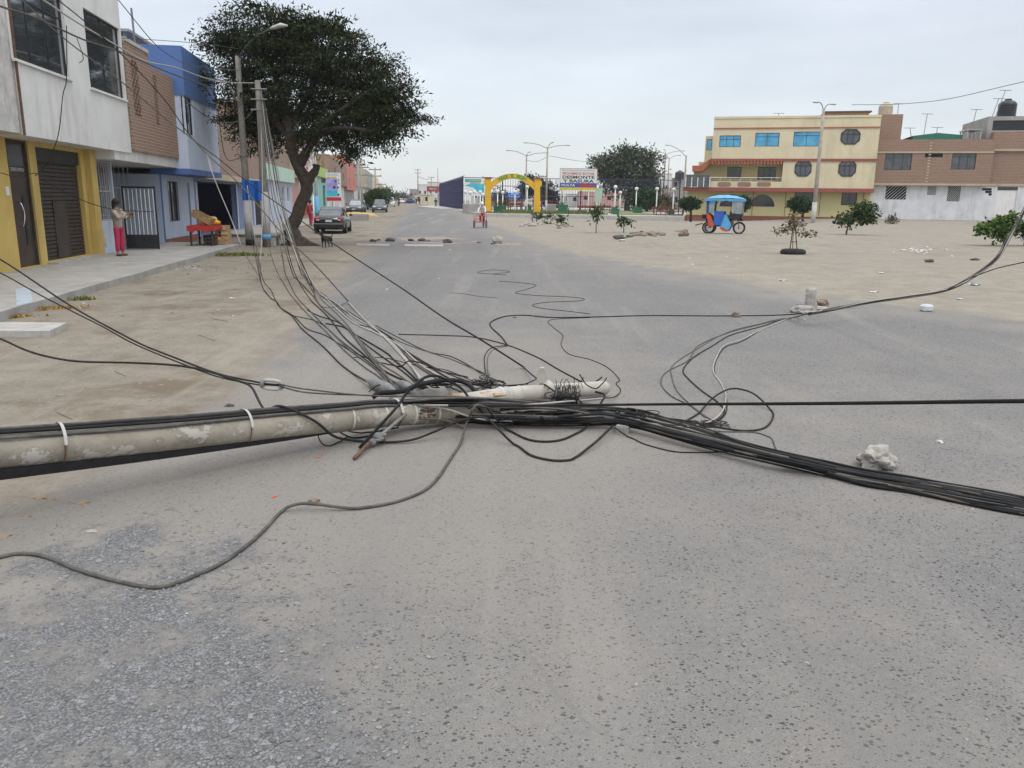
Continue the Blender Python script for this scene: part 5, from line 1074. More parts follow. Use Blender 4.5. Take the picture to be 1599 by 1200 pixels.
# staked sapling in a half buried tyre
p=G(1238,397); t=thing('staked_sapling','bare staked sapling with sparse leaves growing out of a half buried tyre','sapling',p); sY=p.y
def q_(px,py,dy=0): return V(px,py,sY+dy)-p
b=B()
for a,c in (((1233,394),(1240,345)),((1245,394),(1241,345))): b.tube([q_(*a),q_(*c)],.018,5)
b.tube([q_(1234,378),q_(1245,378)],.012,5); b.make('stake','wood_dark',t)
b=B(); b.tube(spline([q_(1238,394),q_(1238,375),q_(1240,355),q_(1240,335)],4),.014,5)
for a in ([(1238,362),(1228,355),(1215,360)],[(1239,358),(1255,360),(1272,368),(1284,372)],[(1240,350),(1230,340),(1224,336)],[(1240,352),(1252,346),(1262,350)],[(1238,366),(1226,364),(1212,362)],[(1239,364),(1258,364),(1268,366)]): b.tube([q_(x,y,random.uniform(-.3,.3)) for x,y in a],[.010,.007,.004,.003][:len(a)],4)
b.make('stem','bark_pale',t,True); foliage('leaves',pb([(1222,359,10,4),(1238,352,12,7),(1262,365,14,4),(1240,338,9,5),(1252,350,8,4),(1215,362,6,3)],sY,rel=p,dy=.25),420,.10,.035,'leaf_dry',t,clump=.12,per=7)
b=B().ring((0,0,.06),.32,.11,'z',24,8); b.make('tyre','rubber',t,True); B().lathe([(.30,.04),(.001,.07)],n=14).make('soil','stone_brown',t)
# ================================================================ PEOPLE
def skinmesh(name,joints,edges,m,parent,sub=1,root=0):
    me=bpy.data.meshes.new(name); me.from_pydata([j[:3] for j in joints],edges,[]); o=bpy.data.objects.new(name,me); COL.objects.link(o)
    sk=o.modifiers.new('s','SKIN'); sk.use_smooth_shade=True; lay=me.skin_vertices[0].data
    for k,j in enumerate(joints):
        r=j[3]; lay[k].radius=(r if isinstance(r,tuple) else (r,r))
    lay[root].use_root=True
    s2=o.modifiers.new('u','SUBSURF'); s2.levels=sub; s2.render_levels=sub
    dg=bpy.context.evaluated_depsgraph_get(); m2=bpy.data.meshes.new_from_object(o.evaluated_get(dg)); bpy.data.objects.remove(o); bpy.data.meshes.remove(me)
    m2.materials.clear(); m2.materials.append(MATS[m]); m2.polygons.foreach_set('use_smooth',[True]*len(m2.polygons)); o=bpy.data.objects.new(name,m2); COL.objects.link(o); o.parent=parent; return o
def person(label,loc,rz,J,shirt,trouser,hair='hair_black',fingers=False,long_hair=False,helmet=None,scale=1,group=None,sleeve=True,shoe='brown_cloth'):
    """J: dict of joints in metres, facing -Y: pelvis chest neck head, shL elL wrL, kneeL anL ... """
    t=thing('person',label,'person',loc,rz,group); t.scale=(scale,)*3
    V3=lambda k: Vector(J[k])
    names=['pelvis','belly','chest','neck','head']
    pel,che,nec,hea=V3('pelvis'),V3('chest'),V3('neck'),V3('head'); bel=pel.lerp(che,.45)
    up=(hea-nec).normalized(); fw=Vector((0,-1,0)); fw=(fw-up*fw.dot(up)).normalized()
    if 'face' in J: fw=Vector(J['face']).normalized()
    js=[(*pel,(.135,.105)),(*bel,(.12,.09)),(*che,(.145,.105)),(*nec,(.055,.055)),(*(nec+up*.07),(.05,.055)),(*(hea-up*.03),(.068,.085)),(*(hea+up*.05),(.078,.095)),(*(hea+up*.10),(.05,.06)),(*(hea-up*.05+fw*.05),(.045,.04))]
    ed=[(0,1),(1,2),(2,3),(3,4),(4,5),(5,6),(6,7),(5,8)]
    for s_ in 'LR':
        sh,el,wr,hip,kn,an=[V3(k+s_) for k in ('sh','el','wr','hip','kn','an')]
        i=len(js); hd=(wr-el).normalized(); toe=Vector((0,-1,0)) if 'toe' not in J else Vector(J['toe'])
        js+=[(*sh,.058),(*el,.042),(*wr,.03),(*(wr+hd*.07),(.038,.022)),(*(wr+hd*.11),(.033,.018))]; ed+=[(2,i),(i,i+1),(i+1,i+2),(i+2,i+3),(i+3,i+4)]
        i=len(js); js+=[(*hip,.09),(*kn,.062),(*an,.042),(*(an+Vector((0,0,-.05))+toe*.04),.04),(*(an+Vector((0,0,-.06))+toe*.15),.032)]; ed+=[(0,i),(i,i+1),(i+1,i+2),(i+2,i+3),(i+3,i+4)]
        if fingers:
            side=hd.cross(Vector((0,0,1))).normalized(); dn=side.cross(hd).normalized()
    body=skinmesh('body',js,ed,'skin',t,1)
    if fingers:
        for s_ in 'LR':
            el,wr=V3('el'+s_),V3('wr'+s_); hd=(wr-el).normalized(); side=hd.cross(Vector((0,0,1))).normalized(); cur=Vector((0,0,-1))
            b=B()
            for k,ln in enumerate((.075,.085,.08,.062)):
                o_=wr+hd*.105+side*(-.028+.019*k); b.tube([o_-hd*.02,o_+hd*ln*.4,o_+hd*ln*.75+cur*ln*.3,o_+hd*ln*.8+cur*ln*.6],[.010,.009,.008,.006],6)
            o_=wr+hd*.04-side*.03; b.tube([o_,o_-side*.03+hd*.02,o_-side*.035+hd*.055],[.012,.010,.008],6); b.make('fingers','skin',body,True)
    sj=[(*(pel-Vector((0,0,.09))),(.16,.135)),(*pel,(.16,.13)),(*bel,(.145,.115)),(*che,(.165,.125)),(*(che.lerp(nec,.75)),(.085,.08))]; se=[(0,1),(1,2),(2,3),(3,4)]
    for s_ in 'LR':
        sh,el,wr=[V3(k+s_) for k in ('sh','el','wr')]; i=len(sj); sj+=[(*sh,.078),(*el,.06)]; se+=[(3,i),(i,i+1)]
        if sleeve: sj.append((*el.lerp(wr,.9),.045)); se.append((i+1,i+2))
    skinmesh('shirt',sj,se,shirt,t,1)
    tj=[(*(pel-Vector((0,0,.02))),(.12,.10))]; te=[]
    for s_ in 'LR':
        hip,kn,an=[V3(k+s_) for k in ('hip','kn','an')]; i=len(tj); tj+=[(*(hip-Vector((0,0,.05))),.095),(*kn,.078),(*kn.lerp(an,.9),.066)]; te+=[(0,i),(i,i+1),(i+1,i+2)]
    skinmesh('trousers',tj,te,trouser,t,1)
    for s_ in 'LR':
        an=V3('an'+s_); toe=Vector((0,-1,0)) if 'toe' not in J else Vector(J['toe'])
        b=B().rock(tuple(an+Vector((0,0,-.055))+toe*.06),.055,1,.05,2,(.85,2.3,.75)); b.make('shoe',shoe,t,True)
    hc=hea+up*.045
    if helmet: B().rock(tuple(hc+up*.02),.135,2,.02,2,(1,1.1,1.05)).make('helmet',helmet,t,True)
    else:
        b=B().rock(tuple(hc-fw*.022+up*.018),.118,3,.1,2,(1.0,1.08,1.06))
        if long_hair: b.rock(tuple(hc-fw*.07-up*.09),.095,4,.12,2,(1.0,.75,1.45))
        b.make('hair',hair,t,True)
    # face
    sd_=fw.cross(up); b=B()
    b.rock(tuple(hea+fw*.098+up*.012),.016,1,.05,1,(.8,1.1,1.3)); 
    for k in (-1,1): b.rock(tuple(hea+sd_*k*.083+up*.01),.022,1,.05,1,(.5,1,1.3))
    b.make('nose_and_ears','skin',body,True)
    b=B()
    for k in (-1,1): b.rock(tuple(hea+fw*.083+sd_*k*.031+up*.035),.010,1,0,1)
    b.make('eyes','hair_black',body); B().rock(tuple(hea+fw*.083-up*.035),.016,1,0,1,(1.3,.4,.4)).make('mouth','pink_cloth',body)
    return t
def stand(): return dict(pelvis=(0,0,.90),chest=(0,0,1.22),neck=(0,0,1.40),head=(0,-.01,1.52),shL=(-.17,0,1.34),shR=(.17,0,1.34),elL=(-.23,.02,1.07),elR=(.23,.02,1.07),wrL=(-.24,-.08,.85),wrR=(.24,-.08,.85),hipL=(-.09,0,.86),hipR=(.09,0,.86),knL=(-.10,-.01,.47),knR=(.10,-.02,.47),anL=(-.10,.02,.09),anR=(.11,.02,.09))
J=stand(); J.update(wrL=(-.10,-.42,1.24),elL=(-.20,-.22,1.10),wrR=(.06,-.42,1.22),elR=(.20,-.2,1.08))
wp=HZ(189,400,.16)
wm=person('person in beige sweater and pink trousers at the open gate, holding up a phone',wp,math.radians(78),J,'beige_cloth','pink_cloth',fingers=True,long_hair=True,scale=1.0)
B().box(-.06,.02,-.535,-.525,1.22,1.36).xf(Matrix.Identity(4)).make('phone','black_metal',None)
ph=bpy.data.objects['phone']; ph.matrix_world=Matrix.Translation(wp)@Matrix.Rotation(math.radians(78),4,'Z'); tag(ph,'small dark phone held up by the person in pink trousers','phone')
J=stand(); J.update(anL=(-.10,.10,.09),anR=(.11,-.12,.09),knR=(.10,-.12,.47))
p=at(484,52); person('person in red shirt and rose trousers walking on the pavement beyond the tree',Vector((p.x,p.y,.16)),math.radians(160),J,'red_cloth','rose_wall' if False else 'pink_cloth',scale=.98)
p=at(680.5,150); person('person standing on the far right pavement beside the purple fence',p,0,stand(),'dark_cloth','brown_cloth')
p=at(411,32.2); 
for px,lab in ((650,'left one of two people standing at the far right roadside'),(655,'right one of two people standing at the far right roadside')):
    p=at(px,190); person(lab,p,0,stand(),'dark_cloth','dark_cloth',group='people far down the road')
# ================================================================ VEHICLES
def wheel(parent,x,y,r,w,m='steel',axis='x'):
    t=B().lathe([(r*.62,-w/2),(r*.95,-w/2),(r,-w*.3),(r,w*.3),(r*.95,w/2),(r*.62,w/2)],c=(x,y,r),n=22,ax=axis).make('wheel','rubber',parent,True)
    b=B().lathe([(.001,-w*.3),(r*.2,-w*.42),(r*.25,-w*.3),(r*.6,-w*.38),(r*.62,0),(r*.6,w*.38),(r*.25,w*.3),(r*.2,w*.42),(.001,w*.3)],c=(x,y,r),n=20,ax=axis); b.make('rim',m,t,True); return t
def car(label,loc,rz,paint,kind='sedan',group=None,tail=True,glass='glass_mid'):
    """length along local Y, front towards -Y; rear at +Y"""
    t=thing('parked_car',label,'car',loc,rz,group)
    if kind=='sedan':  # stations: y, halfwidth, z bottom, z shoulder
        st=[(-2.15,.70,.32,.58),(-2.08,.80,.22,.66),(-1.7,.84,.2,.76),(-1.0,.85,.2,.86),(-.4,.85,.2,.90),(.8,.85,.2,.93),(1.5,.84,.2,.96),(1.95,.81,.22,.97),(2.12,.76,.28,.86),(2.17,.70,.34,.62)]
        cab=[(-.95,.70,.87,.88),(-.35,.64,.9,1.34),(.2,.62,.9,1.45),(.8,.62,.92,1.43),(1.2,.64,.94,1.28),(1.72,.70,.95,.98)]
    else:
        st=[(-2.3,.75,.4,.75),(-2.2,.86,.35,.95),(-1.5,.88,.3,1.02),(-.2,.88,.3,1.05),(1.2,.88,.3,1.05),(2.2,.88,.3,1.05),(2.35,.84,.4,.95)]
        cab=[(-1.4,.72,1.02,1.04),(-.9,.68,1.03,1.6),(-.2,.67,1.05,1.68),(1.9,.67,1.05,1.66),(2.25,.74,1.05,1.07)]
    b=B(); n_=0
    for (y,w,z0_,z1_) in st:
        h=z1_-z0_; sec=[(-w*.9,z0_),(-w,z0_+h*.18),(-w*1.01,z0_+h*.55),(-w*.97,z0_+h*.86),(-w*.86,z1_),(0,z1_+.025),(w*.86,z1_),(w*.97,z0_+h*.86),(w*1.01,z0_+h*.55),(w,z0_+h*.18),(w*.9,z0_)]
        b.v+=[(p[0],y,p[1]) for p in sec]; n_=len(sec)
    for k in range(len(st)-1):
        for j in range(n_): a=k*n_+j; c=k*n_+(j+1)%n_; b.f.append((a,c,c+n_,a+n_))
    b.f.append(tuple(range(n_))[::-1]); b.f.append(tuple(range((len(st)-1)*n_,len(st)*n_)))
    body=b.make('body',paint,t,True)
    b=B()
    for (y,w,z0_,z1_) in cab:
        h=z1_-z0_; sec=[(-w-.04,z0_-.03),(-w,z0_+h*.1),(-w*.9,z1_-.05),(-w*.75,z1_),(w*.75,z1_),(w*.9,z1_-.05),(w,z0_+h*.1),(w+.04,z0_-.03)]; b.v+=[(p[0],y,p[1]) for p in sec]; m_=len(sec)
    for k in range(len(cab)-1):
        for j in range(m_-1): a=k*m_+j; b.f.append((a,a+1,a+1+m_,a+m_))
    b.make('windows',glass,t,False)
    b=B(); r=[c for c in cab[1:-1]]   # roof skin and pillars
    for (y,w,z0_,z1_) in r: b.v+=[(-w*.92,y,z1_-.055),(-w*.76,y,z1_+.012),(w*.76,y,z1_+.012),(w*.92,y,z1_-.055)]
    for k in range(len(r)-1):
        for j in range(3): a=4*k+j; b.f.append((a,a+1,a+5,a+4))
    for s_ in (-1,1):
        for i0,i1 in ((0,1),(len(cab)-2,len(cab)-1),(2,2)):
            A=cab[i0];C=cab[i1]
            if i0==i1: b.tube([(s_*(A[1]+.015),A[0]+.05,A[2]),(s_*A[1]*.91,A[0]+.05,A[3]-.04)],.03,5)
            else:
                b.tube([(s_*(A[1]+.005),A[0],max(A[2],A[3]-.06) if A[3]-A[2]>.2 else A[2]),(s_*(C[1]*.93),C[0],C[3]-.05 if C[3]-C[2]>.2 else C[3])],.035,5)
    b.make('roof',paint,t,True)
    wr=.31 if kind=='sedan' else .36
    for y in ((-1.35,1.30) if kind=='sedan' else (-1.5,1.45)):
        for s_ in (-1,1): wheel(t,s_*(.77),y,wr,.2)
    ry=2.17 if kind=='sedan' else 2.36; zt_=.72 if kind=='sedan' else .9
    for s_ in (-1,1):
        q=B().cbox(s_*.64-.15,s_*.64+.15,ry-.16,ry+.005,zt_-.02,zt_+.16,.03).make('tail_light','tail_red',t); B().box(s_*.58-.07,s_*.58+.07,ry+.006,ry+.012,zt_+.0,zt_+.06).make('reversing_lamp','lamp_clear',q)
        B().cbox(s_*.62-.16,s_*.62+.16,-ry-.01,-ry+.14,.56,.70,.03).make('headlight','lamp_clear',t)
        B().cbox(s_*.94-.09,s_*.94+.09,-.72,-.6,.92,1.05,.03).make('mirror',paint,t)
    B().cbox(-.82,.82,ry-.10,ry+.07,.30,.56,.04).make('rear_bumper',paint,t); B().cbox(-.80,.80,-ry-.06,-ry+.1,.26,.5,.04).make('front_bumper',paint,t)
    B().box(-.5,.5,-ry-.065,-ry-.061,.32,.42).make('grille','black_metal',t); B().box(-.17,.17,ry+.015 if kind!='sedan' else ry+.012,ry+.02,.64,.76).make('rear_plate','plate_white',t); B().box(-.17,.17,-ry-.08,-ry-.07,.40,.5).make('front_plate','plate_white',t)
    B().tube([(-.1,ry+.01,.86),(0,ry+.02,.885),(.1,ry+.01,.86)],.015,5).make('badge','chrome',t)
    return t
p=at(519.5,46.5); 
car('shiny black sedan parked on the left roadside, seen from behind',p,math.radians(186),'car_black')
B_=lambda px,Y: at(px,Y)
car('grey and black car parked facing the camera before the salmon house',B_(556,88),math.radians(4),'car_dark',group='cars parked along the left roadside',glass='clear_film')
car('dark green grey car parked before the round clipped bush',B_(593,96),math.radians(8),'car_dark',group='cars parked along the left roadside',glass='glass_mid')
car('white pickup van further down the left roadside',B_(609,150),math.radians(8),'car_white','van',group='cars parked along the left roadside')
car('dark blue car half hidden by the clipped bush',B_(583,112),math.radians(8),'car_blue','van',group='cars parked along the left roadside')
for k,(px,Y,m,lab) in enumerate(((627,250,'car_white','small pale car at the far end of the road, leftmost of the far row'),(633,250,'car_red','small red car in the far row at the end of the road'),(640,250,'car_blue','blue car in the far row, left of the low cream wall'),(645,240,'car_blue','blue car in the far row, beside the low cream wall'))):
    car(lab,at(px,Y),math.radians(20+k*13),m,group='cars far down the road')
for px,Y,m,lab in ((1003,140,'car_white','white car parked behind the park, left of the dark one'),(1020,138,'car_dark','dark car parked behind the park near the yellow building')):
    car(lab,at(px,Y),math.radians(85),m,group='cars behind the park')
# mototaxi (three wheeled) : local +X is forward
p=G(1130,365); mt=thing('mototaxi','blue and orange three wheeled mototaxi with pale blue canopy on the sandy lot','mototaxi',p,math.radians(-20))
def mk(b,n,m,par=mt,s=False): return b.make(n,m,par,s)
for (x,y) in ((-.98,-.52),(-.98,.52),(.98,0)):
    w=B().ring((x,y,.28),.265,.034,'y',28,8).make('wheel','rubber',mt,True)
    b=B().ring((x,y,.28),.215,.014,'y',24,6); b.lathe([(.045,-.05),(.045,.05)],c=(x,y,.28),n=10,ax='y')
    for k in range(12): a=k*math.pi/6; b.tube([(x+.04*math.cos(a),y+(-1)**k*.03,.28+.04*math.sin(a)),(x+.21*math.cos(a),y,.28+.21*math.sin(a))],.005,4)
    b.make('rim','steel',w,True)
cz=.28
b=B()
for y in (-.5,.5):
    b.tube([(-1.2,y,.36),(.15,y,.36),(.35,y*.5,.42)],.022,6); b.tube([(-1.15,y,.36),(-1.15,y,1.62)],.018,6); b.tube([(.25,y,.42),(.42,y,1.0),(.42,y,1.62)],.018,6)
    b.tube([(.42,y,1.05),(1.02,y*.75,1.02),(1.02,y*.7,1.6)],.014,6); b.tube([(-1.15,y,1.62),(1.02,y*.75,1.6)],.016,6)
for x in (-1.15,-.3,.25): b.tube([(x,-.5,.36),(x,.5,.36)],.02,6)
mk(b,'frame','black_metal',s=True)
# canopy: domed pale blue tarp
b=B(); nx,ny=14,8
for i in range(nx+1):
    for j in range(ny+1):
        u,v=-1+2*i/nx,-1+2*j/ny; x=-.04+1.30*u; y=(.66-.06*max(0,u))*v; z=1.64+.19*(1-abs(u)**2.4)*(1-.75*abs(v)**2.2)+.008*math.sin(i*2.1+j)
        b.v.append((x,y,z))
for i in range(nx):
    for j in range(ny): a=i*(ny+1)+j; b.f.append((a,a+ny+1,a+ny+2,a+1))
cn=mk(b,'canopy','tarp_light',s=True)
b=B()
rim=[(-1.34+.04*0,-.66),(1.26,-.60),(1.26,.60),(-1.34,.66)]
for k in range(4):
    a,c=rim[k],rim[(k+1)%4]; m_=10
    for j in range(m_):
        p0=Vector(a).lerp(Vector(c),j/m_); p1=Vector(a).lerp(Vector(c),(j+1)/m_); d=.10+.015*math.sin(j*2.2)
        b.quad((p0.x,p0.y,1.645),(p1.x,p1.y,1.645),(p1.x,p1.y,1.645-d),(p0.x,p0.y,1.645-d))
b.make('canopy_valance','tarp_light',cn)
# windscreen
b=B(); b.prism([(.50,.98),(1.12,.94),(1.16,1.10),(1.16,1.56),(.46,1.56)],-.565,-.555,'y'); b.prism([(.50,.98),(1.12,.94),(1.16,1.10),(1.16,1.56),(.46,1.56)],.555,.565,'y'); b.quad((1.17,-.55,.98),(1.17,.55,.98),(1.17,.55,1.56),(1.17,-.55,1.56)); mk(b,'windscreen','clear_film')
b=B(); b.prism([(.30,.72),(1.0,.66),(1.14,.98),(.50,1.02),(.38,1.1)],-.55,-.53,'y'); b.prism([(.30,.72),(1.0,.66),(1.14,.98),(.50,1.02),(.38,1.1)],.53,.55,'y'); b.box(1.1,1.16,-.53,.53,.72,.98); mk(b,'front_cowl','black_metal')
# side bodywork in four colours, both sides
for s_ in (-1,1):
    def side(pl,y0,y1): return B().prism(pl,min(s_*y0,s_*y1),max(s_*y0,s_*y1),'y')
    mk(side([(-1.12,.98),(-.88,.88),(-.60,.42),(-.66,.32),(-.98,.36),(-1.04,.62),(-1.16,.86)],.56,.60),'rear_side_panel','orange_paint')
    mk(side([(-.66,1.06),(-.02,1.06),(.04,.86),(-.14,.40),(-.58,.40),(-.64,.62)],.52,.56),'side_door','tarp_blue')
    mk(side([(.06,.92),(.20,.88),(.52,.42),(.36,.16),(-.18,.34),(-.05,.62)],.565,.60),'front_side_panel','tarp_light')
    mk(side([(-.20,.33),(.34,.155),(.30,.10),(-.02,.14),(-.22,.26)],.55,.595),'lower_flap','orange_paint')
    mk(side([(-1.10,1.0),(-.66,.95),(-.66,1.56),(-.98,1.56),(-1.10,1.5)],.545,.555),'side_window_film','clear_film')
    mk(side([(-1.16,.90),(-1.02,.96),(-1.0,1.6),(-1.2,1.6)],.555,.575),'corner_curtain','tarp_navy')
    mk(side([(-.98,1.42),(-.62,1.42),(-.58,1.62),(-.98,1.62)],.556,.566),'upper_curtain','tarp_light')
    mk(side([(-.42,.86),(-.20,.86),(-.20,.80),(-.42,.80)],.561,.566),'red_mark','red_paint')
mk(B().box(-1.16,-.62,-.52,.52,.42,.62),'seat_base','tarp_navy'); mk(B().cbox(-1.1,-.55,-.5,.5,.62,.74,.03),'passenger_seat','dark_cloth'); mk(B().cbox(-1.12,-1.0,-.5,.5,.74,1.2,.03),'backrest','dark_cloth'); mk(B().box(-1.18,-1.165,-.52,.52,.4,1.6),'rear_curtain','tarp_navy')
mk(B().box(-.6,.3,-.5,.5,.34,.40),'floor','black_metal')
mk(B().cbox(.05,.55,-.12,.12,.62,.74,.04),'rider_seat','dark_cloth'); mk(B().cbox(.45,.78,-.14,.14,.66,.86,.05),'fuel_tank','red_paint'); mk(B().cbox(.2,.62,-.12,.12,.32,.6,.04),'engine','galv')
b=B()
for y in (-.09,.09): b.tube([(.98,y,.28),(.86,y,.68),(.80,y,.98)],.022,6)
mk(b,'front_fork','steel',s=True)
b=B()
for k in range(9): a0_=math.radians(20+k*15); a1_=math.radians(35+k*15); b.quad((.98+.31*math.cos(a0_),-.07,.28+.31*math.sin(a0_)),(.98+.31*math.cos(a0_),.07,.28+.31*math.sin(a0_)),(.98+.31*math.cos(a1_),.07,.28+.31*math.sin(a1_)),(.98+.31*math.cos(a1_),-.07,.28+.31*math.sin(a1_)))
mk(b,'front_mudguard','red_paint'); mk(B().rock((.98,0,.84),.12,1,.04,2,(.8,1.1,.9)),'headlight','red_paint',s=True); mk(B().rock((1.07,0,.84),.07,1,.0,2,(.5,1,1)),'headlight_glass','lamp_clear',s=True)
mk(B().ring((.90,0,.82),.24,.03,'x',20,6),'front_guard','tarp_navy',s=True); mk(B().tube([(.84,-.34,1.06),(.80,0,1.0),(.84,.34,1.06)],.016,6),'handlebar','black_metal',s=True)
mk(B().tube([(.55,-.4,1.35),(.75,-.42,1.25)],.015,5).rock((.5,-.4,1.38),.06,1,0,1,(.4,1,.7)),'mirror','black_metal')
mk(B().tube([(-1.2,.2,.36),(-1.55,.2,.45),(-1.95,.15,.36)],.03,6).box(-1.5,-1.2,-.1,.3,.7,.9),'rear_rack','black_metal')
for o in list(mt.children):
    kd=o.name.split('.')[0]
    if kd in ('wheel','front_mudguard'):
        wx,wy={'wheel':(-.98,-.52),'wheel.001':(-.98,.52)}.get('',(.98,0)) if kd!='wheel' else None or ((.98,0) if np.mean([v.co.x for v in o.data.vertices])>0 else (-.98,.52*(1 if np.mean([v.co.y for v in o.data.vertices])>0 else -1)))
        o.location=(wx*(.72-1),wy*(.85-1),0)
    else: o.scale=(.72,.85,1)
# cargo tricycle with rider, front boxes towards the camera
p=G(752,356); ct=thing('cargo_tricycle','small red cargo tricycle ridden along the right edge of the road','tricycle',p,math.radians(-8))
for x,y in ((-.42,-.5),(.42,-.5),(0,.75)):
    w=B().ring((x,y,.27),.24,.03,'x',22,6).make('wheel','rubber',ct,True); b=B().ring((x,y,.27),.2,.012,'x',20,5)
    for k in range(8): a=k*math.pi/4; b.tube([(x,y,.27),(x,y+.2*math.cos(a),.27+.2*math.sin(a))],.006,4)
    b.make('rim','steel',w,True)
b=B()
for z in (.42,.60,.80): b.tube([(-.36,-.85,z),(.36,-.85,z),(.36,-.15,z),(-.36,-.15,z),(-.36,-.85,z)],.014,5)
for x in (-.36,0,.36):
    for y in (-.85,-.15): b.tube([(x,y,.40),(x,y,.80)],.014,5)
b.make('cargo_basket','red_paint',ct); B().box(-.36,.36,-.85,-.15,.38,.42).make('cargo_floor','wood',ct)
B().tube([(0,-.15,.42),(0,.35,.45),(0,.75,.27)],.02,6).tube([(0,.35,.45),(0,.45,.85)],.018,6).tube([(-.28,-.12,.98),(.28,-.12,.98)],.014,5).tube([(0,-.15,.6),(0,-.12,.98)],.016,5).make('frame','red_paint',ct); B().cbox(-.1,.1,.32,.58,.84,.90,.02).make('saddle','black_metal',ct)
J=dict(pelvis=(0,.44,.98),chest=(0,.30,1.28),neck=(0,.22,1.44),head=(0,.18,1.56),shL=(-.17,.28,1.38),shR=(.17,.28,1.38),elL=(-.25,.10,1.18),elR=(.25,.10,1.18),wrL=(-.24,-.08,1.02),wrR=(.24,-.08,1.02),hipL=(-.09,.40,.95),hipR=(.09,.40,.95),knL=(-.12,.08,.80),knR=(.12,.14,.68),anL=(-.11,.20,.45),anR=(.11,.22,.32))
person('person in white top and white cap riding the small red cargo tricycle',p,math.radians(-8),J,'white_cloth','dark_cloth',helmet='helmet_white')
# distant motorcyclist
p=at(622.5,165); mc=thing('motorcycle','motorcycle coming down the middle of the far road','motorcycle',p,0)
for y in (-.62,.62):
    w=B().ring((0,y,.3),.26,.045,'x',18,6).make('wheel','rubber',mc,True)
B().cbox(-.12,.12,-.35,.25,.45,.85,.05).cbox(-.1,.1,.2,.75,.72,.84,.03).make('body','dark_cloth',mc); B().tube([(-.35,-.4,1.05),(.35,-.4,1.05)],.02,5).tube([(0,-.62,.3),(0,-.42,1.05)],.03,5).make('fork','black_metal',mc); B().rock((0,-.58,.88),.09,1,0,1).make('headlight','lamp_clear',mc)
person('person in dark clothes riding the motorcycle far down the road',p,0,J,'dark_cloth','dark_cloth',helmet='helmet_white' if False else 'black_metal')
# ================================================================ DOG (black, seen from the front-left)
p=G(509.5,387); 
js=[(0,.28,.36,(.085,.09)),(0,.10,.36,(.085,.10)),(0,-.12,.37,(.09,.125)),(0,-.22,.44,(.065,.075)),(0,-.30,.54,(.055,.06)),(0,-.36,.58,(.06,.055)),(0,-.45,.555,(.032,.03)),(0,.38,.40,.025),(0,.46,.50,.018),(.02,.47,.60,.012)]
ed=[(0,1),(1,2),(2,3),(3,4),(4,5),(5,6),(0,7),(7,8),(8,9)]
for s_ in (-1,1):
    i=len(js); js+=[(s_*.065,-.15,.28,.045),(s_*.07,-.14,.16,.026),(s_*.07,-.15,.05,.02),(s_*.07,-.18,.02,.024)]; ed+=[(2,i),(i,i+1),(i+1,i+2),(i+2,i+3)]
    i=len(js); js+=[(s_*.065,.27,.28,.055),(s_*.07,.21,.20,.035),(s_*.07,.31,.13,.022),(s_*.07,.29,.04,.02),(s_*.07,.26,.02,.022)]; ed+=[(0,i),(i,i+1),(i+1,i+2),(i+2,i+3),(i+3,i+4)]
    i=len(js); js+=[(s_*.045,-.335,.62,.018),(s_*.06,-.33,.67,.008)]; ed+=[(5,i),(i,i+1)]
dg_=thing('dog','black dog standing on the dirt near the sedan, looking toward the camera','dog',p,math.radians(-22)); dg_.scale=(1.0,)*3
skinmesh('body',js,ed,'dog_black',dg_,2)
# ================================================================ FRUIT STALL
p=HZ(322,383,.16); fs=thing('fruit_table','low table with bright red cover in front of the dark shop','table',p,SD-math.pi/2)
B().box(-.45,.45,-.75,.75,.66,.72).make('tabletop','wood_dark',fs)
b=B(); b.box(-.47,.47,-.77,.77,.722,.735)
for k in range(12): q=-.77+k*1.54/12; d=.18+.05*math.sin(k*1.9); b.box(.47,.48,q,q+1.54/12,.735-d,.735)
for k in range(7): q=-.47+k*.94/7; d=.2+.04*math.sin(k*1.7); b.box(q,q+.94/7,-.78,-.77,.735-d,.735)
b.make('red_cover','red_cover',fs)
for x in (-.4,.36):
    for y in (-.68,.6): B().box(x,x+.06,y,y+.06,0,.66).make('leg','wood_dark',fs)
def crate(name_m,loc,rz,rx,label,L_=.5,Wd=.34,Hh=.26,m='wood_pale',group='wooden crates at the fruit stall',vert=False):
    t=thing('wooden_crate',label,'crate',loc,rz,group); t.rotation_euler=(rx,0,rz)
    for s_ in (-1,1):
        b=B()
        if vert:
            k=-L_/2
            while k<L_/2-.03: b.box(k,k+.06,s_*Wd/2-.008,s_*Wd/2+.008,0,Hh); k+=.085
        else:
            for k in range(3): z=Hh*k/3+.01; b.box(-L_/2,L_/2,s_*Wd/2-.007,s_*Wd/2+.007,z,z+Hh/3*.72)
        b.make('side_slats',m,t)
        b=B()
        for k in range(3): z=Hh*k/3+.01; b.box(s_*L_/2-.007,s_*L_/2+.007,-Wd/2+.009,Wd/2-.009,z,z+Hh/3*.72)
        b.make('end_slats',m,t)
    b=B()
    for k in range(5): y=-Wd/2+.01+k*Wd/5; b.box(-L_/2+.01,L_/2-.01,y,y+Wd/5*.75,-.005,.008)
    b.make('bottom_slats',m,t)
    b=B()
    for x in (-1,1):
        for y in (-1,1): b.box(x*(L_/2-.03)-.015,x*(L_/2-.03)+.015,y*(Wd/2-.025)-.015,y*(Wd/2-.025)+.015,.009,Hh)
    b.make('corner_posts',m,t); return t
M0=Matrix.Translation(p)@Matrix.Rotation(SD-math.pi/2,4,'Z')
crate('',M0@Vector((.0,-.52,.80)),SD-math.pi/2+.3,math.radians(0),'tilted orange brown crate lying on the red covered table',L_=.75,Wd=.42,Hh=.26,m='wood'); bpy.context.view_layer.update()
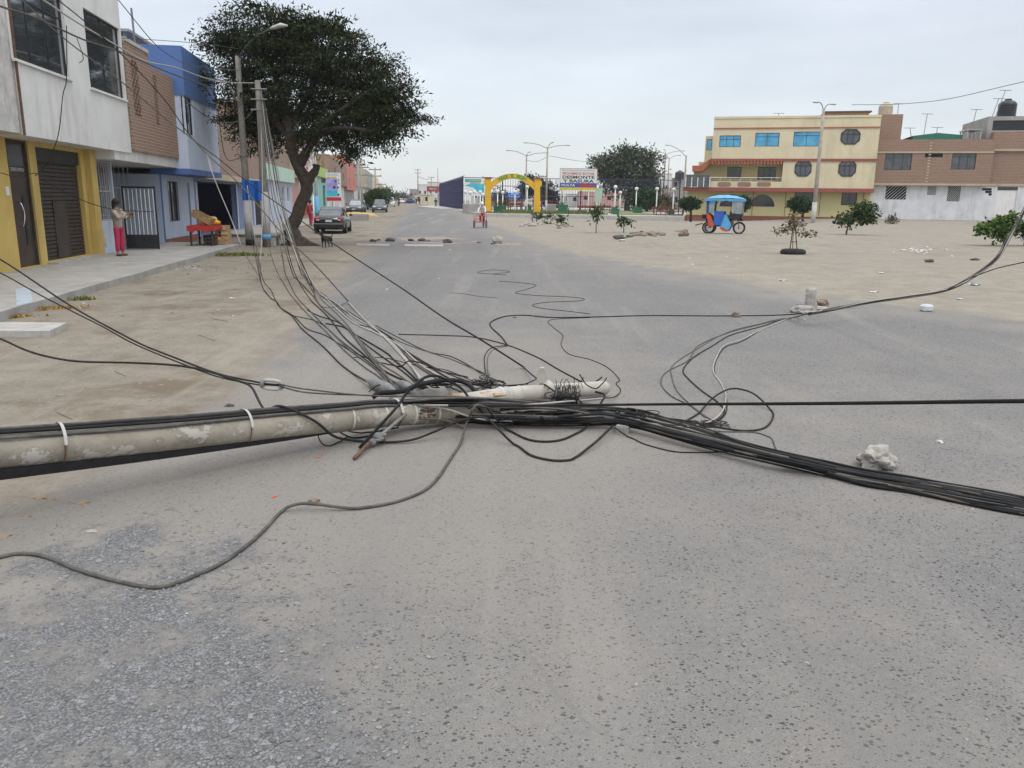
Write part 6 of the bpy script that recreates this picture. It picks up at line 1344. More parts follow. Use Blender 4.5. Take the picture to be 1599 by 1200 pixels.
cr=[o for o in bpy.data.objects if o.name.startswith('wooden_crate')][-1]; cr.rotation_euler=(0,math.radians(28),math.radians(-6)+SD-math.pi/2); cr.location=M0@Vector((.0,-.42,.92))
c2=M0@Vector((.45,.95,0)); crate('',c2,SD,0,'upright slatted crate standing on the pavement beside the red table',L_=.66,Wd=.45,Hh=.52,vert=True); crate('',c2+Vector((0,0,.525)),SD,0,'shallow pale crate topmost on the slatted crate',L_=.62,Wd=.42,Hh=.18)
crate('',M0@Vector((.2,-.1,0)),SD,0,'crate in the shade under the red table',L_=.5,Wd=.4,Hh=.4,m='wood_dark')
fr=[]
for k,(a_,b_,z_,rz_,lab) in enumerate(((.38,.28,.0,.2,'orange slatted crate of fruit on the pavement under the front edge of the red table'),(-.1,.62,.735,-.2,'small orange crate behind the scale on the red table'))):
    w_=M0@Vector((a_,b_,z_)); crate('',w_,SD-math.pi/2+rz_,0,lab,L_=.5,Wd=.34,Hh=.22,m='wood')
    for j in range(9):
        o=B().rock((w_.x+random.uniform(-.14,.14),w_.y+random.uniform(-.14,.14),w_.z+.22+random.uniform(-.02,.03)),.06,j,.05,2).top('fruit',('fruit_orange','fruit_yellow','red_paint')[j%3],None,'fruit',('fruit in the crate under the red table','fruit in the crate on the red table')[k],True); o['label']=('round fruit in the orange crate under the front edge of the red table','round fruit in the small orange crate on the red table')[k]
for k,(x,y,z) in enumerate(((.2,.02,0),(.05,.1,0),(.25,.2,0),(.1,.28,0),(.3,.36,0),(.15,.44,0),(.2,.28,.13),(.3,.12,.02),(-.1,.3,0),(-.05,.45,0),(.12,.15,.13))):
    w=M0@Vector((x+.1,y,.735+z)); o=B().rock((w.x,w.y,w.z+.085),.10,k,.08,2,(1.15,1,.9)).top('fruit','fruit_yellow' if k%4 else 'fruit_orange',None,'fruit','fruit heaped on the red table',True); o['label']='round yellow or orange fruit heaped on the red covered table'
w=M0@Vector((.1,.62,.735)); sc=thing('weighing_scale','small metal weighing scale at the end of the red table','scale',w,SD-math.pi/2); B().cbox(-.12,.12,-.12,.12,0,.12,.02).make('base','steel',sc); B().lathe([(.001,.26),(.14,.27),(.17,.31)],n=16).make('pan','steel',sc,True); B().tube([(0,0,.12),(0,0,.27)],.02,6).make('stem','steel',sc)
# drinks fridge in shop mouth
w=b4.wpt(1.35,.9,0); fg=thing('drinks_fridge','tall white framed drinks fridge in the mouth of the dark shop','fridge',w,SD); B().cbox(-.32,.32,0,.6,0,1.95,.02).make('cabinet','white_paint',fg); d=B().box(-.27,.27,-.02,-.002,.15,1.7).make('glass_door','tarp_navy',fg)
b=B()
for k in range(5):
    for j in range(6): b.lathe([(.03,0),(.03,.13),(.012,.17),(.012,.2)],c=(-.22+j*.088,-.045,.2+k*.3),n=6)
b.make('bottles_print','lamp_clear',d)
# bench under the poles, concrete bench near pole B
p=G(425,383); t=thing('low_concrete_bench','low grey concrete bench at the foot of the street poles','bench',p,SD); B().cbox(-.7,.7,-.3,.3,.38,.5,.02).make('seat','kerb_concrete',t)
for s_ in (-1,1): B().box(s_*.55-.1,s_*.55+.1,-.25,.25,-.1,.38).make('leg','kerb_concrete',t)
B().tube([(0,-.34,.2),(.0,-.34,.42)],.02,5).make('bracket','galv',t)
# ================================================================ STREET BILLBOARD
p=at(522,62); t=thing('street_billboard','tall lilac and white advertising board on posts, behind the black sedan','billboard',(p.x,62,.16),math.radians(4)); w=m_px(11,62); za=V(522,314,62).z-.16; zb_=V(522,270,62).z-.16; hb=zb_-za
bd=B().box(-w,w,-.05,.05,za,zb_).make('board','sign_white',t); B().box(-w,w,-.06,-.051,za,za+hb*.13).make('red_strip','sign_red',bd)
B().box(-w+.02,w*.55,-.06,-.051,za+hb*.38,za+hb*.80).make('lilac_panel','sign_lilac',bd); B().box(-w+.02,w*.55,-.06,-.051,za+hb*.16,za+hb*.375).make('cyan_panel','sign_cyan',bd); B().box(-w+.05,w*.4,-.062,-.051,za+hb*.81,za+hb*.86).make('yellow_strip','sign_yellow',bd)
text('PLAZA','lettering','sign_lilac',bd,w*1.5,hb*.07,.004,(0,-.06,zb_-hb*.07)); 
for x,z,r in ((.1,.48,.09),(.6,.48,.07),(.65,.22,.07),(.3,.7,.06),(.7,.74,.05),(.75,.63,.05)): B().lathe([(.001,-.075),(r,-.075),(r,-.062)],c=(w*x,0,za+hb*z),n=12,ax='y').make('round_picture','frame_dark',bd)
for x in (-.8,.0,.8): B().box(w*x-.06,w*x+.06,-.04,.04,-.1,za).make('leg','white_paint',t)
p=at(494.5,56); t=thing('blue_painted_post','street post with its foot painted blue, beside the green building','post',(p.x,56,.16)); B().tube([(0,0,-.2),(0,0,V(494,235,56).z)],[.12,.08],8).make('pole','pole_concrete',t,True); B().tube([(0,0,-.1),(0,0,1.9)],[.135,.13],10).make('painted_base','tarp_light',t,True)
p=at(489.5,48); t=thing('white_post','thin white pipe post on the pavement left of the black sedan','post',(p.x,48,.16)); B().tube([(0,0,-.3),(0,0,1.9)],.045,8).make('pole','white_paint',t,True); B().lathe([(.045,1.9),(.06,1.92),(.001,1.96)],n=10).make('cap','white_paint',t)
# sand heap and low concrete wall beyond the sedan
p=G(562,345); B().cbox(-.8,.75,-.12,.12,-.1,.55,.02).xf(Matrix.Translation(p)@Matrix.Rotation(.05,4,'Z')).top('low_wall','concrete','short low grey concrete wall right of the black sedan','wall')
p=G(560,338); b=B(); b.rock((p.x,p.y+.3,p.z-.1),1,5,.2,3,(1.9,1.5,.48)); b.top('sand_heap','sand_pile','yellowish sand heap behind the low grey wall','sand heap',smooth=True)
# ================================================================ ROCKS, BLOCKS, LITTER
def rock(px,py,r,m,label,sq=(1,1,.75),sd=1,group=None,rough=.35,lift=0,lv=3,name='rock',cat='rock'):
    p=G(px,py); B().rock((p.x,p.y,p.z+r*sq[2]*.7+lift),r,sd,rough,lv,sq).top(name,m,label,cat,group)
rock(1366,731,.115,'stone','pale angular rubble rock touching the thick cable bundle on the asphalt',(1.15,.95,.92),3,rough=.38,lv=4)
p=G(1265,487); b=B().tube([(random.uniform(-.006,.006),0,z) for z in (-.02,.05,.12,.19,.26,.33,.39,.42)],[.115,.112,.105,.108,.10,.098,.095,.07],9)
b.v=[(x+random.uniform(-.009,.009),y+random.uniform(-.009,.009),z+random.uniform(-.012,.012)) for x,y,z in b.v]
b.xf(Matrix.Translation(p)@Matrix.Rotation(.2,4,'Z')@Matrix.Rotation(-.04,4,'Y')).top('concrete_stub','stone','broken concrete stub standing upright at the road edge','concrete stub')
rock(1254,489,.14,'stone','flat grey stone leaning at the left foot of the concrete stub',(1.3,.9,.6),5,'stones around the concrete stub'); rock(1280,482,.12,'stone_brown','dark round stone right behind the concrete stub',(1,1,.9),6,'stones around the concrete stub'); rock(1278,486,.12,'stone','low pale stone at the right foot of the concrete stub',(1.4,.8,.4),7,'stones around the concrete stub'); rock(1250,483,.09,'stone_dark','small dark stone behind the left foot of the concrete stub',(1.2,1,.5),8,'stones around the concrete stub')
rock(1149,496,.065,'stone_brown','small two-tone stone on the road by the thin long cable',(1,.8,.95),9); 
rock(1365,398,.16,'stone','x',sd=2) if False else None
for k,(px,py,r,m,lab) in enumerate(((1125,364,.30,'stone_dark','x'),)): pass
rock(967,374,.2,'stone_dark','dark burnt stump like stone under the short sapling',(1.5,.8,.6),11,'rubble on the sandy lot'); rock(983,371,.13,'stone_dark','small dark stone right of the burnt one',(1.3,.8,.5),12,'rubble on the sandy lot'); rock(1068,369,.17,'stone_brown','brown pyramid like rock left of the mototaxi',(1.3,.9,1.0),13,'rubble on the sandy lot'); rock(1033,366,.12,'stone_dark','flat dark stone at the right end of the rubble heap',(1.6,.8,.4),14,'rubble on the sandy lot'); rock(1062,362,.14,'stone_brown','thin flat stone behind the brown rock',(1.9,.8,.3),15,'rubble on the sandy lot'); rock(972,377,.12,'stone_white','pale crumbled plaster lump before the burnt stone',(1.2,.9,.4),16,'rubble on the sandy lot')
def heap(name,cx,cy,n,wx,wy,rr,m,lab,cat='rubble'):
    b=B()
    for k in range(n):
        p=G(cx+random.gauss(0,wx),cy+random.gauss(0,wy)); r=random.uniform(.3,1)*rr; b.rock((p.x,p.y,p.z+r*.3),r,k,.4,1,(1.3,1,.6))
    o=b.top(name,m,lab,cat,kind='stuff')
heap('rubble',1012,366,60,12,1.6,.14,'stone_brown','low heap of earth and rubble between the sapling and the brown rock'); heap('rubble',836,351,34,9,1.4,.18,'stone','pale rubble strewn under the left weed bushes'); heap('rubble',880,354,22,7,1.5,.12,'stone_brown','small brown rubble under the right weed bush'); heap('rubble',1432,392,40,14,2.2,.06,'stone_white','bits of broken plaster strewn on the lot before the whitewashed wall'); heap('rubble',300,420,30,16,3,.05,'stone','bits of rubble along the kerb at left'); heap('rubble',1455,806,14,40,5,.009,'stone_white','x') if False else None
heap('rubble',1540,795,22,28,4,.010,'stone_white','tiny white plaster chips along the lower edge of the cable bundle')
for k,(px,py,r,m,lab) in enumerate(((583,378,.12,'stone_dark','leftmost flat stone of the row laid across the far road'),(609,377.5,.17,'stone_dark','second stone of the row laid across the far road'),(642,377,.12,'stone_dark','third small stone of the row laid across the far road'),(659,377,.14,'stone_dark','fourth stone of the row, paired with a small chip'),(669,377.5,.08,'stone_brown','small chip right of the fourth stone across the road'),(699,380,.17,'stone_dark','wide dark stone at the middle of the row across the road'),(749,380,.09,'stone_brown','small brown stone left of the big pale topped one'),(777,381,.20,'stone','largest pale topped stone at the right end of the row'),(769,382,.07,'stone_dark','tiny stone just left of the largest pale topped one'),(591,376,.07,'stone_dark','tiny stone between the first two stones of the row'))):
    rock(px,py,r,m,lab,(1.3,.9,.6 if k!=7 else .95),20+k,'stones laid across the far road',lv=2)
rock(141,832,.022,'stone','flat grey pebble on the gravel at lower left, right of the cable start',(1.6,1,.5),41,name='pebble',cat='pebble'); rock(1467,693,.028,'stone_white','small white pebble on the asphalt right of the rubble rock',(1,1,.6),42,name='pebble',cat='pebble'); rock(357,636,.022,'stone_dark','small dark burnt lump behind the fallen pole',(1.3,.9,.8),43,rough=.8,name='pebble',cat='pebble'); rock(804,497,.022,'stone_dark','tiny dark lump beside the loop of the long thin cable',(1.3,.9,.6),44,rough=.8,name='pebble',cat='pebble')
rock(702,391,.05,'paper','tiny white scrap on the road below the painted line',(1.5,.8,.2),45,name='pebble',cat='pebble')
rock(1451,410,.09,'stone_dark','dark clod on the lot in front of the right young tree',(1.4,.8,.6),46); rock(1523,407,.08,'stone_dark','flat dark clod on the lot close to the hanging cables',(1.5,.8,.5),47); rock(492,789,.030,'stone_brown','brown stone chip lying under the front cable',(1.2,.8,.8),48,rough=.5,name='pebble',cat='pebble')
for k,(px,py,lab) in enumerate(((498,716,'red orange scrap of plastic below the fallen pole'),(428,778,'small red scrap of plastic near the front cable'))):
    p=G(px,py); B().prism([(-.022,-.006),(0,-.012),(.02,-.004),(.016,.01),(-.01,.012)],0,.004).xf(Matrix.Translation(p+Vector((0,0,.006)))@Matrix.Rotation(k,4,'Z')).top('plastic_scrap','red_plastic',lab,'litter','red scraps on the road')
def scrap(px,py,w,m,lab,group,sd):
    p=G(px,py); rnd=random.Random(sd); n_=8; b=B(); w*=.75; b.v=[(p.x,p.y,p.z+.016+w*.06)]
    for k in range(n_): a=k*6.283/n_; r=w*rnd.uniform(.35,1.15); b.v.append((p.x+r*math.cos(a),p.y+r*.7*math.sin(a),Z(p.x,p.y)+.012+rnd.uniform(0,.3)*w*(k%2)))
    b.f=[(0,1+k,1+(k+1)%n_) for k in range(n_)]; b.top('paper_scrap',m,lab,'litter',group)
for k,(px,py,w,m,lab) in enumerate(((1222,439,.16,'paper','white crumpled bag on the lot left of the concrete stub'),(1376,427,.12,'paper','white crumpled paper on the lot right of the concrete stub'),(1365,457,.14,'paper','flat white scrap behind the hanging cables on the sand'),(1498,468,.13,'paper_blue','flat bluish scrap at the far right of the road edge'),(1083,414,.08,'paper','small white scrap at the left of the lot near the road'),(1076,404,.07,'paper','tiny white scrap behind the one nearest the road'),(1520,446,.22,'paper_blue','flat pale sheet lying on the sand under the hanging cables'),(1135,402,.1,'paper','thin pale scrap in the middle of the sandy lot'),(1150,404,.1,'paper','crumpled pale scrap right of the thin one on the lot'),(1485,401,.14,'paper','long pale scrap on the lot below the green young tree'),(1255,500,.05,'paper','tiny white scrap just before the concrete stub'),(1155,520,.03,'paper','tiny white chip on the asphalt by the bundle bend'),(292,962,.012,'paper','pale scrap lying on the gravel'),(452,402,.1,'paper','white scrap on the brown dirt before the tree, left one'),(468,403,.1,'paper','white scrap on the brown dirt before the tree, right one'),(363,467,.09,'paper','small white scrap on the dirt near the manhole slab') ,(365,495,.06,'paper','tiny white scrap on the dirt left of the cable fan'),(425,402,.09,'paper','white scrap at the foot of the thin hanging wires'),(605,453,.08,'paper','small white scrap in the middle of the road'),(685,436,.06,'paper','tiny white scrap beside the long diagonal wire'),(130,475,.05,'paper','white scrap on the straw by the kerb'))):
    scrap(px,py,w,m,lab,'paper and plastic scraps on the ground',k)
p=G(1446,487); B().cbox(-.10,.10,-.08,.08,0,.13,.03).xf(Matrix.Translation(p)@Matrix.Rotation(.15,4,'Z')).top('foam_block','foam','white foam block lying on the sand right of the concrete stub','foam block')
# leaves on dirt
for k,(px,py,s_,lab) in enumerate(((62,780,.03,'curled brown leaf near the left end of the pole, left one'),(80,782,.022,'small brown leaf right beside the curled one'),(125,786,.045,'large pale brown leaf on the dirt under the pole'),(42,808,.02,'tiny brown leaf at the left edge below the pole'),(8,838,.03,'pale leaf at the left edge above the front cable'))):
    p=G(px,py); n_=10; b=B(); b.v=[(s_*math.cos(a)*1.5+p.x,s_*.5*math.sin(a)+p.y,p.z+.009+.006*math.cos(2*a)+.003*random.random()) for a in [j*6.283/n_ for j in range(n_)]]; b.f=[tuple(range(n_))]; b.top('dry_leaf','leaf_litter',lab,'leaf','dry leaves on the dirt')
# manhole slab, blue painted kerb patch, straw
p=G(45,512); sl=[HZ(-60,517,.10),HZ(77,517,.10),HZ(105,504,.10),HZ(12,503,.10),HZ(-60,506,.1)]
b=B(); b.prism([(q.x,q.y) for q in sl],-.1,.10); b.top('concrete_slab','kerb_concrete','raised grey concrete inspection slab on the dirt at left','slab')
kp=HZ(36,470,.162); b=B(); q0=HZ(24,452,.165); q1=HZ(46,448,.165); q2=HZ(52,472,.165); q3=HZ(26,478,.165); b.prism([(q.x,q.y) for q in (q0,q1,q2,q3)],.158,.168); b.top('painted_patch','pale_blue_paint','pale blue painted patch on the pavement near the kerb','painted patch')
for cx,cy,w,lab in ((60,482,.55,'tuft of dry straw by the kerb, right one'),(8,495,.35,'tuft of dry straw by the kerb at the left edge')):
    p=G(cx,cy); o=blades('dry_straw',p.x-w,p.x+w,p.y-w*.35,p.y+w*.35,900,.05,'straw_blade',None); tag(o,lab,'straw',kind='stuff')
p=G(352,399); o=blades('grass_tuft',p.x-.9,p.x+1.2,p.y-.4,p.y+.4,900,.10,'grass_blade',None); tag(o,'sparse green grass at the end of the kerb near the poles','grass',kind='stuff')
p=G(133,468); o=blades('grass_tuft',p.x-.2,p.x+.2,p.y-.08,p.y+.08,120,.08,'grass_blade',None); tag(o,'small green weed tuft near the kerb','grass',kind='stuff')
# ================================================================ FALLEN POLE
KP=[(-260,726,.60,.113),(0,705,.44,.112),(240,683,.33,.111),(420,663,.25,.109),(600,645,.155,.104),(700,641,.115,.10),(775,641,.10,.095)]
KW=[(k[0],HZ(*k[:3]),k[3]) for k in KP]
# straighten: fit a line through the centres
A_=KW[0][1]; C_=KW[-1][1]
PA,PR=[],[]
for px,w,r in KW: PA.append(w.lerp(A_.lerp(C_,(w-A_).dot(C_-A_)/(C_-A_).length_squared),.3)); PR.append(r)
pxs=[k[0] for k in KW]
def PCn(px): 
    return Vector([np.interp(px,pxs,[p[i] for p in PA]) for i in range(3)]), float(np.interp(px,pxs,PR))
fp=thing('fallen_pole','broken concrete utility pole lying across the road with steel bands and black cables on top','utility pole',(0,0,0))
T0=(C_-A_).normalized(); SDv=T0.cross(Vector((0,0,1))).normalized()   # towards the camera
UPv=SDv.cross(T0).normalized()
def on(px,ang,off=0):  # point on the pole surface; ang 0 = top, 90 = facing the camera
    p,r=PCn(px); a=math.radians(ang); return p+(UPv*math.cos(a)+SDv*math.sin(a))*(r+off)
b=B(); X_=[]; R_=[]
for px in range(-260,790,15):
    p,r=PCn(min(px,775)); X_.append(p); R_.append(r*(1+.012*math.sin(px*.7)))
b.tube(X_,R_,32); b.make('pole_shaft','pole_peel',fp,True)
# scraped lime patches
def bandring(px,w,m,name,ex=.006,par=fp,a0=-60,a1=200):
    b=B(); n_=20
    for k in range(n_+1):
        a=a0+(a1-a0)*k/n_
        p=on(px,a,ex); q=on(px+w,a,ex); b.v+=[tuple(p),tuple(q)]
    b.f=[(2*k,2*k+1,2*k+3,2*k+2) for k in range(n_)]; return b.make(name,m,par,True)
for px,w,e_ in ((77,5,.036),(364,4,.034),(600,4,.033)): bandring(px,w,'pale_concrete','steel_band',e_,a0=-40,a1=75); bandring(px+1,w-2,'rust','band_strap',.012,a0=70,a1=190)
for px in (524,578,626,646,664,700): bandring(px,3,'worn_white','joint_ring',.003,a0=0,a1=170)
# long black bar under the pole, tapering to the right
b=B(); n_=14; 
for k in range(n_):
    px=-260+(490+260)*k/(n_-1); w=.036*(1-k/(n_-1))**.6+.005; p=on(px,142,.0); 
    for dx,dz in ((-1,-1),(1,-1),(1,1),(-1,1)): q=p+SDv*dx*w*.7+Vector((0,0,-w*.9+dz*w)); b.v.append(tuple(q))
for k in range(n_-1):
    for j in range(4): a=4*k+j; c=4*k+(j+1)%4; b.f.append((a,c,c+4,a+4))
b.f+=[(0,1,2,3),(4*n_-4,4*n_-3,4*n_-2,4*n_-1)]; b.make('dark_underside_bar','cable_black',fp)
# second length of pole: broken neck, collar, tip
s0,s1,s2,s3=HZ(715,630,.16),HZ(790,619,.15),HZ(862,613,.13),HZ(944,606,.10)
b=B(); b.tube([s0,s0.lerp(s1,.5),s1,s2,s2.lerp(s3,.5),s3,s3+(s3-s2)*.06],[.082,.086,.088,.082,.075,.072,.05],22); b.make('pole_tip','pole_new',fp,True)
td=(s3-s1).normalized()
def sring(t,w,rr,m,name):
    p=s1.lerp(s2,t) if t<=1 else s2.lerp(s3,t-1); b=B().tube([p-td*w,p+td*w],rr,20); return b.make(name,m,fp,True)
sring(-.12,.012,.094,'worn_white','joint_ring'); sring(.02,.006,.092,'worn_white','joint_ring'); sring(.28,.006,.092,'worn_white','joint_ring')
# rounded flange collar with an eye
c=s1.lerp(s2,.88); b=B().tube([c-td*.05,c-td*.02,c+td*.02,c+td*.05],[.10,.125,.125,.10],20); co_=b.make('collar','pole_new',fp,True)
B().prism([(-.05,0),(.05,0),(.045,.09),(.02,.15),(-.02,.15),(-.045,.09)],-.03,.03,'y').xf(Matrix.Translation(c+Vector((-.05,0,.10)))).make('collar_lug','pole_new',co_)
b=B(); 
for k in range(7):   # splintered pale shard at the break
    q=HZ(705+k*11,618+random.uniform(-2,3)-k*.6,.22); b.tube([q,q+td*random.uniform(.12,.22)+Vector((0,0,random.uniform(-.02,.02)))],[.022,.006],5)
b.make('splinters','wood_pale',fp)
b=B(); p=on(612,88,.01); 
for k in range(26): q=on(632+random.uniform(0,26),random.uniform(55,100),.004); b.rock(tuple(q),.012,k,.4,1,(1.6,1,.6))
b.make('broken_concrete_scar','rust',fp)
# second pipe lying along the main pole (cracked wooden spar behind the wires)
b=B().tube([HZ(640,655,.10),HZ(720,640,.14),HZ(800,634,.12),HZ(905,632,.09)],[.035,.045,.04,.03],10); b.make('wooden_spar','cable_dusty',fp,True)
# ================================================================ CABLES
def C3(q,r):
    if len(q)==2: return G(q[0],q[1],r)
    if len(q)==3: 
        p=HZ(q[0],q[1],q[2]); z_=Z(p.x,p.y); return HZ(q[0],q[1],q[2]+z_)
    return V(q[0],q[1],q[3])
def cab(pts,r,m,label,group=None,name='cable',seg=7,n=6,jit=0,top=True,parent=None,cat='cable'):
    W_=[C3(q,r) if not isinstance(q,Vector) else q for q in pts]
    if jit: W_=[w+Vector((random.gauss(0,jit),random.gauss(0,jit),abs(random.gauss(0,jit*.3)))) for w in W_]
    S_=spline(W_,seg)
    ph_=random.uniform(0,6); S_=[s+Vector((math.sin(i_*.55+ph_),math.sin(i_*.43+ph_*2),0))*r*.35 for i_,s in enumerate(S_)]
    S_=[Vector((s.x,s.y,max(s.z,Z(s.x,s.y)+.006+r*.9))) for s in S_]
    b=B().tube(S_,r,n)
    if top: return b.top(name,m,label,cat,group,True)
    return b.make(name,m,parent,True)
# six black cables strapped along the top of the pole
for k in range(7):
    a=-50+k*15; pts=[on(px,a+3*math.sin(px*.01+k),.016+.004*(k%2)) for px in range(-260,601,60)]
    e_=[HZ(700,622+2*k,.30-.02*k),HZ(790,624+2*k,.20),HZ(880,628+2*k,.16),HZ(960,637+3*k,.10)]
    cab(pts+e_,.0108,'cable_black' if k%3 else 'cable_grey','black cable strapped side by side with others along the top of the fallen pole','black cables strapped on the fallen pole',seg=4,n=7)
# main thick bundle running to the right edge
UPe=[(880,640,.15),(960,634,.10),(1020,650),(1100,670),(1180,698),(1260,714),(1340,732),(1420,745),(1500,759),(1599,776),(1760,806),(2300,905),(2900,1010)]
LOe=[(700,657,.05),(790,662),(880,666),(960,664),(1020,680),(1100,701),(1180,718),(1260,736),(1340,757),(1430,770),(1500,786),(1599,804),(1760,838),(2300,950),(2900,1070)]
def along(E_,s):
    xs=[q[0] for q in E_]; return np.interp(s,xs,[q[1] for q in E_])
mats=['cable_black','cable_dark','cable_black','cable_brown','cable_black','cable_dusty','cable_black','cable_dark','cable_black','cable_black','cable_grey','cable_black','cable_dark','cable_black','cable_brown','cable_black','cable_black','cable_dark']
nb=18
for k in range(nb):
    f=k/(nb-1); pts=[]; ph=random.uniform(0,6.28); x=720+random.uniform(-20,30) if k>3 else 870
    while x<2700:
        ff=min(1,max(0,f+.16*math.sin(x*.006+ph)+.05*math.sin(x*.017+ph*2))); up=along(UPe,max(x,880)) if x>880 else along(UPe,880)+ (880-x)*.02; lo=along(LOe,x); y=up+(lo-up)*ff
        h=.015+.09*max(0,math.sin(ff*math.pi))*(1 if 940<x<1250 else .45)+(.12 if x<960 else 0)*(1-ff)
        pts.append((x,y,h)); x+=random.uniform(55,75)*(1 if x<1700 else 2)
    m=mats[k]; r=(.015 if k in (2,8,15) else random.choice((.007,.008,.010))); 
    lab='%s cable in the thick bundle that runs along the asphalt to the right edge'%({'cable_black':'black','cable_dark':'dark grey','cable_brown':'brown dusty','cable_dusty':'pale dusty','cable_grey':'grey'}[m])
    cab(pts,r,m,lab,'thick cable bundle to the right',seg=5)
# taut black cable running off to the right towards the camera
cab([HZ(700,634,.28),HZ(820,633.5,.24),HZ(1020,632,.34),V(1300,630,4.6),V(1599,627,3.6),V(1800,625,3.1),V(2300,619,2.3),V(3000,612,1.7)],.011,'cable_black','single taut black cable stretched straight above the asphalt to the right edge',seg=8,n=8)
# left foreground cables
cab([(-60,375,'Y',9),(0,405,'Y',8.8),(87,463,'Y',8.4),(158,505,'Y',8.0),(215,535,'Y',7.7),(263,555,'Y',7.5),(341,584,'Y',7.2),(407,598,'Y',7.0)],.009,'cable_dark','upper of the two twisted guy cables running from the left edge into the turnbuckle')
cab([(-60,402,'Y',9),(0,426,'Y',8.8),(66,463,'Y',8.4),(126,493,'Y',8.1),(165,513,'Y',7.9),(215,540,'Y',7.6),(302,575,'Y',7.3),(345,590,'Y',7.15),(408,602,'Y',7.0)],.007,'cable_dark','lower of the two guy cables running from the left edge into the turnbuckle')
for k,(dy,lab) in enumerate(((0,'upper strand running from the turnbuckle to the fallen pole'),(5,'lower thin strand running from the turnbuckle to the fallen pole'))):
    cab([(436,600+dy*.6,'Y',6.9),(470,607+dy,'Y',6.8),(520,613+dy*.6,'Y',6.7),(560,617,'Y',6.6),(600,619,.28),(660,619,.30),(740,621,.25),(840,629,.2)],.007,'cable_grey',lab)
p=V(424,601,6.95); tb=thing('turnbuckle','pale grey open turnbuckle joining two guy cables behind the fallen pole','turnbuckle',p,math.radians(-14)); tb.scale=(1.0,1.3,1.5); 
b=B(); b.tube([(-.09,0,.02),(-.04,0,.026),(.04,0,.026),(.10,0,.018)],.012,6); b.tube([(-.09,0,-.02),(-.04,0,-.026),(.04,0,-.026),(.10,0,-.018)],.012,6); b.make('frame','pale_concrete',tb,True); b=B(); b.rock((-.09,0,0),.028,1,.1,2,(.9,.8,1)); b.rock((.105,0,0),.024,2,.1,2,(.9,.8,1)); b.make('end_eye','galv',tb,True); B().tube([(-.07,0,0),(.08,0,0)],.008,6).make('bolt','cable_black',tb,True)
cab([(-40,522,'Y',8.2),(0,529,'Y',8.0),(39,547,'Y',7.8),(79,558,'Y',7.6),(126,565,'Y',7.4),(210,567,'Y',7.2),(276,571,'Y',7.0),(328,581,'Y',6.8),(368,594,'Y',6.6),(394,606,'Y',6.4),on(408,-42,.03),on(422,-5,.035),on(438,32,.03),on(456,66,.03),on(474,96,.03),on(490,130,.04),(544,687,.03),(591,691,.02),(638,688,.03),(676,676,.07),(713,659,.16),(753,652,.2),(780,672,.12),(804,696),(830,712),(860,720),(884,720),(900,715),(930,690,.05),(958,665,.06)],.0105,'cable_dark','thick dark cable that crosses over the pole and loops in front of it twice')
cab([(-60,885),(0,872),(28,866),(62,869),(119,890),(190,911),(238,919),(285,909),(342,883),(399,843),(437,802),(461,788,.05),(494,788,.05),(566,794),(632,781),(680,752),(715,700),(728,664,.10),(738,640,.26),(747,633,.27),(770,640,.2)],.011,'cable_grey','long wavy grey cable in front, from the left edge over a stone')
cab([(730,638,.25),(745,632,.27),(758,634,.25),(774,654,.12),(794,673),(820,686),(848,691),(880,687),(904,676),(924,656,.06),(936,634,.16),(944,618,.22),(930,612,.24)],.010,'cable_dark','dark cable loop hanging in front of the pole, shorter of the two front loops')
cab([(560,700,.02),(608,650,.25),(629,622,.33),(646,603,.42),(664,590,.46),(681,587,.46),(702,596,.38),(723,609,.3),(740,631,.2),(760,650,.1)],.012,'cable_black','high black arc of cable standing up over the pole')
cab([(580,621,.25),(595,614,.28),(629,611,.3),(657,600,.3),(685,595,.28),(708,594,.24),(728,599,.2),(742,612,.18)],.022,'cable_black','thick black cable arching low behind the standing arc',n=9)
cab([(576,612,.02),(590,602,.1),(603,600,.1),(614,606,.03)],.006,'cable_dark','small dark wire hoop over the grey splice bodies')
cab([(497,676,.05),(498,686),(506,696),(518,697),(530,691),(542,683,.05)],.005,'cable_black','thin black wire loop hanging below the pole')
cab([(520,668,.12),(536,678,.04),(556,685),(580,682),(600,673,.05),(622,668,.1)],.007,'cable_black','black wire sagging under the pole near the clamp')
cab([(530,668,.1),(550,675,.04),(575,676),(610,670,.05)],.006,'cable_dark','dark wire sagging just under the pole')
cab([(628,655,.12),(660,654,.12),(690,656,.08),(712,662,.04),(725,668,.02)],.010,'cable_dusty','dusty bent conduit under the pole, right of the clamp')
cab([(650,632,.24),(700,640,.2),(730,650,.15),(760,656,.1),(800,658,.08)],.008,'cable_pale','pale cable crossing the pole low toward the right')
cab([(662,633,.24),(740,634,.24),(800,634,.22),(880,628,.2),(944,622,.15)],.009,'cable_pale','pale stiff cable lying along the pole behind the loops')
# clamp lying below the pole
b=B(); q0,q1,q2,q3=on(606,80,.03),on(600,88,.06).lerp(HZ(578,692,.06),.55),HZ(579,690,.06),HZ(553,716,.03)
cl=thing('strain_clamp','grey steel strain clamp and rod dangling below the pole onto the asphalt','clamp',(0,0,0))
b.tube([q0,q1,q2],[.015,.014,.013],9); b.make('arm','galv',cl,True); B().tube([q2,q3],[.018,.014],8).make('rod','rust',cl,True)
b=B(); d=(q2-q1).normalized()
m_=q1.lerp(q2,.55)
b.rock(tuple(m_),.05,3,.3,2,(1.1,.9,.8)); b.tube([m_-Vector((.06,0,-.01)),m_+Vector((.07,.0,.02))],.014,8); b.tube([m_+d*.05-Vector((.06,0,0)),m_+d*.05+Vector((.06,0,0))],.012,8); b.rock(tuple(q2),.038,5,.35,2,(1,.8,.8)); b.make('clamp_body','galv',cl,True)
b=B()
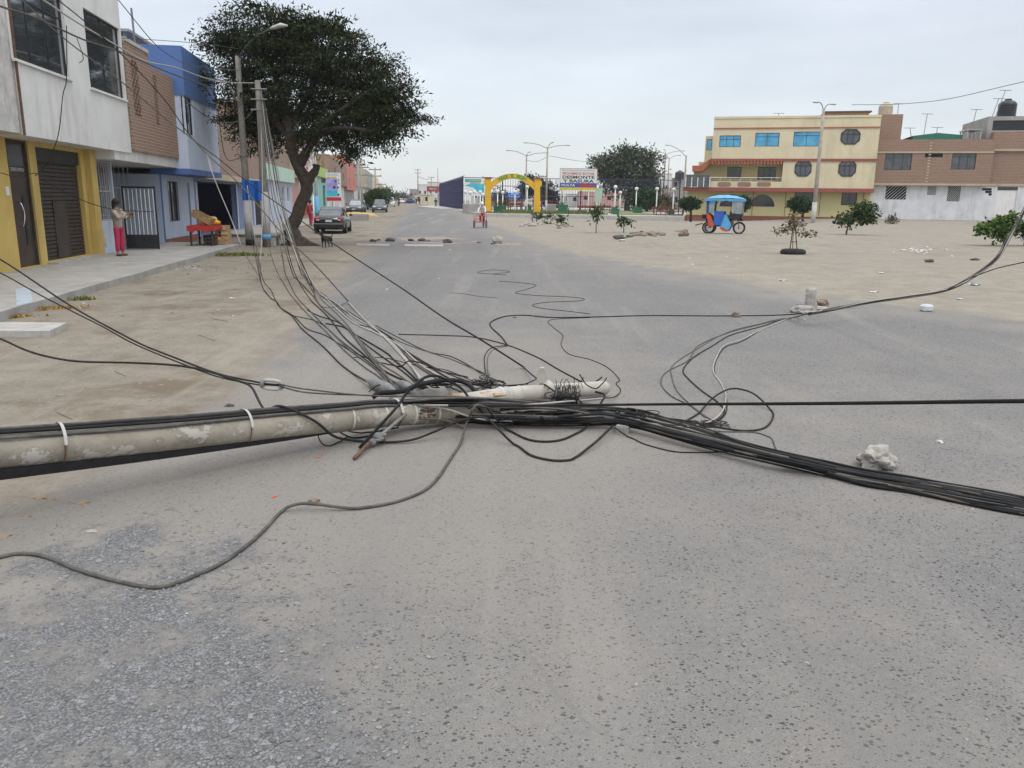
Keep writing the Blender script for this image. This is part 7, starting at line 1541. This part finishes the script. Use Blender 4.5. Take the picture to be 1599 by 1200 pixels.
for k in (-1,1): b.tube([m_+Vector((k*.05,0,.03)),m_+Vector((k*.05,0,-.04))],.012,6)
b.make('bolts','rust',cl,True)
# grey tapered splice bodies behind the pole
for k,(a,c,r,lab) in enumerate((((571,594),(618,612),.062,'larger grey tapered splice casing behind the pole, left one'),((619,597),(644,608),.05,'smaller grey splice casing behind the pole, right one'))):
    p,q=HZ(*a,.06),HZ(*c,.08); n_=9; b=B(); b.tube([p.lerp(q,j/(n_-1)) for j in range(n_)],[r*v for v in (.15,.45,.75,.95,1,1,.92,.6,.3)],14); b.top('splice_casing','galv',lab,'splice casing',smooth=True)
# --- fan of wires falling from the second street pole to the tangle
PT=(404,140,'Y',32)
fan=[
 ([(404,136,'Y',33),(412,230,'Y',28),(422,320,'Y',23),(432,362,'Y',20),(441,400,'Y',18),(446,430),(462,462),(490,492),(520,522),(550,550),(589,580),(606,594,.05)],.010,'cable_grey'),
 ([(405,132,'Y',33),(414,220,'Y',28),(426,310,'Y',23),(439,360,'Y',20),(451,408,'Y',17.5),(460,434),(485,459),(501,478),(523,498),(551,520),(573,547),(600,583),(619,608,.08)],.012,'cable_grey'),
 ([(406,136,'Y',33),(418,240,'Y',28),(432,320,'Y',22),(447,362,'Y',19.5),(463,404,'Y',17.5),(471,429),(487,451),(495,470),(512,489),(545,517),(573,553),(600,585),(630,606,.05)],.012,'cable_grey'),
 ([(407,136,'Y',33),(420,240,'Y',28),(435,320,'Y',22),(450,362,'Y',19.5),(468,415,'Y',17),(482,440),(490,454),(523,473),(556,498),(589,517),(628,558),(655,588),(672,600,.1)],.012,'cable_pale'),
 ([(408,140,'Y',33),(424,250,'Y',27),(438,330,'Y',22),(455,380,'Y',19),(474,424,'Y',17),(490,451),(518,470),(551,503),(584,514),(617,544),(639,564),(683,588),(710,599,.1)],.010,'cable_grey'),
 ([(409,140,'Y',33),(427,250,'Y',27),(442,330,'Y',22),(459,380,'Y',19),(480,428,'Y',17),(493,456),(534,481),(573,506),(606,525),(628,547),(669,572),(705,594),(749,602,.08)],.010,'cable_dark'),
 ([(410,150,'Y',33),(430,260,'Y',27),(446,340,'Y',21.5),(462,392,'Y',18.5),(484,436,'Y',16.8),(500,462),(540,487),(580,512),(612,535),(650,570),(690,598),(720,612,.12)],.011,'cable_grey'),
 ([(411,150,'Y',33),(432,260,'Y',27),(449,340,'Y',21.5),(466,396,'Y',18.5),(488,444,'Y',16.8),(508,474),(530,494),(548,515),(566,540),(590,565),(628,590),(650,604,.1)],.010,'cable_dusty'),
 ([(412,150,'Y',33),(428,270,'Y',27),(441,350,'Y',21),(452,400,'Y',18),(466,440,'Y',16.5),(490,474),(516,500),(540,530),(570,556),(600,580),(640,600),(664,606,.1)],.011,'cable_dark'),
 ([(412,160,'Y',33),(434,280,'Y',26),(452,360,'Y',20.5),(476,420,'Y',17.5),(500,458),(545,500),(585,520),(622,540),(662,575),(700,595),(730,603,.1)],.012,'cable_pale'),
 ([(403,150,'Y',33),(408,260,'Y',28),(415,350,'Y',23),(424,400,'Y',20),(438,436),(452,458),(470,480),(500,510),(535,545),(566,572),(590,588),(601,596,.05)],.009,'cable_grey'),
 ([(480,485),(500,495),(530,505),(560,530),(600,560),(640,590),(665,602,.1)],.009,'cable_dark'),
]
for k,(pts,r,m) in enumerate(fan):
    cab(pts,r,m,'%s wire of the fan falling from the second street pole onto the road'%({'cable_grey':'grey','cable_pale':'pale grey','cable_dark':'dark','cable_dusty':'dusty brown'}[m]),'fan of fallen wires from the street pole')
oth=[
 ([(391,362,'Y',26),(397,392,'Y',22),(406,434,'Y',17.5),(413,455),(424,467),(432,472),(441,484),(457,495),(471,514),(498,536),(523,561),(545,580),(574,597,.05)],.010,'cable_dark','dark wire at the left rim of the fan, bent at a knot on the dirt'),
 ([(397,362,'Y',25),(408,428,'Y',17.5),(421,451),(429,467),(438,481),(460,495),(479,514),(509,525),(545,547),(584,564),(622,573),(639,564,.1),(660,568,.05),(695,582),(730,590)],.008,'cable_dark','black wire zigzagging across the fan toward the tangle'),
 ([(458,494),(490,501),(512,514),(540,539),(573,564),(595,580,.02)],.007,'cable_dark','short dark wire crossing the left side of the fan'),
 ([(490,462),(505,480),(529,478,.02),(545,471,.05)],.006,'cable_grey','short tie wire across the fan at its upper end'),
 ([(543,472,.04),(573,503),(614,539),(636,564),(656,592,.05)],.013,'cable_pale','thick pale wire from the fallen span across the fan'),
 ([(586,509),(628,531),(669,550),(705,558),(738,575),(762,588,.04),(790,600,.1)],.006,'cable_dark','upper thin wire at the right rim of the fan'),
 ([(589,514),(628,536),(683,555),(710,564),(749,580,.03),(775,596,.08)],.006,'cable_grey','second thin wire at the right rim of the fan'),
 ([(606,528),(641,553),(683,577),(724,594),(776,602,.05),(825,600,.1)],.006,'cable_dark','thin dark wire running flat into the tangle'),
 ([(509,506),(534,511),(550,520),(600,550),(617,564),(644,588),(658,597,.05)],.011,'cable_black','short stout black wire in the middle of the fan'),
 ([(549,559),(600,560),(655,573),(700,580),(740,596,.05)],.005,'cable_dark','thin dark wire running flat across the lower fan'),
 ([(622,523),(700,525),(744,528),(793,540),(835,557),(869,576),(909,598),(926,598,.08),(940,589,.14)],.008,'cable_dark','dark cable crossing the road behind the tangle, ending at the pole tip'),
 ([(793,540),(781,525),(766,510),(768,503),(788,495),(818,493),(862,496.5),(936,495.5),(1021,493.5),(1139,494),(1240,491.5),(1300,483),(1356,472,.1),(1412,464,.2)],.010,'cable_dark','long thin dark cable across the whole road to the concrete stub'),
 ([(793,540),(768,544),(757,556),(757,572),(759,586,.05),(768,600,.1)],.006,'cable_dark','thin wire hooking down from the junction to the tangle'),
 ([(795,541),(772,546),(762,558),(761,574),(764,590,.05)],.005,'cable_grey','second thinner wire hooking down from the junction'),
 ([(921,497),(870,499),(856,503),(865,513),(879,525),(876,539),(889,554),(920,562),(947,574),(967,593),(962,600),(969,610),(960,620,.03),(944,622,.1)],.005,'cable_dark','thin wiggly wire passing right of the pole tip'),
 ([(921,491),(889,487),(845,482),(832,477),(852,473),(903,470.5),(911,467),(882,464),(835,462),(805,458),(822,452.6),(837,446),(811,442),(779,439.5)],.006,'cable_dark','thin squiggling wire further up the road'),
 ([(790,430),(746,426.6),(768,422),(796,425),(770,428.5)],.006,'cable_dark','flat thin wire ring farthest up the road'),
 ([(703,458),(722,459),(745,463),(777,466)],.006,'cable_brown','short brown wire on the sand patch up the road'),
]
for pts,r,m,l_ in oth: cab(pts,r,m,l_)
# right hand cables behind the pole
cab([(1062,664),(1086,650),(1112,623,.06),(1139,608,.1),(1165,610,.1),(1187,623,.08),(1204,642),(1206,657),(1191,670),(1165,674),(1131,670),(1075,659),(1000,650)],.009,'cable_dark','dark round loop of cable right of the tangle')
cab([(1212,704),(1206,688),(1195,681),(1172,676),(1112,674),(1050,662)],.006,'cable_grey','thin grey wire curling below the round loop')
cab([(960,668,.06),(985,685),(1010,696),(1050,706),(1090,708),(1140,706)],.006,'cable_dark','thin dark wire sagging under the start of the thick bundle')
far_=[(1262,490,'Y',12.7),(1300,483,'Y',12.9),(1356,472,'Y',13.1),(1412,464,'Y',13.3),(1476,453,'Y',13.4),(1513,436,'Y',13.6),(1555,406,'Y',13.8),(1575,375,'Y',14),(1592,345,'Y',14.2),(1615,300,'Y',14.5),(1650,230,'Y',15),(1740,60,'Y',16.5),(1850,-150,'Y',19)]
fr2=[
 ([(1101,653),(1079,635),(1049,620),(1032,599),(1041,582),(1075,563),(1090,541),(1127,524),(1172,511),(1225,500)],.007,'outermost grey strand of the bundle bending back to the concrete stub','cable_grey'),
 ([(1140,668,.03),(1097,648),(1060,615),(1049,590),(1052,570),(1090,545),(1135,520),(1180,508),(1228,498)],.006,'second strand of the bundle bending back to the concrete stub','cable_grey'),
 ([(1000,657),(1056,666),(1094,666),(1120,657),(1131,642),(1120,629),(1097,612),(1075,593),(1067,578),(1082,560),(1112,541),(1142,524),(1187,511),(1230,499)],.008,'dark middle strand of the bundle bending back to the concrete stub','cable_dark'),
 ([(1010,662),(1067,668),(1105,661),(1129,642),(1133,620),(1127,601),(1114,582),(1118,560),(1131,541),(1161,530),(1195,513),(1240,496)],.009,'innermost pale strand of the bundle bending back to the concrete stub','cable_pale'),
 ([(1020,654),(1085,668),(1118,660),(1134,644),(1134,622),(1129,604),(1116,584),(1119,562),(1133,543),(1160,533),(1198,511),(1243,496)],.006,'thin strand beside the innermost pale one','cable_dark'),
]
for k,(pts,r,l_,m) in enumerate(fr2):
    o=[(q[0]+random.uniform(-3,3),q[1]+random.uniform(-1.5,1.5),'Y',q[3]) for q in far_]
    cab(pts+o,r,m,l_)
cab([(1480,452,'Y',13.4),(1513,436,'Y',13.4),(1540,425,'Y',13.2),(1570,416,'Y',13),(1640,401,'Y',12.5),(1900,340,'Y',11)],.008,'cable_dark','single dark cable leaving the raised bundle toward the right edge')
for k in range(3):
    cab([(q[0]+2*k-4,q[1]+k*1.2,'Y',q[3]) for q in far_],.008,'cable_grey','grey cable in the bundle rising over the lot to the right edge','raised bundle over the lot')
# small wire tangle around the broken joint
tb=thing('wire_tangle','snarl of thin dark wires around the broken pole joint and tip','wires',(0,0,0))
for j,(cx,cy,n_,sx,sy,hh,m,rr) in enumerate(((762,602,20,22,9,.2,'cable_dark',.0045),(760,598,12,26,7,.2,'cable_grey',.005),(885,618,26,22,9,.18,'cable_black',.004),(860,648,22,60,7,.12,'cable_dark',.006),(790,650,16,50,8,.12,'cable_black',.006),(980,646,14,40,8,.06,'cable_dark',.006),(1090,662,8,40,5,.03,'cable_dark',.006),(690,600,10,26,6,.22,'cable_black',.007))):
    b=B()
    for k in range(n_):
        x,y=cx+random.gauss(0,sx*.5),cy+random.gauss(0,sy*.5); a=random.uniform(0,6.28); pts=[]; rad=random.uniform(.4,1)
        for q in range(random.choice((4,5,7))):
            a+=random.uniform(.5,1.1); pts.append(HZ(x+math.cos(a)*sx*rad*.6,y+math.sin(a)*sy*rad*.6,max(.01,hh*random.uniform(.3,1.1))))
        b.tube(spline(pts,5),rr*random.uniform(.7,1.3),5)
    b.make('wire_snarl',m,tb,True)
b=B()   # coil hanging over the tip
for k in range(34):
    x=868+k*1.1+random.uniform(-2,2); a0_=HZ(x,603+random.uniform(-3,2),.24); b.tube(spline([a0_,HZ(x+random.uniform(-5,3),614,.26),HZ(x+random.uniform(-8,8),628,.18),HZ(x+random.uniform(-12,14),636,.10)],4),.0035,4)
for k in range(7): x=868+k*7; b.tube(spline([HZ(x,606,.24),HZ(x+random.uniform(-3,3),597,.3),HZ(x+random.uniform(-9,7),588+random.uniform(0,6),.36)],3),.003,4)
b.make('hanging_coil','cable_dark',tb,True)
b=B(); p=HZ(972,676,.0); b.cbox(-.06,.06,-.05,.05,-.02,.07,.012).xf(Matrix.Translation(p)@Matrix.Rotation(-.3,4,'Z')).top('concrete_chunk','concrete','small grey concrete chunk propping up the start of the thick bundle','concrete chunk')
cab([(905,585,.3),(915,600,.2),(930,607,.18),(942,598,.22),(947,590,.25)],.006,'cable_black','short black wire hooked over the tip of the fallen pole')
cab([(817,573,.02),(836,590,.1),(850,600,.22),(866,612,.22)],.008,'cable_black','thick dark end of the long diagonal wire where it meets the collar')
cab([(768,607,.12),(800,603,.1),(820,600,.12),(838,592,.12),(846,588,.14)],.006,'cable_black','dark wire with small insulator running to the collar')
# ================================================================ STREET POLES AND OVERHEAD WIRES (left)
pA=HZ(390,383,.02); YA=pA.y
t=thing('street_lamp_pole','tall street pole with blue and white painted foot and a lamp arm inside the tree','lamp post',pA)
def qa(px,py,dy=0): return V(px,py,YA+dy)-pA
B().tube([qa(391,387),qa(384,290),qa(378,200),qa(371,88)],[.15,.135,.12,.10],14).make('pole','pole_grey',t,True)
B().tube([qa(390.6,378),qa(385.8,313)],[.172,.162],14).make('white_paint_band','worn_white',t,True); B().tube([qa(391,387),qa(390.2,374)],[.178,.176],14).make('black_paint_foot','cable_black',t,True); B().tube([qa(385.6,313),qa(383.6,281)],[.166,.160],14).make('blue_paint_band','tarp_blue',t,True)
a=B().tube(spline([qa(371,92),qa(385,72,-.3),(qa(405,54,-.8)),qa(425,45,-1.2)],5),.028,7).make('arm','cable_grey',t,True)
h=B(); q=qa(422,45,-1.2); h.tube([q,q+Vector((.12,0,.03)),q+Vector((.45,-.1,.10)),q+Vector((.68,-.15,.08))],[.06,.11,.14,.06],10,flat=.6); h.make('lamp_head','worn_white',a,True)
p=HZ(399,300,2); q0,q1=V(378,281,31.5),V(407,283,31.0); z_=V(390,312,31.3).z
b=B(); n_=8
for k in range(n_): 
    u=q0.lerp(q1,k/n_); v=q0.lerp(q1,(k+1)/n_); d0,d1=.06*math.sin(k*1.6),.06*math.sin((k+1)*1.6); b.quad((u.x,u.y+d0,z_),(v.x,v.y+d1,z_-.05),(v.x,v.y+d1,v.z),(u.x,u.y+d0,u.z)); b.quad((v.x,v.y+d1+.01,z_-.05),(u.x,u.y+d0+.01,z_),(u.x,u.y+d0+.01,u.z),(v.x,v.y+d1+.01,v.z))
b.top('blue_tarp','tarp_blue','bright blue tarp hung between the two street poles','tarp')
pB=HZ(416,386,.02); YB=pB.y
t=thing('street_pole','second street pole with white painted foot, leaning left, beside the big tree','utility pole',pB)
def qb(px,py,dy=0): return V(px,py,YB+dy)-pB
B().tube([qb(417,390),qb(411,290),qb(407,200),qb(402,126)],[.155,.135,.115,.10],14).make('pole','pole_grey',t,True); B().tube([qb(416,372),qb(412,300)],[.176,.158],14).make('white_paint_band','worn_white',t,True); B().tube([qb(416.2,374),qb(415.5,366)],[.182,.18],14).make('blue_paint_mark','tarp_light',t,True)
b=B()
for k in range(3): b.tube([qb(401,140+k*16)+Vector((-.2,-.1,0)),qb(410,140+k*16)+Vector((.2,-.1,0))],.03,6)
b.make('pole_hardware','galv',t)
ow=[
 ([(-40,-60,'Y',15),(29,-4,'Y',15.5),(102,62,'Y',16),(196,133,'Y',17),(260,187,'Y',17.5),(300,217,'Y',17.5),(323,241,'Y',17.5),(376,290,'Y',17),(440,364,'Y',15.8),(490,412,'Y',15),(544,471,.05)],.012,'cable_grey','lower of the two long wires falling diagonally from the white house to the road'),
 ([(40,-40,'Y',15.5),(142,42,'Y',17),(210,105,'Y',18),(260,160,'Y',18.5),(300,216,'Y',19),(340,247,'Y',19),(383,282,'Y',18.5),(450,330,'Y',17),(500,367,'Y',15.5),(551,401,'Y',14),(628,451,'Y',11.8),(691,495,'Y',10),(751,531,'Y',8.8),(817,573,.02)],.011,'cable_dark','upper of the two long wires, falling diagonally past the dog to the pole collar'),
 ([(20,-30,'Y',16),(67,0,'Y',17),(120,35,'Y',19),(180,70,'Y',21),(225,95,'Y',24),(275,106,'Y',26),(320,122,'Y',29),(360,129,'Y',31),(400,130,'Y',32)],.018,'cable_pale','pale wire from the white house to the head of the second street pole'),
 ([(0,10,'Y',16),(60,30,'Y',17),(130,62,'Y',19),(190,82,'Y',21),(250,108,'Y',24),(320,134,'Y',29),(369,147,'Y',31)],.02,'cable_grey','twisted grey wire from the white house to the lamp pole below its lamp arm'),
 ([(150,-40,'Y',22),(187,3,'Y',22),(240,67,'Y',24),(270,90,'Y',26),(300,103,'Y',28),(340,108,'Y',30),(372,110,'Y',31)],.012,'cable_grey','thin wire dropping from the top edge of the picture over the blue house'),
 ([(285,150,'Y',24),(299,165,'Y',25),(315,177,'Y',26),(337,189,'Y',28),(360,192,'Y',30),(385,184,'Y',31.5),(402,163,'Y',32.5)],.014,'cable_grey','drooping wire between the blue bay and the second street pole'),
 ([(335,180,'Y',27),(355,182,'Y',29),(380,160,'Y',31),(395,132,'Y',32.5)],.010,'cable_dark','thin dark wire looping from the drooping wire up to the pole head'),
 ([(323,241,'Y',17.5),(335,280,'Y',17.3),(360,340,'Y',17.2),(382,395,'Y',17.2),(405,432)],.010,'cable_pale','pale thin wire hanging straight down from the diagonal wires to the dirt'),
 ([(386,290,'Y',17),(393,340,'Y',17),(400,385,'Y',17),(406,434)],.008,'cable_pale','second pale thin wire hanging down next to the straight one'),
 ([(408,200,'Y',30),(410,300,'Y',24),(409,360,'Y',20),(407,405,'Y',18),(407,436)],.008,'cable_pale','thin vertical wire in front of the second street pole'),
 ([(340,170,'Y',28),(352,245,'Y',29),(375,247,'Y',30),(398,238,'Y',31.5)],.012,'cable_dark','dark wire drooping before the brick upper wall by the poles'),
 ([(104,40,'Y',14.9),(104,122,'Y',15.0),(98,150,'Y',15.1),(90,215,'Y',15.3),(70,260,'Y',16.4),(55,275,'Y',16.8)],.008,'cable_dark','dark wire hanging from the upper window of the white house to the shutter'),
 ([(0,270,'Y',17.2),(30,277,'Y',17.4),(60,272,'Y',17.6),(100,300,'Y',18),(170,326,'Y',20),(240,331,'Y',25)],.010,'cable_dark','thin wire drooping across the door and shutter of the white house'),
 ([(120,60,'Y',15.6),(130,90,'Y',15.6),(124,99,'Y',15.6)],.007,'cable_dark','short wire end dangling between the two upper windows'),
 ([(1330,164,'Y',66),(1400,163,'Y',64),(1480,155,'Y',60),(1599,128,'Y',54),(1700,110,'Y',50)],.02,'cable_dark','thin overhead wire over the roofs at the right'),
 ([(821,250,'Y',100),(837,253,'Y',97),(853,246,'Y',92)],.02,'cable_dark','short overhead wire between the two three-armed lamp posts'),
 ([(853,243,'Y',92),(920,253,'Y',100),(1000,250,'Y',115),(1035,246,'Y',120)],.02,'cable_dark','overhead wire from the right three-armed lamp post over the park tree'),
 ([(653,276,'Y',240),(664,280,'Y',235),(674,280,'Y',230)],.05,'cable_dark','wire between the far utility poles'),
 ([(190,60,'Y',22),(260,64,'Y',26),(330,70,'Y',30),(380,78,'Y',33)],.01,'cable_grey','faint high wire above the roofs of the brick and blue houses'),
]
for pts,r,m,l_ in ow:
    W_=[V(q[0],q[1],q[3]) if len(q)==4 else C3(q,r) for q in pts]; B().tube(spline(W_,6),r,6).top('wire',m,l_,'wire',smooth=True)
# ================================================================ HAZE (even air over the whole scene)
m=bpy.data.materials.new('haze'); m.use_nodes=True; n=m.node_tree.nodes; n.remove(n['Principled BSDF']); v=n.new('ShaderNodeVolumePrincipled')
v.inputs['Color'].default_value=(.90,.93,.97,1); v.inputs['Density'].default_value=.00032; v.inputs['Anisotropy'].default_value=.2
m.node_tree.links.new(v.outputs[0],n['Material Output'].inputs['Volume']); MATS['haze']=m
b=B().box(-1100,1000,-60,1500,-3,40); h=b.make('haze','haze'); h['kind']='stuff'; h['label']='thin pale haze in the air over the whole street'; h['category']='haze'
